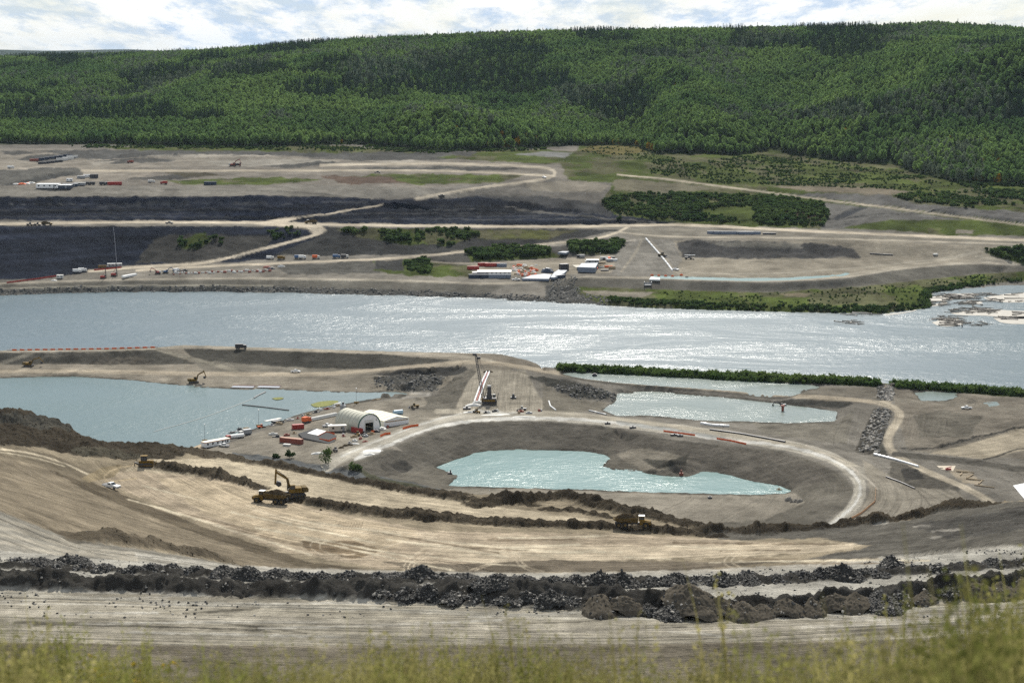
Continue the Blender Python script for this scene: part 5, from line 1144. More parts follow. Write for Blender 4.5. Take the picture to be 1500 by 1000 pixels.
# ------------------------------------------------------------------ paints and metals
def M_(name, c, r=.6, metal=0, spec=.4, var=.15, sc=1.5): return principled(name, c, r, metal, spec, var, sc)
YEL = M_('machine_yellow', (.20, .125, .028), .75, spec=.15, var=.6); DYEL = M_('dusty_yellow', (.15, .11, .05), .85, spec=.1, var=.5)
WHT = M_('white_paint', (.78, .78, .76), .35, var=.08); DWHT = M_('dusty_white', (.62, .61, .57), .7, var=.2)
BLK = M_('black_rubber', (.02, .02, .02), .8); STL = M_('dark_steel', (.06, .06, .065), .5, .3); GRY = M_('grey_steel', (.28, .29, .30), .5, .2)
GLS = M_('dark_glass', (.02, .03, .035), .08, 0, .6, 0); RED = M_('red_paint', (.32, .035, .025), .6); RBR = M_('red_oxide', (.26, .075, .05), .7, var=.3)
ORG = M_('orange_mesh', (.70, .14, .04), .8, var=.3); GRN = M_('dark_green', (.02, .09, .06), .6); BLU = M_('blue_paint', (.05, .12, .25), .6)
FAB = M_('beige_fabric', (.50, .49, .40), .7, var=.12, sc=.3); CRM = M_('cream_roof', (.72, .69, .56), .7, var=.1, sc=.2); BGE = M_('beige_panel', (.55, .52, .43), .7)
WOOD = M_('weathered_wood', (.35, .27, .17), .9, var=.4); LOGM = M_('driftwood', (.22, .20, .17), .9, var=.5); LOGL = M_('bleached_log', (.60, .55, .49), .9, var=.3)
DIRT = M_('loose_dirt', (.075, .058, .038), 1, spec=0, var=.5, sc=3); SLATE = M_('grey_blue_sheet', (.17, .20, .25), .6, var=.2); DARKB = M_('dark_blue_paint', (.03, .045, .075), .5)
LAMP = M_('red_tail_lens', (.4, .02, .01), .3); HEAD = M_('clear_lens', (.8, .8, .75), .15)
H = lambda px, py, y0=None: hit(px, py, y0 or (700 if py < 700 else 160))
def R_(o, px, py, hd, s=1., y0=None, dz=0, at=None):
    p = at or H(px, py, y0); o.location = (p[0], p[1], p[2] + dz); o.rotation_euler.z = math.radians(hd)
    if s != 1: o.scale = (s, s, s)
    return o
def wheel(t, x, y, r, wd, name='wheel', rim=GRY):
    b = MB(); b.cyl((x, y - wd / 2, r), (x, y + wd / 2, r), r, n=14); w_ = b.build(name, BLK, t)
    c = MB(); c.cyl((x, y - wd / 2 - .02, r), (x, y + wd / 2 + .02, r), r * .5, n=8); c.build('rim', rim, w_); return w_
def pickup(label, group=None, paint=WHT, cat='pickup truck'):
    t = empty('pickup_truck', label, cat, group)
    b = MB(); b.prism([(-2.8, .55), (2.75, .5), (2.8, .95), (2.6, 1.12), (1.3, 1.22), (-2.8, 1.2)], -.98, .98); body = b.build('body', paint, t, .05)
    b = MB(); b.box(-2.7, -.85, -.85, .85, 1.2, 1.24); b.build('cargo_bed', STL, t)
    b = MB(); b.prism([(-.85, 1.2), (-.7, 1.82), (.35, 1.88), (1.25, 1.2)], -.88, .88); cb = b.build('cab', paint, t, .04)
    b = MB(); b.box(-.55, .35, -.9, .9, 1.32, 1.74); b.build('window', GLS, cb)
    b = MB(); b.add([(.42, -.78, 1.84), (.42, .78, 1.84), (1.24, .8, 1.25), (1.24, -.8, 1.25)], [(0, 1, 2, 3)]); b.build('windshield', GLS, cb)
    b = MB(); b.add([(-.74, -.74, 1.78), (-.74, .74, 1.78), (-.88, .74, 1.3), (-.88, -.74, 1.3)], [(0, 1, 2, 3)]); b.build('window', GLS, cb)
    for sx in (-1, 1):
        b = MB(); b.box(2.74, 2.83, sx * .78 - .18, sx * .78 + .18, .8, 1.0); b.build('headlight', HEAD, t)
        b = MB(); b.box(-2.84, -2.78, sx * .82 - .1, sx * .82 + .1, .75, 1.1); b.build('tail_light', LAMP, t)
    b = MB(); b.box(2.75, 2.88, -.95, .95, .45, .68); b.box(-2.9, -2.78, -.9, .9, .5, .66); b.build('bumper', GRY, t)
    for x in (-1.75, 1.75):
        for y in (-.85, .85): wheel(t, x, y, .4, .28)
    return t
def lumps(seed, lx, ly, h, n=18):
    r = np.random.default_rng(seed); b = MB(); g = n
    v = []
    for i in range(g + 1):
        for j in range(g + 1):
            x = -1 + 2 * i / g; y = -1 + 2 * j / g; q = max(0, (1 - x * x)) ** .6 * max(0, (1 - y * y)) ** .6
            v.append((x * lx / 2, y * ly / 2, h * q * (1 + .35 * float(fbm(np.array(x * 2.5), np.array(y * 2.5), 3, seed)))))
    f = [(i * (g + 1) + j, (i + 1) * (g + 1) + j, (i + 1) * (g + 1) + j + 1, i * (g + 1) + j + 1) for i in range(g) for j in range(g)]
    b.v = v; b.f = [list(q) for q in f]; return b
def dump_truck(label, loaded=True):
    t = empty('articulated_dump_truck', label, 'dump truck')
    b = MB(); b.prism([(2.2, .9), (5.3, .9), (5.5, 1.4), (5.3, 1.95), (3.6, 2.25), (2.2, 2.2)], -1.0, 1.0); b.build('hood', YEL, t, .08)
    b = MB(); b.box(2.0, 3.6, -.95, .75, 2.1, 3.35, taper=.12); cb = b.build('cab', YEL, t, .05)
    b = MB(); b.box(2.12, 3.5, -.93, .73, 2.45, 3.1, taper=.02); b.v = [(p[0], p[1] * 1.06, p[2]) for p in b.v]; b.build('window', GLS, cb)
    b = MB(); b.add([(3.56, -.8, 2.4), (3.56, .6, 2.4), (3.5, .55, 3.15), (3.5, -.75, 3.15)], [(0, 1, 2, 3)]); b.build('windshield', GLS, cb)
    b = MB(); b.box(1.95, 3.65, -1.0, .8, 3.36, 3.46); b.build('cab_roof', WHT, cb)
    b = MB(); b.box(5.42, 5.56, -.8, .8, 1.05, 1.75); b.build('grille', BLK, t)
    b = MB(); b.box(3.3, 5.0, -1.42, -1.02, 1.75, 1.85); b.box(3.3, 5.0, 1.02, 1.42, 1.75, 1.85); b.build('fender', YEL, t)
    b = MB(); b.bar((-4.6, 0, 1.2), (2.2, 0, 1.2), 1.0, .5); b.build('chassis', STL, t)
    b = MB()  # dump box: open hopper with a sloped tail
    P_ = [(1.7, 1.75), (1.9, 3.1), (-5.0, 2.85), (-5.2, 2.6), (-3.6, 1.5), (1.0, 1.4)]
    b.add([(1.7, -1.0, 1.6), (-3.3, -1.0, 1.45), (-5.1, -1.25, 2.35), (-5.1, 1.25, 2.35), (-3.3, 1.0, 1.45), (1.7, 1.0, 1.6),
           (1.95, -1.5, 3.05), (-3.3, -1.5, 2.8), (-5.1, -1.45, 2.55), (-5.1, 1.45, 2.55), (-3.3, 1.5, 2.8), (1.95, 1.5, 3.05)],
          [(0, 1, 4, 5), (1, 2, 3, 4), (0, 6, 7, 1), (1, 7, 8, 2), (5, 4, 10, 11), (4, 3, 9, 10), (0, 5, 11, 6)])
    b.v += [(p[0] * .98, p[1] * .93, p[2] + .12) for p in b.v[:6]] + [(p[0] * .985, p[1] * .94, p[2]) for p in b.v[6:12]]
    k = 12; b.f += [[k + i for i in q][::-1] for q in ((0, 1, 4, 5), (1, 2, 3, 4), (0, 6, 7, 1), (1, 7, 8, 2), (5, 4, 10, 11), (4, 3, 9, 10), (0, 5, 11, 6))]
    b.f += [[6, 7, 19, 18], [7, 8, 20, 19], [10, 9, 21, 22], [11, 10, 22, 23], [6, 11, 23, 18]]
    bx = b.build('dump_box', DYEL, t)
    b = MB()
    for x in (-4, -2.5, -1, .5, 1.5):
        for sy in (-1, 1): b.bar((x, sy * 1.08, 1.65), (x + .1, sy * 1.52, 2.9), .16)
    b.build('rib', DYEL, bx)
    if loaded: m = lumps(3, 6.2, 2.7, 1.35, 12); m.v = [(p[0] - 1.4, p[1], p[2] + 2.55) for p in m.v]; m.build('load', DIRT, bx)
    b = MB(); b.cyl((2.4, 1.0, 2.2), (2.4, 1.0, 3.3), .08, n=8); b.build('exhaust', STL, t)
    for x in (3.9, -1.7, -3.5):
        for y in (-1.15, 1.15): wheel(t, x, y, .87, .62, rim=DYEL)
    return t
def tracks(t, L_, gap, hgt, wd, nm='track'):
    for sy in (-1, 1):
        b = MB(); y = sy * gap; h = hgt
        b.prism([(-L_ / 2, h * .5), (-L_ / 2 + .25, .08), (-L_ / 2 + .6, 0), (L_ / 2 - .6, 0), (L_ / 2 - .25, .08), (L_ / 2, h * .5), (L_ / 2 - .25, h * .92), (L_ / 2 - .6, h), (-L_ / 2 + .6, h), (-L_ / 2 + .25, h * .92)], y - wd / 2, y + wd / 2)
        tr = b.build(nm, STL, t); c = MB()
        for i in range(7): x = -L_ / 2 + L_ * (i + .5) / 7; c.cyl((x, y - wd / 2 - .03, h * .4), (x, y + wd / 2 + .03, h * .4), h * .22, n=7)
        c.build('roller', DYEL, tr)
def excavator(label, arm=(.95, -.75, -1.35), sc=1., swing=0, paint=YEL, group=None, cat='excavator'):
    t = empty('excavator', label, cat, group); tracks(t, 5.0 * sc, 1.3 * sc, 1.05 * sc, .65 * sc)
    b = MB(); b.box(-1.2 * sc, 1.2 * sc, -1.0 * sc, 1.0 * sc, .5 * sc, 1.15 * sc); b.build('undercarriage', STL, t)
    Mz = Matrix.Rotation(math.radians(swing), 4, 'Z') @ Matrix.Scale(sc, 4)
    def bl(b, n, m, par=t):
        b.v = [tuple(Mz @ Vector(p)) for p in b.v]; return b.build(n, m, par)
    b = MB(); b.box(-2.7, 1.5, -1.35, 1.35, 1.2, 1.5); b.box(-1.6, .2, -1.35, 1.35, 1.5, 2.35, taper=.05); up = bl(b, 'upper_deck', paint)
    b = MB(); b.prism([(-3.1, 1.25), (-2.0, 1.2), (-1.6, 2.45), (-2.8, 2.4), (-3.1, 2.1)], -1.4, 1.4); bl(b, 'counterweight', DYEL if paint is YEL else GRY)
    b = MB(); b.prism([(.1, 1.5), (1.6, 1.5), (1.65, 2.2), (1.2, 3.05), (.1, 3.1)], .35, 1.35); cb = bl(b, 'cab', paint)
    b = MB(); b.prism([(.22, 2.1), (1.5, 2.1), (1.48, 2.3), (1.12, 2.95), (.22, 3.0)], .31, 1.39); bl(b, 'window', GLS, cb)
    b = MB(); b.add([(1.67, .42, 1.7), (1.67, 1.28, 1.7), (1.68, 1.28, 2.2), (1.24, 1.28, 3.0), (1.24, .42, 3.0), (1.68, .42, 2.2)], [(0, 1, 2, 5), (5, 2, 3, 4)]); bl(b, 'windshield', GLS, cb)
    a1, a2, a3 = arm; p0 = Vector((1.2, -.2, 1.7)); pm = p0 + Vector((math.cos(a1 + .25), 0, math.sin(a1 + .25))) * 2.9; p1 = pm + Vector((math.cos(a1 - .55), 0, math.sin(a1 - .55))) * 3.2
    p2 = p1 + Vector((math.cos(a2), 0, math.sin(a2))) * 3.0
    b = MB(); b.bar(p0, pm, .42, .6); b.bar(pm - (pm - p0).normalized() * .1, p1, .4, .5); bm_ = bl(b, 'boom', paint)
    b = MB(); b.bar(p0 + Vector((.6, .32, -.1)), pm + Vector((-.2, .3, 0)), .14); b.bar(p0 + Vector((.6, -.32, -.1)), pm + Vector((-.2, -.3, 0)), .14); b.bar(pm + Vector((.2, 0, .4)), p1 + Vector((-.1, 0, .5)), .16); bl(b, 'hydraulic_ram', STL, bm_)
    b = MB(); b.bar(p1 - (p2 - p1).normalized() * .7, p2, .34, .42); bl(b, 'stick', paint)
    d = Vector((math.cos(a3), 0, math.sin(a3))); q = Vector((-d.z, 0, d.x)); b = MB()
    pr = [p2, p2 + d * .9 + q * .15, p2 + d * 1.35 - q * .5, p2 + d * .9 - q * 1.15, p2 + d * .15 - q * 1.0]
    b.prism([(v.x, v.z) for v in pr], -.85, .45); bl(b, 'bucket', STL)
    return t
def bulldozer(label, group=None):
    t = empty('bulldozer', label, 'bulldozer', group); tracks(t, 3.9, 1.05, 1.1, .55)
    b = MB(); b.prism([(-1.8, .6), (2.3, .6), (2.3, 1.75), (.6, 1.85), (-1.8, 1.7)], -.7, .7); b.build('body', YEL, t, .05)
    b = MB(); b.box(-1.2, .5, -.75, .75, 1.8, 3.1, taper=.12); cb = b.build('cab', STL, t)
    b = MB(); b.box(-1.25, .55, -.6, .6, 2.1, 2.85, taper=.1); b.build('window', GLS, cb)
    b = MB(); b.box(-1.35, .65, -.85, .85, 3.1, 3.22); b.build('cab_roof', YEL, cb)
    b = MB(); b.prism([(3.0, .1), (3.15, .05), (2.95, .75), (3.2, 1.5), (3.05, 1.5), (2.8, .75)], -1.9, 1.9); b.build('blade', DYEL, t)
    b = MB(); b.bar((3.0, -1.45, .5), (-.5, -1.45, .6), .2); b.bar((3.0, 1.45, .5), (-.5, 1.45, .6), .2); b.build('push_arm', YEL, t)
    b = MB(); b.bar((-1.9, 0, .9), (-3.0, 0, 1.2), .3); b.bar((-2.9, 0, 1.3), (-3.1, 0, -.05), .2); b.build('ripper', STL, t)
    return t
def loader(label, group=None, paint=YEL, sc=1.):
    t = empty('wheel_loader', label, 'loader', group)
    b = MB(); b.prism([(-3, .9), (.4, .9), (.4, 1.7), (-2.9, 1.8)], -.85, .85); b.build('body', paint, t)
    b = MB(); b.box(-.5, .8, -.7, .7, 1.6, 3.0, taper=.1); cb = b.build('cab', paint, t)
    b = MB(); b.box(-.52, .82, -.74, .74, 2.0, 2.75, taper=.05); b.build('window', GLS, cb)
    b = MB(); b.bar((.6, -.5, 1.6), (3.0, -.5, .6), .22); b.bar((.6, .5, 1.6), (3.0, .5, .6), .22); b.build('lift_arm', paint, t)
    b = MB(); b.prism([(2.9, .1), (4.1, .1), (3.3, .5), (3.0, 1.2), (2.8, 1.2)], -1.3, 1.3); b.build('bucket', STL, t)
    for x in (-1.9, 1.4):
        for y in (-.95, .95): wheel(t, x, y, .72, .5, rim=DYEL)
    t.scale = (sc,) * 3; return t
def container(label, L_=12.2, paint=RBR, group=None, cat='shipping container', hgt=2.6, wd=2.45, roof=None, name='shipping_container'):
    t = empty(name, label, cat, group); b = MB(); n = int(L_ / .6); pr = []
    for i in range(n):  # corrugated sides
        x0 = -L_ / 2 + .1 + (L_ - .2) * i / n; dx = (L_ - .2) / n
        pr += [(x0, 0), (x0 + dx * .4, 0), (x0 + dx * .5, .06), (x0 + dx * .9, .06)]
    for sy in (-1, 1):
        k = len(b.v); m = len(pr)
        b.v += [(p, sy * (wd / 2 - q), .12) for p, q in pr] + [(p, sy * (wd / 2 - q), hgt - .1) for p, q in pr]
        b.f += [[k + i, k + i + 1, k + m + i + 1, k + m + i] for i in range(m - 1)]
    b.box(-L_ / 2, -L_ / 2 + .1, -wd / 2, wd / 2, .1, hgt - .08); b.box(-L_ / 2 + .1, L_ / 2 - .1, -wd / 2 + .07, wd / 2 - .07, .1, .2); b.build('body', paint, t)
    b = MB(); b.box(-L_ / 2, L_ / 2, -wd / 2, wd / 2, hgt - .1, hgt); b.build('roof', roof or paint, t)
    b = MB(); [b.box(x - .08, x + .08, y - .08, y + .08, 0, hgt - .1) for x in (-L_ / 2 + .08, L_ / 2 - .08) for y in (-wd / 2 + .08, wd / 2 - .08)]; b.build('corner_post', paint, t)
    for sy in (-1, 1):
        b = MB(); b.box(L_ / 2 - .08, L_ / 2 - .02, sy * wd / 4 - wd / 4 + .06, sy * wd / 4 + wd / 4 - .06, .2, hgt - .2); d = b.build('door', paint, t)
        b = MB(); [b.cyl((L_ / 2 + .01, sy * wd / 4 + e, .3), (L_ / 2 + .01, sy * wd / 4 + e, hgt - .3), .03, n=5) for e in (-.3, .3)]; b.build('lock_rod', GRY, d)
    return t
def office(label, L_=12, group=None, wall=WHT, roof=WHT, sy=3.0, stripe=None, name='site_office_trailer', cat='trailer'):
    t = empty(name, label, cat, group)
    b = MB(); b.box(-L_ / 2, L_ / 2, -sy / 2, sy / 2, .5, 2.9); b.build('wall', wall, t)
    b = MB(); b.box(-L_ / 2 - .15, L_ / 2 + .15, -sy / 2 - .15, sy / 2 + .15, 2.9, 3.06); b.build('roof', roof, t)
    if stripe: b = MB(); b.box(-L_ / 2 - .16, L_ / 2 + .16, -sy / 2 - .17, sy / 2 + .17, 2.72, 2.89); b.build('trim', stripe, t)
    b = MB(); b.box(-L_ / 2 + .3, L_ / 2 - .3, -sy / 2 + .2, sy / 2 - .2, .1, .5); b.build('skirt', STL, t)
    for i in range(max(2, int(L_ / 3))):
        x = -L_ / 2 + (i + .5) * L_ / max(2, int(L_ / 3)); b = MB(); b.box(x - .5, x + .5, -sy / 2 - .03, -sy / 2 + .1, 1.5, 2.4); b.build('window', GLS, t)
    b = MB(); b.box(L_ * .28, L_ * .28 + .9, -sy / 2 - .05, -sy / 2 + .1, .55, 2.6); b.build('door', GRY, t)
    return t
def box_truck(label, paint=WHT, cabp=WHT, L_=7, group=None, tank=False, name='box_truck', cat='truck'):
    t = empty(name, label, cat, group); b = MB()
    if tank: b.cyl((-L_ / 2, 0, 1.9), (L_ / 2 - 2.2, 0, 1.9), 1.0, n=12)
    else: b.box(-L_ / 2, L_ / 2 - 2.2, -1.2, 1.2, 1.1, 3.2)
    b.build('tank' if tank else 'cargo_box', paint, t)
    b = MB(); b.prism([(L_ / 2 - 2, .7), (L_ / 2, .7), (L_ / 2, 1.6), (L_ / 2 - .3, 2.6), (L_ / 2 - 2, 2.7)], -1.15, 1.15); cb = b.build('cab', cabp, t)
    b = MB(); b.add([(L_ / 2 + .01, -1, 1.62), (L_ / 2 + .01, 1, 1.62), (L_ / 2 - .28, 1, 2.5), (L_ / 2 - .28, -1, 2.5)], [(0, 1, 2, 3)]); b.box(L_ / 2 - 1.5, L_ / 2 - .6, -1.18, 1.18, 1.6, 2.3); b.build('window', GLS, cb)
    b = MB(); b.box(-L_ / 2, L_ / 2, -.5, .5, .6, 1.0); b.build('chassis', STL, t)
    for x in (-L_ / 2 + 1, -L_ / 2 + 2.2, L_ / 2 - .9):
        for y in (-1, 1): wheel(t, x, y, .5, .35)
    return t
def drill_rig(label, paint=RED, mast=8.5, lean=.0, group=None):
    t = empty('drill_rig', label, 'drill rig', group); tracks(t, 4.6, 1.2, .9, .6)
    b = MB(); b.box(-2.2, 1.6, -1.2, 1.2, 1.0, 2.4, taper=.08); b.build('body', paint, t)
    b = MB(); b.box(.4, 1.8, .2, 1.2, 1.6, 3.0, taper=.08); cb = b.build('cab', STL, t)
    b = MB(); top = Vector((2.4 + lean * mast, 0, .4 + mast))
    for y in (-.35, .35):
        for dx in (0, .5): b.bar(Vector((2.2 + dx, y, .2)), top + Vector((dx, y, 0)), .12)
    for i in range(8):
        q = Vector((2.2, 0, .2)).lerp(top, i / 8); p = Vector((2.2, 0, .2)).lerp(top, (i + 1) / 8)
        b.bar(q + Vector((0, -.35, 0)), p + Vector((.5, .35, 0)), .08); b.bar(q + Vector((.5, -.35, 0)), p + Vector((0, .35, 0)), .08)
    b.build('mast', STL, t); b = MB(); b.bar((-1, 0, 2.3), (2.2, 0, .5 + mast * .6), .25); b.build('stay', paint, t)
    return t
def light_tower(label, h=9, group=None):
    t = empty('light_tower', label, 'light tower', group)
    b = MB(); b.box(-1.2, 1.2, -.6, .6, .5, 1.5); b.build('generator', YEL, t); b = MB(); b.cyl((0, 0, 1.4), (0, 0, h), .09, .06, 6); b.build('mast', GRY, t)
    for y in (-.55, .55): b = MB(); b.box(-.12, .25, y - .35, y + .35, h - .1, h + .4); b.build('lamp_head', WHT, t)
    for y in (-.5, .5): wheel(t, 0, y, .32, .2)
    return t
def pipe(label, pts, r, mat, group=None, cat='pipe', name='pipe'):
    w = smooth_poly(np.array(pts, float), 1); b = MB()
    for a, c in zip(w[:-1], w[1:]): b.cyl(a, c, r, n=8)
    o = b.build(name, mat); tag(o, label, cat, group); return o
def ground_line(pp, dz, y0=None): 
    out = []
    for a, b in zip(pp[:-1], pp[1:]):
        for t_ in np.linspace(0, 1, 5)[:-1]: h_ = H(a[0] + (b[0] - a[0]) * t_, a[1] + (b[1] - a[1]) * t_, y0); out.append((h_[0], h_[1], h_[2] + dz))
    h_ = H(*pp[-1], y0); out.append((h_[0], h_[1], h_[2] + dz)); return out
def slab(label, pp, h, mat, name, cat, group=None, y0=None, lift=.05, one=True, zf=None):
    """a low flat thing lying on the ground with its outline at the given photo points"""
    w = [np.array(H(a, b, y0) if zf is None else P(a, b, zf)) for a, b in pp]; zz = max(p[2] for p in w) + lift if one else None
    b = MB(); n = len(w); b.v = [(p[0], p[1], (zz if one else p[2] + lift) - .6) for p in w] + [(p[0], p[1], (zz if one else p[2] + lift) + h) for p in w]
    b.f = [list(range(n, 2 * n))] + [[i, (i + 1) % n, (i + 1) % n + n, i + n] for i in range(n)]
    o = b.build(name, mat); tag(o, label, cat, group); return o
def heap(label, px, py, lx, ly, h, mat, name, cat, group=None, seed=0, y0=None, hd=0):
    m = lumps(seed, lx, ly, h, 10); m.v = [(p[0], p[1], p[2] - .1) for p in m.v]; o = m.build(name, mat, smooth=False); tag(o, label, cat, group); return R_(o, px, py, hd, y0=y0)

# ------------------------------------------------------------------ foreground bench: loading the dump truck
adt = R_(dump_truck('yellow articulated dump truck being loaded under the excavator bucket on the tan bench'), 398, 737, 163, 1.06)
ex = R_(excavator('large yellow excavator with raised arm tipping its bucket over the dump truck', (1.12, -1.5, -2.6), 1.22, 0), 432, 727, 196)
R_(dump_truck('yellow dump truck heaped with brown dirt driving along the dusty haul road'), 925, 772, -4, 1.02)
R_(bulldozer('dirty yellow bulldozer pushing a ridge of soil at the head of the bench'), 213, 683, 5, 1.1, y0=300)
R_(pickup('white pickup truck parked alone on the tracked turn of the upper left bench'), 163, 715, -28, 1.0)
# ------------------------------------------------------------------ work yard
R_(office('long white site trailer with orange roof trim on the pond quay', 15, None, WHT, CRM, 3.4, ORG), 316, 653, 47, 1.0)
slab('pale timber deck at the end of the pond quay', [(282, 657), (298, 650), (306, 651), (292, 659)], .5, WOOD, 'quay_deck', 'deck', zf=2.2)
R_(pickup('dusty white pickup beside the long white quay trailer'), 328, 654, 150)
R_(box_truck('white tank truck with red cab parked by the pond quay', WHT, RED, 9.5, tank=True, name='tank_truck'), 344, 644, 215)
R_(box_truck('small flat grey truck standing behind the red cabbed tank truck', GRY, DWHT, 6.5), 359, 638, 215)
R_(light_tower('light tower on a thin mast beside the long quay trailer', 9), 300, 648, 20)
R_(light_tower('light tower beside the orange skid on the middle of the pond shore', 9), 379, 626, 20)
R_(loader('small orange machine parked at the foot of the shore light tower', None, ORG, .7), 383, 627, 30)
for i, (px, py, lb, m, l_, w_, h_) in enumerate(((340, 637, 'dark equipment skid on the shore just right of the quay trailer', STL, 3, 2, 1.8), (346, 635, 'second dark equipment skid on the pond shore', GRY, 2.5, 2, 1.5), (351, 633, 'tall dark pump housing on the pond shore', STL, 2, 2, 2.4),
        (360, 630, 'brown crate stack along the pond shore', WOOD, 4, 2, 1.4), (368, 627, 'long low bundle of dark timbers on the pond shore', LOGM, 6, 1.5, .9), (388, 624, 'grey low bin right of the orange skid', GRY, 3, 1.6, 1))):
    b = MB(); b.box(-l_ / 2, l_ / 2, -w_ / 2, w_ / 2, 0, h_ * .8); b.box(-l_ * .3, l_ * .4, -w_ * .3, w_ * .3, h_ * .8, h_); b.cyl((-l_ * .2, 0, h_ * .8), (-l_ * .2, 0, h_ * 1.25), .12); o = b.build('equipment_skid', m, bevel=.04); tag(o, lb, 'equipment'); R_(o, px, py, 45)
R_(container('long red and grey low trailer on the pond shore beyond the light tower', 11, RBR, None, 'trailer', 1.4, roof=DWHT, name='flat_trailer'), 400, 618, 50)
R_(container('short dark grey bin behind the long red shore trailer', 5, STL, None, 'bin', 1.2, name='waste_bin'), 405, 619, 50)
R_(container('dark red open bin in the middle of the yard beside the pipe load', 5.8, RED, None, 'bin', 2.4, name='waste_bin'), 436.5, 628, 22)
R_(container('long rust red shipping container alone in the open yard', 12.2, RBR, roof=M_('faded_red_roof', (.42, .24, .17), .8)), 427, 649, -27)
o = MB(); [o.box(x, x + 1.1, -1, 1, .15 + .3 * k, .4 + .3 * k) for x in (-2, -.8, .4) for k in range(3)]; o = o.build('pallet_stack', DWHT); tag(o, 'stack of white pallets in front of the long rust red container', 'pallets'); R_(o, 421, 653, -20)
t = empty('pipe_bundle', 'long bundle of white wrapped pipes laid across the yard behind the orange tractor', 'pipe bundle')
for i, (y, z) in enumerate(((-.9, .5), (0, .5), (.9, .5), (-.45, 1.25), (.45, 1.25))):
    b = MB(); b.cyl((-11, y, z), (11, y, z), .43, n=10); b.build('pipe', DWHT, t)
for x in (-8, 0, 8): b = MB(); b.box(x - .15, x + .15, -1.5, 1.5, 0, .12); b.build('bearer', WOOD, t)
R_(t, 471, 613, 52)
R_(box_truck('orange tractor unit at the near end of the white pipe bundle', ORG, ORG, 5.5), 449, 619, 60)
R_(pickup('white pickup between the pipe bundle and the beige mixing plant'), 480, 625, 40)
R_(office('beige boxy mixing plant trailer left of the arched shed', 8, None, BGE, DWHT, 3.2, name='batch_plant_trailer', cat='plant trailer'), 494, 632, 10, 1.1)
t = empty('cement_silo', 'grey cement silo with a ladder behind the left end of the arched shed', 'silo')
b = MB(); b.cyl((0, 0, 2.6), (0, 0, 10), 1.55, n=16); b.cyl((0, 0, 1.2), (0, 0, 2.6), .35, 1.55, 16); b.cyl((0, 0, 10), (0, 0, 10.7), 1.55, .5, 16); b.build('tank', GRY, t, smooth=False)
for i in range(4): a = math.pi / 4 + i * math.pi / 2; b = MB(); b.bar((math.cos(a) * 1.4, math.sin(a) * 1.4, 0), (math.cos(a) * 1.4, math.sin(a) * 1.4, 3), .2); b.build('leg', GRY, t)
b = MB(); b.box(-.5, .5, -.5, .5, 10.7, 11.6); b.bar((1.7, -.2, 0), (1.7, -.2, 10.5), .08); b.bar((1.7, .2, 0), (1.7, .2, 10.5), .08); b.build('ladder', STL, t)
R_(t, 503, 622, 0)
# arched shed: front centre at the door, axis runs back-left
def arch(n=18, W=13., Hh=8.6, st=2.2): 
    return [(-W / 2, 0), (-W / 2, st)] + [(-W / 2 * math.cos(math.pi * i / n), st + (Hh - st) * math.sin(math.pi * i / n)) for i in range(1, n)] + [(W / 2, st), (W / 2, 0)]
t = empty('fabric_shed', 'arched fabric shed with green front rim and dark doorway in the yard', 'shed'); AR = arch(); Ls = 21.
b = MB(); nr = 7; n = len(AR)
for k in range(nr * 3 + 1):
    y = Ls * k / (nr * 3); sg = .12 * math.sin(math.pi * (k % 3) / 3 * 1.0) if k % 3 else 0
    b.v += [(x * (1 - sg * .12), y, z * (1 - sg * .12)) for x, z in AR]
b.f = [[k * n + i, (k + 1) * n + i, (k + 1) * n + i + 1, k * n + i + 1] for k in range(nr * 3) for i in range(n - 1)]; cov = b.build('cover', FAB, t, smooth=True)
for k in range(1, nr):
    b = MB(); y = Ls * k / nr
    for i in range(n - 1): b.bar((AR[i][0] * 1.004, y, AR[i][1] * 1.004), (AR[i + 1][0] * 1.004, y, AR[i + 1][1] * 1.004), .14)
    b.build('rib', BGE, cov)
b = MB(); D = [(-2.3, 0), (-2.3, 4.2), (2.3, 4.2), (2.3, 0)]
b.v = [(x, .05, z) for x, z in AR] + [(x, .05, z) for x, z in D]; half = n // 2
b.f = [[i for i in range(0, half + 1)] + [n + 1, n], [i for i in range(half, n)] + [n + 3, n + 2], [half, n + 2, n + 1]]; fw = b.build('front_wall', WHT, t)
b = MB(); b.v = [(x, Ls - .05, z) for x, z in AR]; b.f = [list(range(n))]; b.build('rear_wall', FAB, t)
b = MB(); [b.bar((AR[i][0], -.05, AR[i][1]), (AR[i + 1][0], -.05, AR[i + 1][1]), .5, .45) for i in range(n - 1)]; b.build('front_rim', GRN, t)
b = MB(); b.box(-2.5, 2.5, -.12, .02, 4.2, 5.7); b.build('door_panel', DWHT, fw)
b = MB(); b.box(-2.5, -2.3, -.1, .1, 0, 4.2); b.box(2.3, 2.5, -.1, .1, 0, 4.2); b.build('door_frame', BGE, fw)
b = MB(); b.box(4.0, 4.5, -.1, .02, 5.0, 5.4); b.build('vent', STL, fw)
R_(t, 541, 631, 38)
for k, (px, py, lb) in enumerate(((523, 633.5, 'red container along the left wall of the arched shed, nearer the doorway'), (511, 628, 'red container along the left wall of the arched shed, nearer the silo'))): R_(container(lb, 7, RED, 'red containers along the arched shed', hgt=2.5), px, py, 128)
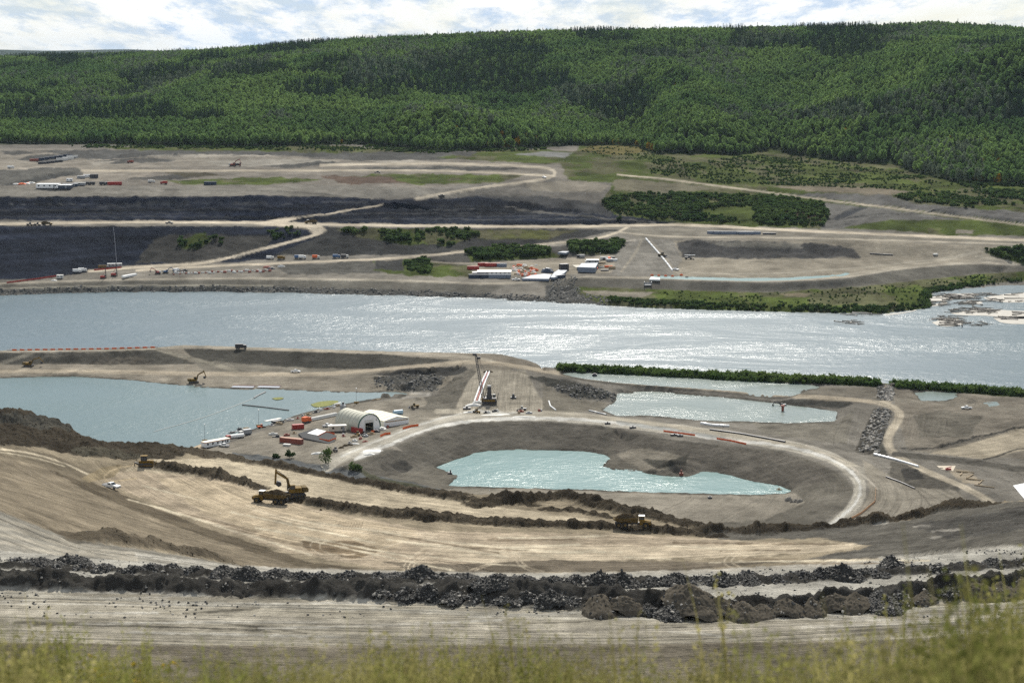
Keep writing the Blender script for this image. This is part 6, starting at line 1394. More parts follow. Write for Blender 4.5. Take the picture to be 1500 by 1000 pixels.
# low flat-roofed tent hall
t = empty('storage_tent', 'low white walled storage tent with wide cream roof right of the arched shed', 'tent'); W, Lt_ = 15., 24.
b = MB(); b.box(-W / 2, W / 2, 0, .1, 0, 3.0); b.box(-W / 2, W / 2, Lt_ - .1, Lt_, 0, 3); b.box(-W / 2, -W / 2 + .1, .1, Lt_ - .1, 0, 3); b.box(W / 2 - .1, W / 2, .1, Lt_ - .1, 0, 3); b.build('wall', WHT, t)
b = MB(); b.prism([(-W / 2 - .3, 3), (0, 4.5), (W / 2 + .3, 3), (W / 2 + .3, 3.15), (0, 4.65), (-W / 2 - .3, 3.15)], -.3, Lt_ + .3); rf = b.build('roof', CRM, t)
b = MB(); b.add([(-W / 2, .05, 3), (W / 2, .05, 3), (0, .05, 4.5)], [(0, 1, 2)]); b.build('gable', WHT, t)
b = MB(); b.box(-W / 2 + .6, W / 2 - .6, -.06, .05, 2.2, 2.75); b.build('eave_shade_strip', WOOD, t)  # solid brown strip standing in for the shade under the roof edge
for k in range(1, 6): b = MB(); b.bar((-W / 2 - .3, Lt_ * k / 6, 3.2), (0, Lt_ * k / 6, 4.7), .12); b.bar((W / 2 + .3, Lt_ * k / 6, 3.2), (0, Lt_ * k / 6, 4.7), .12); b.build('seam', BGE, rf)
R_(t, 581, 623, 38)
b = MB(); b.cyl((-2.5, 0, 1.3), (2.5, 0, 1.3), 1.2, n=14); b.box(-2, -1.6, -1, 1, 0, .6); b.box(1.6, 2, -1, 1, 0, .6); o = b.build('storage_tank', M_('pale_blue', (.35, .5, .6), .5)); tag(o, 'pale blue tank behind the storage tent', 'tank'); R_(o, 583, 607, 30)
R_(loader('yellow loader in front of the arched shed beside the red containers', None, YEL, .8), 524, 638, 100)
R_(loader('very small yellow loader right at the corner of the arched shed', None, YEL, .5), 530.5, 634, 70)
R_(loader('yellow and white loader on the track right of the storage tent', None, YEL, .85), 607, 597, 190)
R_(loader('small dark skid loader on the track at the near corner of the yard', None, STL, .75), 491.5, 661, 100)
slab('dark laydown pad edged with timber in the yard', [(437, 637), (463, 630), (493, 640), (490, 647), (482, 650), (443, 643)], .15, M_('dark_gravel_pad', (.10, .10, .10), 1, spec=0), 'laydown_pad', 'pad')
slab('stack of white sheets on the laydown pad', [(450, 637), (464, 631), (478, 634), (466, 640)], .9, WHT, 'sheet_stack', 'sheets')
for i, (pp, lb) in enumerate((([(466, 641), (478, 635), (490, 637)], 'orange mesh fence across the laydown pad beside the white sheets'), ([(468, 645), (482, 647.5), (492, 644)], 'orange mesh fence along the near edge of the laydown pad'), ([(590, 629), (602, 625.5), (613, 624)], 'orange mesh fence along the track right of the storage tent'),
        ([(557, 640), (564, 637), (572, 636)], 'orange mesh fence beside the track in front of the storage tent'), ([(544, 634), (552, 632)], 'short orange mesh fence at the doorway of the arched shed'))):
    w = ground_line(pp, 0, 800); b = MB()
    for a, c in zip(w[:-1], w[1:]): b.bar((a[0], a[1], a[2] + .6), (c[0], c[1], c[2] + .6), .06, 1.1)
    for a in w: b.bar((a[0], a[1], a[2]), (a[0], a[1], a[2] + 1.3), .1)
    o = b.build('safety_fence', ORG); tag(o, lb, 'fence')
for i, (px, py, lx, ly, h, lb) in enumerate(((546, 661, 9, 7, .7, 'crumpled white tarpaulin heap beside the pale basin road'), (541, 665, 5, 3, .7, 'small white tarpaulin heap left of the larger one'), (558, 628.5, 6, 4, 1.4, 'white covered mound between the shed and the storage tent'), (467, 664, 7, 3, .8, 'loose white and orange debris beside the track below the yard'), (520, 650, 5, 2, .6, 'low pale debris row along the yard track'))):
    heap(lb, px, py, lx, ly, h, DWHT, 'tarpaulin', 'tarpaulin', seed=i + 3)
for i, (px, py) in enumerate(((500, 656), (506, 653), (513, 652), (484, 663), (535, 647))): heap('dark rubble lump beside the yard track %s' % ('beside the skid loader', 'second from the skid loader', 'third from the skid loader', 'left of the skid loader', 'towards the storage tent')[i], px, py, 3, 2, .9, (DIRT if i != 4 else RBR), 'rubble_heap', 'rubble', seed=i)
rq = random.Random(77)
spots = [(rq.uniform(395, 440), rq.uniform(632, 642)) for _ in range(4)] + [(400 + k * 9 + rq.uniform(-3, 3), 623 - k * 2.6 + rq.uniform(-1, 1)) for k in range(12)] + [(rq.uniform(500, 535), 641 - rq.uniform(0, 4)) for _ in range(5)] + [(512 + k * 8, 650 - k * 3.4) for k in range(10)] + [(rq.uniform(640, 800), rq.uniform(602, 606)) for _ in range(9)]
for k, (px, py) in enumerate(spots):
    b = MB(); l_ = rq.uniform(.8, 2.4); b.box(-l_, l_, -.6, .6, 0, rq.uniform(.4, 1.1), taper=.08); b.box(-l_ * .5, l_ * .3, -.4, .4, .4, 1.3, taper=.1); mm = (WOOD, STL, DWHT, RBR, GRY)[k % 5]; o = b.build('yard_crate', mm, bevel=.05)
    tag(o, ('brown timber', 'dark steel', 'dusty white', 'rust red', 'grey')[k % 5] + ' crate among the scattered materials of the near work yard and ring road', 'crate', 'loose crates in the near yard'); R_(o, px, py, rq.uniform(0, 180))
pipe('white pipe bundle on the shore behind the arched shed', ground_line([(489, 594), (509, 589)], .5, 800), .6, DWHT)
R_(light_tower('light tower on the spit beyond the arched shed', 8.5), 522, 592, 0)
pipe('row of pale planks on the shore behind the storage tent', ground_line([(545, 587), (558, 585)], .3, 800), .35, WOOD, cat='planks', name='plank_row')
# ------------------------------------------------------------------ cofferdam and piling rig
def crane():
    t = empty('crawler_crane', 'tall crawler piling rig with leaning lattice boom on the ramp of the cofferdam', 'crane'); tracks(t, 8, 2.6, 1.3, 1.0)
    b = MB(); b.box(-3.6, 3.6, -2.6, 2.6, 1.4, 3.6, taper=.1); b.build('house', STL, t)
    b = MB(); b.box(-3.2, 3.0, -2.75, -2.62, 1.9, 2.9); b.box(-4.2, -3.6, -2.3, 2.3, 1.6, 3.4); b.build('counterweight', YEL, t)
    b = MB(); b.box(1.6, 3.3, 1.0, 2.5, 3.6, 5.2, taper=.1); cb = b.build('cab', DWHT, t); b = MB(); b.box(1.7, 3.34, .96, 2.54, 4.1, 4.9); b.build('window', GLS, cb)
    b = MB(); b.box(-1.6, 1.4, -1.3, 1.3, 3.6, 5.4); b.box(-1.3, 1.1, -1.2, 1.2, 5.4, 9.4, taper=.25); b.bar((-1.2, 0, 9.2), (-2.6, 0, 3.6), .3); b.build('power_pack', STL, t)
    b = MB(); b.box(-1.0, .8, -.9, .9, 9.3, 10.2); b.build('winch', GRY, t)
    a = Vector((-3.4, .6, 3.6)); c = Vector((-7.4, 6, 25.8)); b = MB(); N_ = 14; wd = 1.0
    cs = [(-1, -1), (1, -1), (1, 1), (-1, 1)]; pt = lambda i, k: a.lerp(c, i / N_) + Vector((cs[k % 4][0] * wd * (1 - .4 * i / N_) * .75, cs[k % 4][1] * wd * (1 - .4 * i / N_) * .75, 0))
    for k in range(4):
        b.bar(pt(0, k), pt(N_, k), .26)
        for i in range(N_): b.bar(pt(i, k), pt(i + 1, k + 1), .15); b.bar(pt(i, k), pt(i, k + 1), .12)
    b.build('lattice_boom', STL, t)
    b = MB(); b.box(c.x - 1.6, c.x + .5, c.y - .6, c.y + .6, c.z - .5, c.z + .7); b.box(c.x + .8, c.x + 2.6, c.y - .5, c.y + .5, c.z - 2.4, c.z - 1.2); b.build('boom_head', STL, t)
    b = MB(); b.bar(c, (-.2, 0, 10), .09); b.bar(c + Vector((.4, 0, 0)), (1.0, 0, 9.6), .09); b.bar(c + Vector((1.6, 0, -2)), (4.6, -1.5, 5), .07); b.bar((1.2, 0, 9), (4.8, -1, 3), .1); b.build('cable', STL, t)
    b = MB(); b.bar((3.6, -1, 1.2), (4.9, -1, 6.4), .3); b.build('leader', STL, t)
    return t
R_(crane(), 717, 592, 0, 1.0)
for dx, nm in ((-3.2, 'left of the two white pipes laid up the cofferdam ramp beside the rig'), (3.4, 'right of the two white pipes laid up the cofferdam ramp beside the rig')):
    pipe(nm, ground_line([(715 + dx * .6, 545), (706 + dx * .8, 565), (698 + dx, 589)], .5, 800), .5, WHT, 'white pipes on the cofferdam ramp')
pipe('thin red hose between the two white ramp pipes', ground_line([(714.6, 546), (706, 565), (698, 588)], .25, 800), .3, RED, cat='hose', name='hose')
heap('dark mouth of spoil at the top of the white ramp pipes', 715, 545, 6, 4, 1.2, DIRT, 'spoil_heap', 'spoil heap', seed=4)
for i, (px, py, lx, ly, h, lb) in enumerate(((694, 594, 9, 4, 1.3, 'white sacks piled left of the rig'), (701, 590, 7, 3, 1.4, 'white sheet pile draped beside the rig tracks'), (689, 604, 8, 3, .6, 'thin white spill on the ramp foot left of the rig'), (722, 608, 12, 3, .4, 'white chalky spill along the ring road under the rig'), (738, 607, 7, 2.5, .4, 'smaller white chalky spill right of the rig'), (768, 610, 12, 2, .4, 'long white chalky spill on the ring road right of the rig'))):
    heap(lb, px, py, lx, ly, h, DWHT, 'white_spill', 'spill', seed=20 + i)
R_(loader('yellow forklift at the foot of the ramp just left of the rig', None, YEL, .8), 698.5, 605, 120)
b = MB(); b.box(-1.5, 1.5, -1.2, 1.2, 0, .7); b.cyl((0, 0, .7), (0, 0, 2.4), .9, .5); o = b.build('pump', STL); tag(o, 'small black pump on the ramp right of the rig', 'pump'); R_(o, 752, 583, 0)
R_(loader('small grey and yellow roller at the foot of the ramp right of the rig', None, GRY, .75), 765, 601, 170)
b = MB(); b.box(-2, 2, -1.5, 1.5, 0, .9); b.cyl((0, 0, .9), (0, 0, 1.6), .6); o = b.build('generator', STL); tag(o, 'dark green generator left of the white sacks by the rig', 'generator'); R_(o, 684, 599, 0)
pipe('short curved white pipe on the slope right of the ramp', ground_line([(804, 588), (806, 595), (814, 601)], .3, 800), .4, WHT)
pipe('short grey blue pipe above the ring road near the pale pool', ground_line([(863, 602), (888, 608)], .3, 800), .5, GRY)
R_(pickup('grey pickup driving on the middle of the cofferdam road'), 433, 545.5, 0)
R_(box_truck('dark truck on the crest of the cofferdam beside the river', STL, STL, 7), 353, 511, 0)
R_(excavator('yellow excavator with outstretched arm at the left end of the cofferdam flat', (.75, -.9, -2.2), 1.15), 42, 537, 0)
R_(excavator('yellow excavator on a small mound at the edge of the settling pond', (.95, -1.25, -2.4), 1.15), 284, 561, 15)
for i in range(58):
    px = 14 + i * 3.75; py = float(np.interp(px, [0, 150, 230], [512.4, 510.3, 507.9])); b = MB(); L_ = 3.1 - .3 * (i % 3)
    b.prism([(-.3, 0), (.3, 0), (.1, .4), (.08, .95), (-.08, .95), (-.1, .4)], -L_ / 2, L_ / 2); o = b.build('road_barrier', ORG if i % 3 else DWHT)
    tag(o, 'orange barrier in the row along the river crest of the cofferdam' if i % 3 else 'white barrier in the row along the river crest of the cofferdam', 'barrier', 'barriers on the cofferdam crest'); q_ = P(px, py + 1.3, 7.9); R_(o, px, py, 90, at=(q_[0], q_[1], float(ground_z(q_[0], q_[1])) - .05))
for i, (a, b_, lb) in enumerate(((338, 374, 'left of the two dark flat barges moored at the pond shore'), (377, 411, 'right of the two dark flat barges moored at the pond shore'))):
    t = empty('barge', lb, 'barge', 'flat barges on the settling pond'); L_ = 13; b = MB(); b.box(-L_ / 2, L_ / 2, -3, 3, -.3, .5); b.build('hull', STL, t); b = MB(); b.box(-L_ / 2 + .4, L_ / 2 - .4, -2.6, 2.6, .5, .56); b.build('deck', SLATE, t)
    b = MB(); b.box(-L_ / 2, L_ / 2, 2.6, 3, .5, .85); b.build('coaming', RBR, t); R_(t, (a + b_) / 2, 568 + i * .5, 0, at=P((a + b_) / 2, 567.5, .05)); t.rotation_euler.z = -.12
for nm, pp in (('dark floating boom lying straight across the right part of the settling pond', [(355, 593), (385, 596), (423, 601)]), ('dark floating boom running slanted from the barges on the settling pond', [(389, 574), (378, 579), (372, 583)]), ('faint thin rope of floats slanting across the settling pond', [(372, 583), (330, 600), (290, 614), (225, 632)])):
    pipe(nm, [P(a, b_, .12) for a, b_ in pp], .45 if 'faint' not in nm else .14, STL if 'faint' not in nm else DWHT, cat='floating boom', name='floating_boom')
# ------------------------------------------------------------------ basin, ring road and the right-hand flats
for nm, pp in (('long orange mesh fence along the inner edge of the ring road', [(972, 632), (995, 635), (1018, 638)]), ('orange mesh fence further right along the inner edge of the ring road', [(1050, 643), (1070, 646), (1093, 651)]), ('thin orange fence curling round the right end of the ring road', [(1283, 716), (1282, 735), (1262, 752), (1236, 766)])):
    w = ground_line(pp, 0, 700); b = MB()
    for a, c in zip(w[:-1], w[1:]): b.bar((a[0], a[1], a[2] + .4), (c[0], c[1], c[2] + .4), .08, .8)
    for a in w: b.bar(a, (a[0], a[1], a[2] + 1.0), .1)
    o = b.build('safety_fence', ORG if 'thin' not in nm else M_('faded_orange', (.5, .28, .14), .9)); tag(o, nm, 'fence')
for px, py, lb, sx in ((890, 621, 'small dark post crate on the ring road inner shoulder, leftmost', 1.4), (927, 627, 'small dark crate on the inner shoulder of the ring road beside the chalk strip', 1.6), (988, 638, 'dark crate under the orange fence, left of its pair', 2), (996, 639, 'dark crate under the orange fence, right of its pair', 1.5), (1040, 730, 'tiny crate lost on the basin beach', .8)):
    b = MB(); b.box(-sx, sx, -.8, .8, 0, .9, taper=.1); b.cyl((0, 0, .9), (0, 0, 1.3), .3); o = b.build('crate', STL); tag(o, lb, 'crate'); R_(o, px, py, 10)
pipe('long white pipe lying on the flat between the ring road and the pale pool', ground_line([(1027, 621), (1045, 624), (1068, 625)], .5), .75, WHT)
pipe('long dark pipe lying along the outer edge of the ring road', ground_line([(1040, 630), (1085, 636), (1150, 648)], .4), .5, STL)
pipe('long white pipe lying beside the two rut track', ground_line([(1280, 666), (1312, 674), (1345, 684)], .4), .55, WHT)
pipe('thin dark pipe on the flat beside the ring road bend', ground_line([(1298, 699), (1320, 707), (1340, 716)], .3), .35, STL)
R_(pickup('white pickup with dark bed parked on the right hand flat below the spoil mound'), 1416, 599, 175)
b = MB(); b.box(-.9, .9, -.6, .6, 0, 1.2); b.cyl((0, 0, 1.2), (0, 0, 2.6), .35); o = b.build('survey_post', RBR); tag(o, 'small red and dark machine standing on the basin beach', 'machine'); R_(o, 998, 696, 0)
b = MB(); b.box(-1, 1, -.7, .7, 0, .8); b.cyl((.3, 0, .8), (.3, 0, 2.0), .3); o = b.build('pump', STL); tag(o, 'small black pump on the left shore of the turquoise basin pond', 'pump'); R_(o, 659, 694, 0)
b = MB(); b.box(-1.2, 1.2, -.7, .7, 0, .8); b.bar((-1, 0, .8), (1.5, 0, 1.6), .3); o = b.build('pump', RED); tag(o, 'small red pump beside the track on the right hand flat', 'pump'); R_(o, 1389, 688, 0)
slab('bright white sheet laid on the ground at the right hand side beside the dark ramp', [(1484, 711), (1502, 708), (1520, 720), (1500, 730)], .06, WHT, 'ground_sheet', 'sheet')
slab('small pale concrete patch beside the two rut track', [(1372, 682), (1400, 682), (1396, 690), (1378, 687)], .05, M_('pale_sand', (.45, .39, .30), .9), 'sand_patch', 'sand patch', one=False)
for k, (px, py, hd, l_) in enumerate(((1421, 698, 60, 9), (1428, 703, -30, 8), (1436, 707, 65, 7), (1414, 692, -25, 8), (1442, 713, -35, 9), (1408, 695, 70, 6))):
    b = MB(); b.cyl((-l_ / 2, 0, .35), (l_ / 2, 0, .35), .32, .25, 7); o = b.build('timber_baulk', WOOD); tag(o, 'weathered timber baulk lying loose beside the pit on the right hand flat', 'timber', 'timber baulks beside the pit'); R_(o, px, py, hd)
for k, (px, py, s_) in enumerate(((1155, 733, 1.8), (1166, 735, 1.4), (1172, 735, 1.5), (1160, 735.5, 1), (1141, 721, 2))):
    heap(('largest boulder of the small cluster on the basin beach', 'second boulder of the small cluster on the basin beach', 'right hand boulder of the cluster on the basin beach', 'smallest boulder of the cluster on the basin beach', 'lone pale boulder at the tip of the turquoise pond')[k], px, py, s_ * 2, s_ * 1.6, s_, (LOGM if k < 4 else WOOD), 'boulder', 'boulder', seed=50 + k)
R_(excavator('small dark excavator at the end of the dyke in the pale pool', (.6, -.9, -2.2), .7, paint=STL), 1146, 596, 190)
b = MB(); b.cyl((0, 0, -1), (0, 0, 2.8), .7); b.box(-1, 1, -1, 1, 2.6, 3.2); o = b.build('intake_post', RBR); tag(o, 'brown intake post standing in the pale pool', 'post'); R_(o, 0, 0, 0, at=P(1146.5, 602, .2))
b = MB(); b.cyl((-1.4, 0, .6), (1.4, 0, .6), .9, n=10); b.box(-.8, .8, -.6, .6, 1, 1.8); o = b.build('float_buoy', STL); tag(o, 'black float on the backwater pool near its left end', 'buoy'); R_(o, 0, 0, 0, at=P(871, 551, .3))
# ------------------------------------------------------------------ far bank
FB = 1400
def far(o, px, py, hd=0, s=1.): return R_(o, px, py, hd, s, FB)
far(office('tall white two storey site building at the left of the far camp', 14, None, WHT, WHT, 8, name='site_building', cat='building'), 71, 276, 0, 1.5)
far(office('white roofed building with dark front in the far camp', 18, None, DARKB, WHT, 9, name='site_building', cat='building'), 88, 276.5, 0, 1.25)
far(office('small white building between the two large ones of the far camp', 9, None, DWHT, DWHT, 5, name='site_building', cat='building'), 76, 277, 0)
far(office('dark long cabin in the far camp right of the white roofed building', 13, None, DARKB, GRY, 4), 103, 274, 0, 1.1); far(office('grey cabin in the far camp beside the dark long cabin', 11, None, GRY, DWHT, 4), 117, 272, 0)
far(office('small white cabin behind the dark long cabin', 6, None, WHT, WHT, 4), 102, 266, 0)
for k, (px, py, m, lb) in enumerate(((128, 271, STL, 'dark truck at the right of the far camp'), (134, 271, STL, 'second dark truck at the right of the far camp'), (151, 271, STL, 'dark truck beside the long red trailer on the upper terrace'), (157, 271, GRY, 'grey truck beside the long red trailer on the upper terrace'),
        (222, 268, DWHT, 'white truck alone on the middle of the upper terrace'), (240, 270, RED, 'small red truck on the middle of the upper terrace'), (16, 247, WHT, 'white truck on the pale pad at the far left'), (191, 239, RBR, 'rust coloured machine on the upper terrace bank'))):
    far(box_truck(lb, m, m, 7), px, py, (0, 180)[k % 2])
far(container('long dark red trailer on the upper terrace', 14, RED, None, 'trailer', 3.2), 168, 271, 10); far(container('dark container alone beside the grass strip on the upper terrace', 12, DARKB, hgt=3.4, wd=3), 308, 271, 0)
far(office('white cabin in the row behind the far camp beside the dark tanks', 8, None, WHT, WHT, 4), 128, 260, 8); far(office('grey cabin in the row behind the far camp', 8, None, GRY, GRY, 4), 119, 262, 8); far(container('dark square tank behind the far camp', 8, STL, None, 'tank', 4, 4, name='tank'), 138, 261, 8)
for k in range(7):
    far(container('dark van trailer in the upper row of the parked trailers at far left', 11, DARKB, 'trailers parked in the upper row', 'trailer', 2.8), 58 + k * 7, 235 - k * .9, 6)
for k in range(5): far(container('dark van trailer in the lower row of the parked trailers at far left', 9, STL, 'trailers parked in the lower row', 'trailer', 2.6), 62 + k * 6, 240.5 - k * .7, 6)
far(container('rust red trailer at the left end of the upper parked row', 10, RBR, None, 'trailer', 2.6), 50, 236, 6)
for k, (px, py, lb) in enumerate(((91, 235.5, 'white roofed long trailer nearest in the parked rows'), (100, 234, 'white long trailer right of the parked rows'), (106, 231.5, 'white trailer at the right end of the upper parked row'))): far(container(lb, 13, DWHT, None, 'trailer', 3, roof=WHT), px, py, 6)
for k, px in enumerate((24, 32, 38, 42, 46)): heap(('orange and white material heap, first from the left below the spoil slope', 'orange and white material heap, second from the left below the spoil slope', 'orange and white material heap, third from the left below the spoil slope', 'orange and white material heap, fourth from the left below the spoil slope', 'orange and white material heap nearest the far camp')[k], px, 270.5 - k * .5, 8, 5, 1.6, ORG if k % 2 else DWHT, 'material_heap', 'material heap', seed=k, y0=FB)
far(excavator('red brown excavator on the pale upper pad', (.9, -1.1, -2.2), 1.4, paint=RBR), 341, 244, 0); far(box_truck('dark dump truck beside the excavator on the pale upper pad', STL, RBR, 9), 347, 243.5, 0)
far(dump_truck('distant dump truck on the main road at the hairpin'), 456, 328, 180, 1.1); far(dump_truck('distant yellow dump truck at the left end of the main road'), 68, 330, 0, .95)
far(loader('small dark loader on the left of the main road behind the yellow dump truck', None, STL), 44, 330.5, 0); far(loader('second small dark loader on the left of the main road', None, STL), 55, 330.5, 0)
far(pickup('red pickup truck on the upper terrace road bend'), 797, 261, -70, 1.3); far(pickup('dark pickup on the long terrace road', None, STL), 553, 253.5, 0, 1.2)
far(pickup('dark pickup on the main road above the shale slope', None, STL), 248, 328, 0, 1.2); far(pickup('dark pickup on the slanting road to the upper terrace', None, STL), 647, 288, 30, 1.2)
far(drill_rig('red drill rig with upright mast, left of the pair on the far river bench', RED, 9, -.08), 151, 408, 0, 1.0); far(drill_rig('red drill rig with tall mast, right of the pair on the far river bench', RED, 11, -.08), 167, 404.5, 0, 1.05)
far(box_truck('white truck on the far bench at the foot of the shale slope, left one', WHT, WHT, 7), 113, 399.5, 10); far(box_truck('white truck on the far bench at the foot of the shale slope, right one', WHT, WHT, 7), 121, 398, 10)
far(office('small brown and white cabin on the far bench near its left end', 5, None, DWHT, DWHT, 3.5), 88, 408, 0); far(box_truck('tan and black machine behind the drill rigs', DYEL, STL, 9), 152, 394, 0); far(office('white canopy with dark sides behind the drill rigs', 12, None, GRY, WHT, 4), 168, 391, 12)
heap('small white tarpaulin on the far bench left of the brown cabin', 79, 411, 5, 3, 1, DWHT, 'tarpaulin', 'tarpaulin', seed=9, y0=FB)
slab('long white and orange sheet pile stack right of the drill rigs', [(178, 408), (198, 402), (201, 403), (182, 409)], 1.0, WHT, 'pile_stack', 'sheet piles', y0=FB)
far(excavator('small orange red excavator on the far bench', (.8, -1.0, -2.2), .9, paint=RED), 231, 401, 180); far(excavator('small blue and red excavator on the far bench', (.8, -1.0, -2.2), .9, paint=BLU), 243, 400, 0)
far(box_truck('white truck with raised body on the far bench', WHT, DWHT, 7), 259, 398.5, 60); far(pickup('dark green pickup on the far bench', None, STL), 270, 398, 60, 1.2)
for nm, pp in (('red mesh fence at the foot of the shale slope near its left end', [(10, 415), (50, 410), (84, 405)]), ('red mesh fence behind the drill rigs', [(138, 396.5), (160, 394.5), (178, 392.5)])):
    w = ground_line(pp, 0, FB); b = MB()
    for a, c in zip(w[:-1], w[1:]): b.bar((a[0], a[1], a[2] + .7), (c[0], c[1], c[2] + .7), .1, 1.2)
    for a in w: b.bar(a, (a[0], a[1], a[2] + 1.5), .12)
    o = b.build('safety_fence', RED); tag(o, nm, 'fence')
pipe('thin pale hose hanging down the dark shale slope', ground_line([(166, 333), (168, 350), (170, 375), (171, 386)], .3, FB), .07, M_('pale_hose', (.2, .23, .3), .7), cat='hose', name='hose')
for k, (px, py, m, lb) in enumerate(((396, 380, WHT, 'white truck, leftmost of the row on the far river road'), (412, 380, YEL, 'tan flat truck second in the row on the far river road'), (437, 379, BLU, 'blue machine third in the row on the far river road'), (443, 379, WHT, 'white van right beside the blue machine on the far river road'), (463, 379, ORG, 'small orange truck on the far river road'), (493, 378, BLU, 'blue crane truck on the far river road'), (505, 378, STL, 'dark flat truck at the right end of the row on the far river road'))):
    far(box_truck(lb, m, DWHT if k % 2 == 0 else m, 6.5), px, py, 0)
for k, (px, py, hd) in enumerate(((391, 392, 60), (397, 394, 20), (412, 391, 0), (386, 397, 0))): heap(('dark clutter heap with red bits below the far river road', 'second dark clutter heap below the far river road', 'small pale clutter heap below the far river road', 'low clutter heap nearest the dyke below the far river road')[k], px, py, 7, 4, 1.8, (RBR, STL, DWHT, LOGM)[k], 'clutter_heap', 'clutter', seed=k + 60, y0=FB)
r = random.Random(8)
for k in range(46):
    px = 255 + k * 3.1 + r.uniform(-1, 1); py = 401 - (px - 255) * .03 + r.uniform(-1.5, 1.5); b = MB(); s_ = r.uniform(.7, 1.5); b.box(-s_, s_, -s_ * .8, s_ * .8, 0, s_ * 1.1, taper=s_ * .3)
    o = b.build('concrete_block', DWHT if k % 3 else RBR, bevel=.15); tag(o, 'pale concrete block in the loose row on the far river bench' if k % 3 else 'rusty block in the loose row on the far river bench', 'block', 'blocks scattered along the far bench'); far(o, px, py, r.uniform(0, 90))
# far works yard
far(container('dark red container at the left end of the far works yard', 10, RED, hgt=3), 693, 395, 0)
t = office('large white roofed workshop in the far works yard', 24, None, DWHT, M_('pale_pink_roof', (.85, .76, .72), .6), 12, name='workshop', cat='building'); far(t, 724, 403, 0, 1.15)
far(office('lower white roofed annex at the left of the far workshop', 12, None, DARKB, M_('pale_roof', (.8, .74, .7), .6), 6, name='workshop_annex', cat='building'), 703, 404, 0)
for k, (px, L_, m, lb) in enumerate(((698, 13, DARKB, 'dark blue container in front of the far workshop, leftmost'), (712, 9, DARKB, 'dark blue container in front of the far workshop, second'), (728, 14, SLATE, 'slate grey container in front of the far workshop, third'), (739, 10, SLATE, 'slate grey container in front of the far workshop, rightmost'))): far(container(lb, L_, m, hgt=3.2), px, 407.5, 0)
far(pickup('white pickup on the dyke road in front of the far works yard'), 756, 411, 10, 1.25)
for k, (px, py, m, lb) in enumerate(((707, 390, RED, 'red and white trailer behind the far workshop'), (718, 390.5, RED, 'dark red trailer behind the far workshop'), (725, 390.5, RED, 'second dark red trailer behind the far workshop'), (735, 391, SLATE, 'slate grey trailer behind the far workshop'))): far(container(lb, 8.5, m, hgt=3.0), px, py, 0)
cols = (ORG, DWHT, ORG, DWHT, WOOD)
for k in range(64):
    u = r.random(); v = r.random(); px = 750 + u * 36 + r.uniform(-2, 2); py = 388 + v * 17; L_ = r.uniform(2, 5); h_ = r.uniform(.8, 2); b = MB()
    b.box(-L_ / 2, L_ / 2, -1, 1, 0, h_ * .7, taper=.1); b.box(-L_ / 3, L_ / 4, -.8, .8, h_ * .7, h_, taper=.1); m = cols[k % 5]; o = b.build('material_bundle', m)
    tag(o, {id(ORG): 'orange bundle in the crowded laydown of the far works yard', id(DWHT): 'white bundle in the crowded laydown of the far works yard', id(WOOD): 'timber bundle in the crowded laydown of the far works yard'}[id(m)], 'material bundle', 'bundles in the far laydown yard'); far(o, px, py, r.choice((0, 8, 20, 90)))
for k, (pp, lb) in enumerate((([(764, 412), (778, 406), (797, 403), (808, 404), (804, 413)], 'large slate blue sheeted pad, left part, in the far works yard'), ([(806, 411), (812, 402), (818, 397), (831, 398), (826, 404), (812, 412)], 'slate blue sheeted pad, right part, in the far works yard'), ([(817, 376), (824, 370), (834, 370), (829, 377)], 'small slate blue pad at the top of the far works yard'), ([(846, 400), (852, 393), (876, 391), (872, 400)], 'wide slate grey roofed store in the far works yard'))):
    slab(lb, pp, 1.2 if k < 3 else 3.5, SLATE, 'sheeted_pad' if k < 3 else 'flat_store', 'pad' if k < 3 else 'store', y0=FB)
heap('dark blue covered mound in the far works yard', 802, 399, 11, 8, 4, DARKB, 'covered_mound', 'mound', seed=70, y0=FB); far(container('dark tall hopper box in the far works yard', 7, STL, None, 'hopper', 5.5, 5, name='hopper_box'), 826, 396, 20)
far(container('dark blue long container on the corner of the slate pads', 9, DARKB, hgt=3), 821, 408, 40)
slab('pale concrete pad beside the slate grey store', [(838, 389), (848, 388), (856, 393), (849, 396)], .1, M_('pale_concrete', (.5, .46, .38), .9), 'concrete_pad', 'pad', y0=FB)
for k in range(26):
    px = 848 + r.random() * 52; py = 373 + r.random() * 24; L_ = r.uniform(3, 8); m = (WHT, DWHT, GRY, STL, WOOD, ORG)[k % 6]; b = MB(); h_ = r.uniform(1, 2.6); b.box(-L_ / 2, L_ / 2, -1.1, 1.1, .3, h_); b.box(-L_ / 2 + .3, L_ / 2 - .3, -.9, .9, 0, .3); b.box(-L_ / 2 - .1, L_ / 2 + .1, -1.2, 1.2, h_, h_ + .15)
    o = b.build('site_container', m, bevel=.05); nm = {id(WHT): 'clean white', id(DWHT): 'dusty white', id(GRY): 'grey', id(STL): 'dark', id(WOOD): 'brown', id(ORG): 'orange'}[id(m)]
    tag(o, nm + ' store box among the plant at the right of the far works yard', 'store box', 'store boxes in the far works yard'); far(o, px, py, r.choice((0, 5, 90, 15)))
far(office('white open sided silo block in the far works yard', 8, None, GRY, WHT, 6), 868, 387, 0, 1.3); far(light_tower('tall lamp mast in the far works yard', 12), 879, 392, 0)
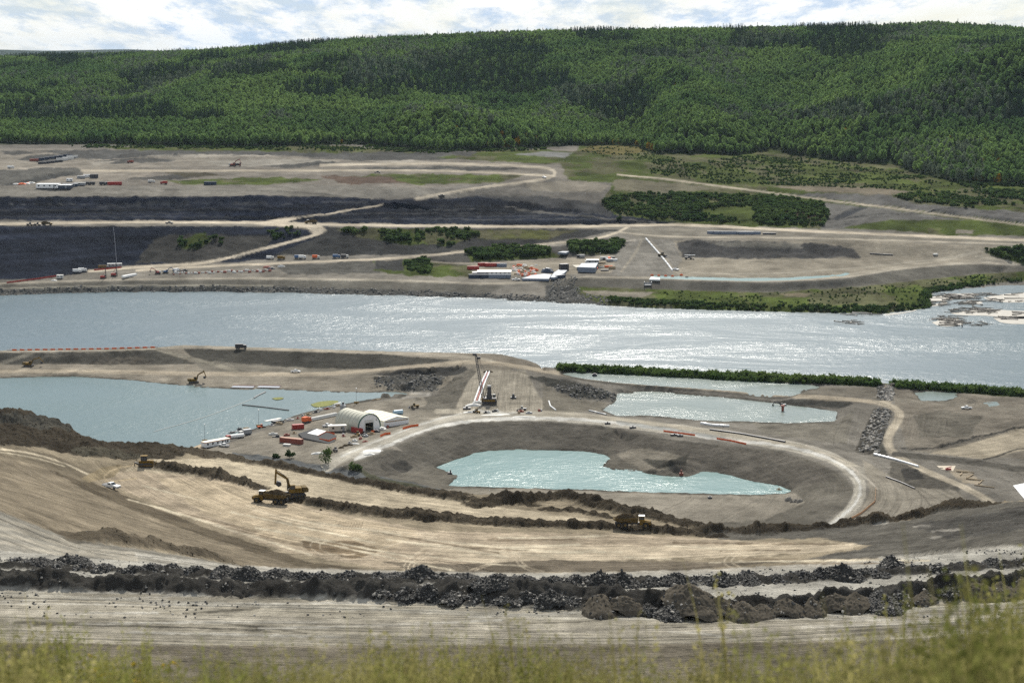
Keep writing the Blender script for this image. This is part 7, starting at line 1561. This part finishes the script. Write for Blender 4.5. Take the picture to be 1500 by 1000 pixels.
# white pipe line down the slope of the far pit, trailers and intake
w = ground_line([(946, 350), (960, 366), (968, 375), (980, 390), (985, 397)], .5, FB)
for k, (a, c) in enumerate(zip(w[:-1], w[1:])):
    a = Vector(a); c = Vector(c); d = c - a; o = pipe('white pipe section in the line running down the slope of the far pit', [a + d * .06, c - d * .1], .8, WHT, 'white pipe sections down the far pit slope')
far(loader('tan loader halfway along the white pipe line of the far pit', None, DYEL, 1.3), 970, 376, -40); far(pickup('white pickup at the foot of the white pipe line'), 990, 396, -60, 1.2)
far(loader('dark machine with white arm on the far pit floor', None, STL, 1.2), 1009, 380, 0); pipe('white beam on the far pit floor beside the dark machine', ground_line([(1003, 377), (1018, 377)], 2.0, FB), .35, WHT, cat='beam', name='beam')
slab('white concrete intake slab on the dyke of the far canal', [(951, 413), (954, 407), (966, 408), (967, 414)], .6, WHT, 'intake_slab', 'slab', y0=FB)
b = MB(); b.box(-3, 3, -2, 2, 0, .8); b.box(-3, -2.6, -2, 2, .8, 3); b.box(2.6, 3, -2, 2, .8, 3); b.box(-3, 3, 1.6, 2, .8, 2.2); o = b.build('culvert_headwall', GRY); tag(o, 'grey culvert headwall below the white intake slab', 'culvert'); far(o, 949, 418, 0)
for k, (px, py) in enumerate(((955, 404), (965, 404.5), (975, 405), (985, 405.5), (998, 403.5), (1006, 407))): b = MB(); b.box(-1.3, 1.3, -.6, .6, 0, 1.1, taper=.1); b.cyl((0, 0, 1.1), (0, 0, 1.6), .3); o = b.build('pump', ORG if k < 5 else STL); tag(o, ('orange pump, first in the row at the head of the far canal', 'orange pump, second in the row at the head of the far canal', 'orange pump, third in the row at the head of the far canal', 'orange pump, fourth in the row at the head of the far canal', 'orange pump, last in the row at the head of the far canal', 'dark pump on the dyke crest by the far canal')[k], 'pump'); far(o, px, py, 0)
for k, (px, lb) in enumerate(((1047, 'slate trailer, first in the line between the two far roads'), (1057, 'slate trailer, second in the line between the two far roads'), (1067, 'dark trailer, third in the line between the two far roads'), (1084, 'white roofed trailer, fourth in the line between the two far roads'), (1093, 'white roofed trailer, fifth in the line between the two far roads'), (1103, 'slate trailer, sixth in the line between the two far roads'))):
    far(container(lb, 14, SLATE, None, 'trailer', 2.8, roof=WHT if 3 <= k <= 4 else SLATE), px, 343 + k * .1, -2)
far(container('low dark trailer at the right end of the line between the two far roads', 12, STL, None, 'trailer', 1.6), 1127, 343.5, -2)
pipe('dark log on the flat at the right of the far pit', ground_line([(1274, 372), (1308, 374)], .5, FB), .5, STL, cat='log', name='log'); slab('tiny pale slab at the right of the far pit', [(1366, 373), (1372, 372), (1374, 374), (1368, 375)], .6, DWHT, 'concrete_slab', 'slab', y0=FB)
# ------------------------------------------------------------------ drift logs and mud bars in the bay
MUD = M_('wet_mud', (.20, .18, .14), .6, var=.3, sc=.2)
for pp in ([(1360, 436), (1385, 431), (1425, 429), (1440, 431), (1400, 438), (1380, 441), (1364, 443)], [(1385, 434), (1425, 433), (1428, 437), (1395, 439)], [(1440, 436), (1470, 430), (1540, 426), (1540, 440), (1480, 444), (1450, 440)], [(1360, 447), (1385, 442), (1390, 445), (1366, 449)],
           [(1392, 459), (1440, 451), (1480, 455), (1540, 456), (1540, 464), (1490, 468), (1450, 462), (1410, 462)], [(1365, 472), (1390, 465), (1415, 470), (1405, 478), (1375, 478)], [(1455, 466), (1500, 462), (1540, 466), (1540, 474), (1470, 475)], [(1408, 442), (1438, 441), (1440, 445), (1412, 446)], [(1295, 460), (1330, 457), (1345, 452), (1340, 456), (1300, 462)]):
    w = W3(smooth_poly([tuple(q) for q in pp + [pp[0]]], 2)[:-1], .12); m = len(w); b = MB(); b.v = [tuple(p) for p in w] + [(p[0], p[1], -.6) for p in w]; b.f = [list(range(m))] + [[i, (i + 1) % m, (i + 1) % m + m, i + m] for i in range(m)]; tag(b.build('mud_bar', MUD), kind='structure')
protoL = []
for k in range(5):
    b = MB(); r2 = random.Random(k); l_ = 5 + k * 2.2; b.cyl((-l_ / 2, 0, .3), (0, r2.uniform(-.4, .4), .35), .36, .3, 7); b.cyl((0, b.v[-1][1] * 0, .35), (l_ / 2, r2.uniform(-.5, .5), .4), .3, .18, 7); b.cyl((l_ * .1, 0, .4), (l_ * .22, .9, 1.0), .12, .05, 5); b.cyl((-l_ / 2, 0, .3), (-l_ / 2 - .5, .3, .7), .5, .2, 7); protoL.append((b.build('drift_log', LOGM), LOGM)); o2 = protoL[-1][0].copy(); o2.data = o2.data.copy(); o2.data.materials[0] = LOGL; COL.objects.link(o2); protoL.append((o2, LOGL))
usedL = [False] * 10; jam = [(1365, 1440, 431, 437, 26), (1385, 1428, 433, 440, 14), (1408, 1440, 441, 447, 16), (1362, 1390, 442, 448, 14), (1393, 1470, 451, 459, 40), (1380, 1412, 464, 477, 34), (1355, 1380, 467, 469, 5), (1412, 1425, 472, 477, 5), (1425, 1450, 473, 477, 6), (1465, 1495, 464, 468, 12), (1445, 1500, 437, 442, 12), (1238, 1290, 459, 462, 10), (1230, 1262, 470, 475, 9), (1490, 1499, 456, 462, 4), (1440, 1500, 430, 434, 8)]
for (x0, x1, y0_, y1_, n_) in jam:
    for i in range(n_):
        k = r.randrange(10); 
        if k % 2 and r.random() < .72: k -= 1
        o = protoL[k][0] if not usedL[k] else protoL[k][0].copy()
        if usedL[k]: COL.objects.link(o)
        usedL[k] = True; p = P(r.uniform(x0, x1), r.uniform(y0_, y1_), .1); o.location = (p[0], p[1], p[2] - .1 + r.uniform(0, .5)); o.rotation_euler = (0, r.uniform(-.06, .06), r.choice((r.gauss(0, .5), r.uniform(0, 3.1)))); s_ = r.uniform(.7, 1.25); o.scale = (s_, s_, s_)
        tag(o, 'bleached pale drift log among the darker logs stranded in the river bay' if k % 2 else 'dark drift log stranded in the shallow bay off the far bank', 'drift log', 'pale drift logs in the bay' if k % 2 else 'dark drift logs in the bay')
# ------------------------------------------------------------------ spoil piles along the upper bench
def pile_material():
    m = bpy.data.materials.new('dark_shale_spoil'); m.use_nodes = True; t = m.node_tree; b = t.nodes['Principled BSDF']; tc_ = N(t, 'ShaderNodeTexCoord')
    n1 = noise(t, tc_.outputs['Object'], 2.2, 6, .7); v1 = N(t, 'ShaderNodeTexVoronoi'); Lk(t, tc_.outputs['Object'], v1.inputs['Vector']); v1.inputs['Scale'].default_value = 3.2
    cr_ = N(t, 'ShaderNodeValToRGB'); Lk(t, mth(t, 'ADD', mth(t, 'MULTIPLY', n1, .7), mth(t, 'MULTIPLY', v1.outputs['Color'], .3)), cr_.inputs[0]); e = cr_.color_ramp.elements
    e[0].position = .3; e[0].color = (.018, .018, .017, 1); e[1].position = .75; e[1].color = (.085, .083, .078, 1); Lk(t, cr_.outputs[0], b.inputs['Base Color'])
    b.inputs['Roughness'].default_value = .75; b.inputs['Specular IOR Level'].default_value = .15
    bp = N(t, 'ShaderNodeBump'); bp.inputs['Distance'].default_value = .25; bp.inputs['Strength'].default_value = .9; Lk(t, v1.outputs['Distance'], bp.inputs['Height']); Lk(t, bp.outputs[0], b.inputs['Normal']); return m
SPOIL = pile_material()
BROWNP = M_('brown_spoil', (.10, .088, .07), 1, spec=0, var=.5, sc=2)
def pile_mesh(seed, sx, sy, h, mat, chunk=1.):
    n = 46; u = np.linspace(-1, 1, n); X, Y = np.meshgrid(u, u, indexing='ij'); rr = np.hypot(X, Y)
    rr = rr * (1 + .16 * fbm(X * 1.5 + seed, Y * 1.5, 3, seed))
    z = np.clip(1.02 - rr, 0, 1) ** .95 + .42 * np.clip(1 - rr, 0, 1) * fbm(X * 2.2 + seed * 3, Y * 2.2, 4, seed, .6)
    ck = np.abs(fbm(X * 7 + seed, Y * 7, 4, seed + 9, .65)); z = z * h + chunk * .8 * (ck - .15) * np.clip((1.06 - rr) * 3, 0, 1) - .12
    z = z - np.clip(rr - .95, 0, 1) * 3; X = X + .05 * fbm(X * 9, Y * 9, 2, seed + 3); V = np.stack([X * sx, Y * sy, z], -1).reshape(-1, 3)
    i, j = np.mgrid[0:n - 1, 0:n - 1]; idx_ = i * n + j; q = np.stack([idx_, idx_ + n, idx_ + n + 1, idx_ + 1], -1).reshape(-1, 4)
    keep = rr.ravel()[q].min(1) < 1.12
    return mesh_from('spoil_pile', V, q[keep], mat)
PL = [pile_mesh(k, 3.4 + .5 * (k % 3), 3.0 + .3 * (k % 2), 1.7 + .35 * (k % 3), SPOIL) for k in range(7)] + [pile_mesh(20 + k, 4.2, 3.4, 2.3, BROWNP, .6) for k in range(3)]
usedP = [False] * 10; r = random.Random(21)
CH = []
def put_pile(k, px, py, s, lb, gp):
    o = PL[k] if not usedP[k] else PL[k].copy()
    if usedP[k]: COL.objects.link(o)
    usedP[k] = True; p = H(px, py, 170); o.location = (p[0], p[1], ground_z(p[0], p[1]) - .3); o.rotation_euler.z = r.uniform(0, 6.28); o.scale = (s * r.uniform(.85, 1.5), s * r.uniform(.85, 1.2), s * r.uniform(.75, 1.25)); tag(o, lb, 'spoil pile', gp)
    bpts = np.empty(len(o.data.vertices) * 3, np.float32); o.data.vertices.foreach_get('co', bpts); bpts = bpts.reshape(-1, 3); q = bpts[np.random.default_rng(int(abs(px) * 7)).integers(0, len(bpts), 150 if k < 7 else 40)]; c_, s_ = math.cos(o.rotation_euler.z), math.sin(o.rotation_euler.z); q = q * np.array(o.scale); CH.append(np.stack([q[:, 0] * c_ - q[:, 1] * s_ + o.location.x, q[:, 0] * s_ + q[:, 1] * c_ + o.location.y, q[:, 2] + o.location.z], -1))
row1 = lambda px: np.interp(px, [0, 150, 400, 700, 1000, 1200, 1350, 1500], [819, 828, 841, 849, 849, 842, 828, 820])
x = -20.
while x < 1540:
    put_pile(r.randrange(7), x, float(row1(x)) + r.uniform(-2, 3), r.uniform(.42, .66), 'dark shale spoil pile in the back row on the upper bench', 'spoil piles of the back row'); x += r.uniform(26, 44)
x = 560.
while x < 1540:
    k = r.randrange(7) if (x < 860 or r.random() < .35) else 7 + r.randrange(3); py = float(np.interp(x, [560, 800, 900, 1100, 1300, 1500], [868, 876, 886, 893, 878, 858])) + r.uniform(-4, 2)
    put_pile(k, x, py, r.uniform(.45, .7) if x > 880 else r.uniform(.36, .5), 'brown earth pile in the front row beside the near haul road' if k > 6 else 'dark shale pile in the front row beside the near haul road', 'spoil piles of the front row'); x += r.uniform(26, 42)
for k in range(7, 10):
    if not usedP[k]: put_pile(k, 1000 + 50 * k, 886, .9, 'brown earth pile in the front row beside the near haul road', 'spoil piles of the front row')
put_pile(8, 1008, 872, .85, 'large smooth brown cone between the two rows of spoil piles', 'spoil piles between the rows')
# ------------------------------------------------------------------ stones: rubble of the upper bench, riprap and channel stones
def rock(seed, mat, label, cat):
    bm = bmesh.new(); bmesh.ops.create_icosphere(bm, subdivisions=1, radius=.5); rr = random.Random(seed)
    for v in bm.verts: v.co *= rr.uniform(.65, 1.2); v.co.z *= .75
    me = bpy.data.meshes.new('stone'); bm.to_mesh(me); bm.free(); me.materials.append(mat); o = bpy.data.objects.new('stone', me); COL.objects.link(o); tag(o, label, cat, 'single stones'); return o
STN = M_('grey_stone', (.20, .19, .17), .9, var=.5, sc=1.3); DSTN = M_('dark_stone', (.06, .06, .058), .7, var=.5, sc=2); PSTN = M_('pale_stone', (.42, .39, .34), .9, var=.35)
RK = [rock(1, STN, 'large grey stone at the top of the stone lined channel', 'stone'), rock(2, PSTN, 'large pale stone in the stone lined channel', 'stone'), rock(3, DSTN, 'large dark rock lying beside the back row of spoil piles', 'rock'), rock(4, STN, 'grey boulder at the foot of the dark mound beside the pale pool', 'boulder')]
for o, (px, py, s) in zip(RK, ((1290, 575, 3), (1276, 625, 3), (560, 843, 1.3), (905, 585, 2.5))): R_(o, px, py, 30, s, 170 if py > 800 else 800)
chan = region([(1285, 563), (1309, 564), (1307, 588), (1284, 586)], 700, 1330) | region([(1280, 600), (1306, 602), (1288, 650), (1286, 664), (1254, 661), (1262, 640)], 700, 1330)
p = scatter_pts(chan, .55, 301); scatter('channel_stones', p, np.random.default_rng(1).uniform(.8, 2.4, len(p)), RK[:2] + [RK[3]], rot_tilt=.5)
rip = region([(-20, 425), (120, 421), (400, 421), (600, 426), (800, 434), (900, 442), (880, 449), (700, 440), (400, 431), (120, 431), (-20, 436)], 1330, 1700) | region([(808, 412), (845, 405), (850, 430), (900, 437), (890, 446), (800, 441)], 1330, 1700)
p = scatter_pts(rip, .16, 302); scatter('riprap', p, np.random.default_rng(2).uniform(1.0, 2.6, len(p)), [RK[0], RK[2], RK[3]], rot_tilt=.5)
dump = region([(545, 554), (600, 549), (650, 553), (640, 572), (590, 575), (550, 566)], 700, 1330) | region([(805, 565), (850, 562), (905, 578), (900, 587), (840, 585)], 700, 1330)
p = scatter_pts(dump, .25, 303); scatter('dumped_rock', p, np.random.default_rng(3).uniform(.7, 2.2, len(p)), [RK[2], RK[0]], rot_tilt=.5)
ub = (GY > 205) & (GY < 262)
p = scatter_pts(ub & (fbm(GX / 6, GY / 3, 3, 77) > .0), .7, 304); rs_ = np.random.default_rng(4).uniform(.10, .42, len(p)) ** 1.0; p[:, 2] += rs_ * .1; chp = np.concatenate(CH); p = np.concatenate([p, chp]); rs_ = np.concatenate([rs_, np.random.default_rng(9).uniform(.12, .55, len(chp)) ** 1.2]); scatter('loose_rubble', p, rs_, [RK[2], RK[2], RK[2], RK[2], RK[2], RK[0], RK[1]], rot_tilt=.9)
fz = (fresh > .35) & (GY > 420) & (GY < 700); p = scatter_pts(fz, .35, 305); scatter('earth_clods', p, np.random.default_rng(5).uniform(.15, .5, len(p)), [heap('brown clod of earth at the toe of the excavated ridge', 470, 747, .9, .8, .5, DIRT, 'earth_clod', 'clod', seed=5)], rot_tilt=.4)
# ------------------------------------------------------------------ tall grass on the edge where one stands
GRM = foliage_material('dry_green_grass', (.22, .21, .07), .4, .5, (.36, .32, .13), .9); GR2 = foliage_material('green_weed', (.17, .19, .05), .4, .5, (.27, .26, .08), .9); YFL = principled('yellow_petals', (.75, .55, .03), .7)
def tuft(seed, n, h, mat, heads, name='grass_tuft', flowers=False):
    rr = random.Random(seed); b = MB(); hd_ = MB(); fl_ = MB()
    for i in range(n):
        a = rr.uniform(0, 6.28); x, y = rr.gauss(0, .07), rr.gauss(0, .07); hh = h * rr.uniform(.45, 1.1); lean = rr.uniform(.03, .28) * hh; wd = rr.uniform(.0025, .006); dx, dy = math.cos(a), math.sin(a)
        if rr.random() < .7: dx = -abs(dx) * .8
        q = [(x + dx * lean * s ** 2, y + dy * lean * s ** 2, hh * s) for s in (0, .35, .7, 1)]; k = len(b.v); ox, oy = math.sin(a) * wd, -math.cos(a) * wd
        for j, c in enumerate(q): f_ = 1 - j / 3.3; b.v += [(c[0] - ox * f_ - wd * f_, c[1] - oy * f_, c[2]), (c[0] + ox * f_ + wd * f_, c[1] + oy * f_, c[2])]
        b.f += [[k + 2 * j, k + 2 * j + 1, k + 2 * j + 3, k + 2 * j + 2] for j in range(3)]
        if rr.random() < heads:
            for j in range(16):
                s = rr.uniform(.62, 1.03); c = (x + dx * lean * s * s, y + dy * lean * s * s, hh * s); v, f = leaf_cloud(1, lambda r_, c=c: (c[0] + r_.normal() * .014, c[1] + r_.normal() * .014, c[2]), .011, rr.randrange(99999)); hd_.add(v, f)
        if flowers and rr.random() < .6:
            for j in range(6): c = (x + dx * lean, y + dy * lean, hh * rr.uniform(.85, 1.02)); v, f = leaf_cloud(1, lambda r_, c=c: (c[0] + r_.normal() * .02, c[1] + r_.normal() * .02, c[2]), .012, rr.randrange(99999)); fl_.add(v, f)
    o = b.build(name, mat); o['kind'] = 'stuff'
    if hd_.v: x_ = hd_.build('seed_heads', mat, o); x_['kind'] = 'stuff'
    if fl_.v: x_ = fl_.build('petals', YFL, o); x_['kind'] = 'stuff'
    return o
TF = [tuft(k, 26, .62, GRM, .5) for k in range(3)] + [tuft(10 + k, 20, .75, GR2, .8) for k in range(1)] + [tuft(12, 24, .85, GRM, .35)] + [tuft(30, 14, .5, GR2, .3, 'yellow_flower_tuft', True)]
rg = np.random.default_rng(55); n = 5200; yy = rg.uniform(3.4, 11, n) ; xx = rg.uniform(-.36, .36, n) * yy
hp = np.interp(xx / yy, [-.27, -.2, -.12, -.05, .02, .08, .14, .2, .26], [.66, .7, .62, .6, .66, .56, .62, .78, .92]) * (1 + .3 * fbm(xx * 1.1, yy * 1.1, 3, 5))
keepm = rg.random(n) < np.clip(.14 + 1.2 * fbm(xx * 1.5, yy * 1.5, 3, 15) + .6 * (hp - .6), .12, 1); xx, yy, hp = xx[keepm], yy[keepm], hp[keepm]
zz_ = ground_z(xx, yy); pk = rg.integers(0, 5, len(xx)); fm = (xx / yy > -.235) & (xx / yy < -.17) & (rg.random(len(xx)) < .65); pk[fm] = 5; fm = (xx / yy < -.16) & (rg.random(len(xx)) < .1); pk[fm] = 5
for i, o in enumerate(TF): o.location = (xx[i * 9], yy[i * 9], ground_z(xx[i * 9], yy[i * 9]))
scatter('tall_grass', np.stack([xx, yy, zz_ - .02], -1), hp * rg.uniform(.7, 1.25, len(xx)), [[o] + list(o.children) for o in TF], pk)
# ------------------------------------------------------------------ thin summer haze over the valley
m = bpy.data.materials.new('haze'); m.use_nodes = True; t = m.node_tree; t.nodes.clear()
o_ = N(t, 'ShaderNodeOutputMaterial'); pv = N(t, 'ShaderNodeVolumePrincipled'); pv.inputs['Color'].default_value = (.64, .81, 1, 1); pv.inputs['Density'].default_value = HAZE; pv.inputs['Anisotropy'].default_value = .1
Lk(t, pv.outputs[0], o_.inputs['Volume'])
b = MB(); b.box(-14500, 14500, -60, 41500, -20, 420); hz = b.build('haze', m); hz['kind'] = 'stuff'
# things modelled in place: move each origin to its own foot
for o in list(COL.objects):
    if o.type == 'MESH' and o.parent is None and o.get('category') and o.location.length < 1e-6 and not o.modifiers and len(o.data.vertices) < 5000 and o.data.users == 1:
        n_ = len(o.data.vertices); a = np.zeros(n_ * 3, np.float32); o.data.vertices.foreach_get('co', a); a = a.reshape(-1, 3)
        c = np.array(((a[:, 0].min() + a[:, 0].max()) / 2, (a[:, 1].min() + a[:, 1].max()) / 2, a[:, 2].min()))
        if abs(c).max() > 1: o.data.vertices.foreach_set('co', (a - c).astype(np.float32).ravel()); o.data.update(); o.location = c
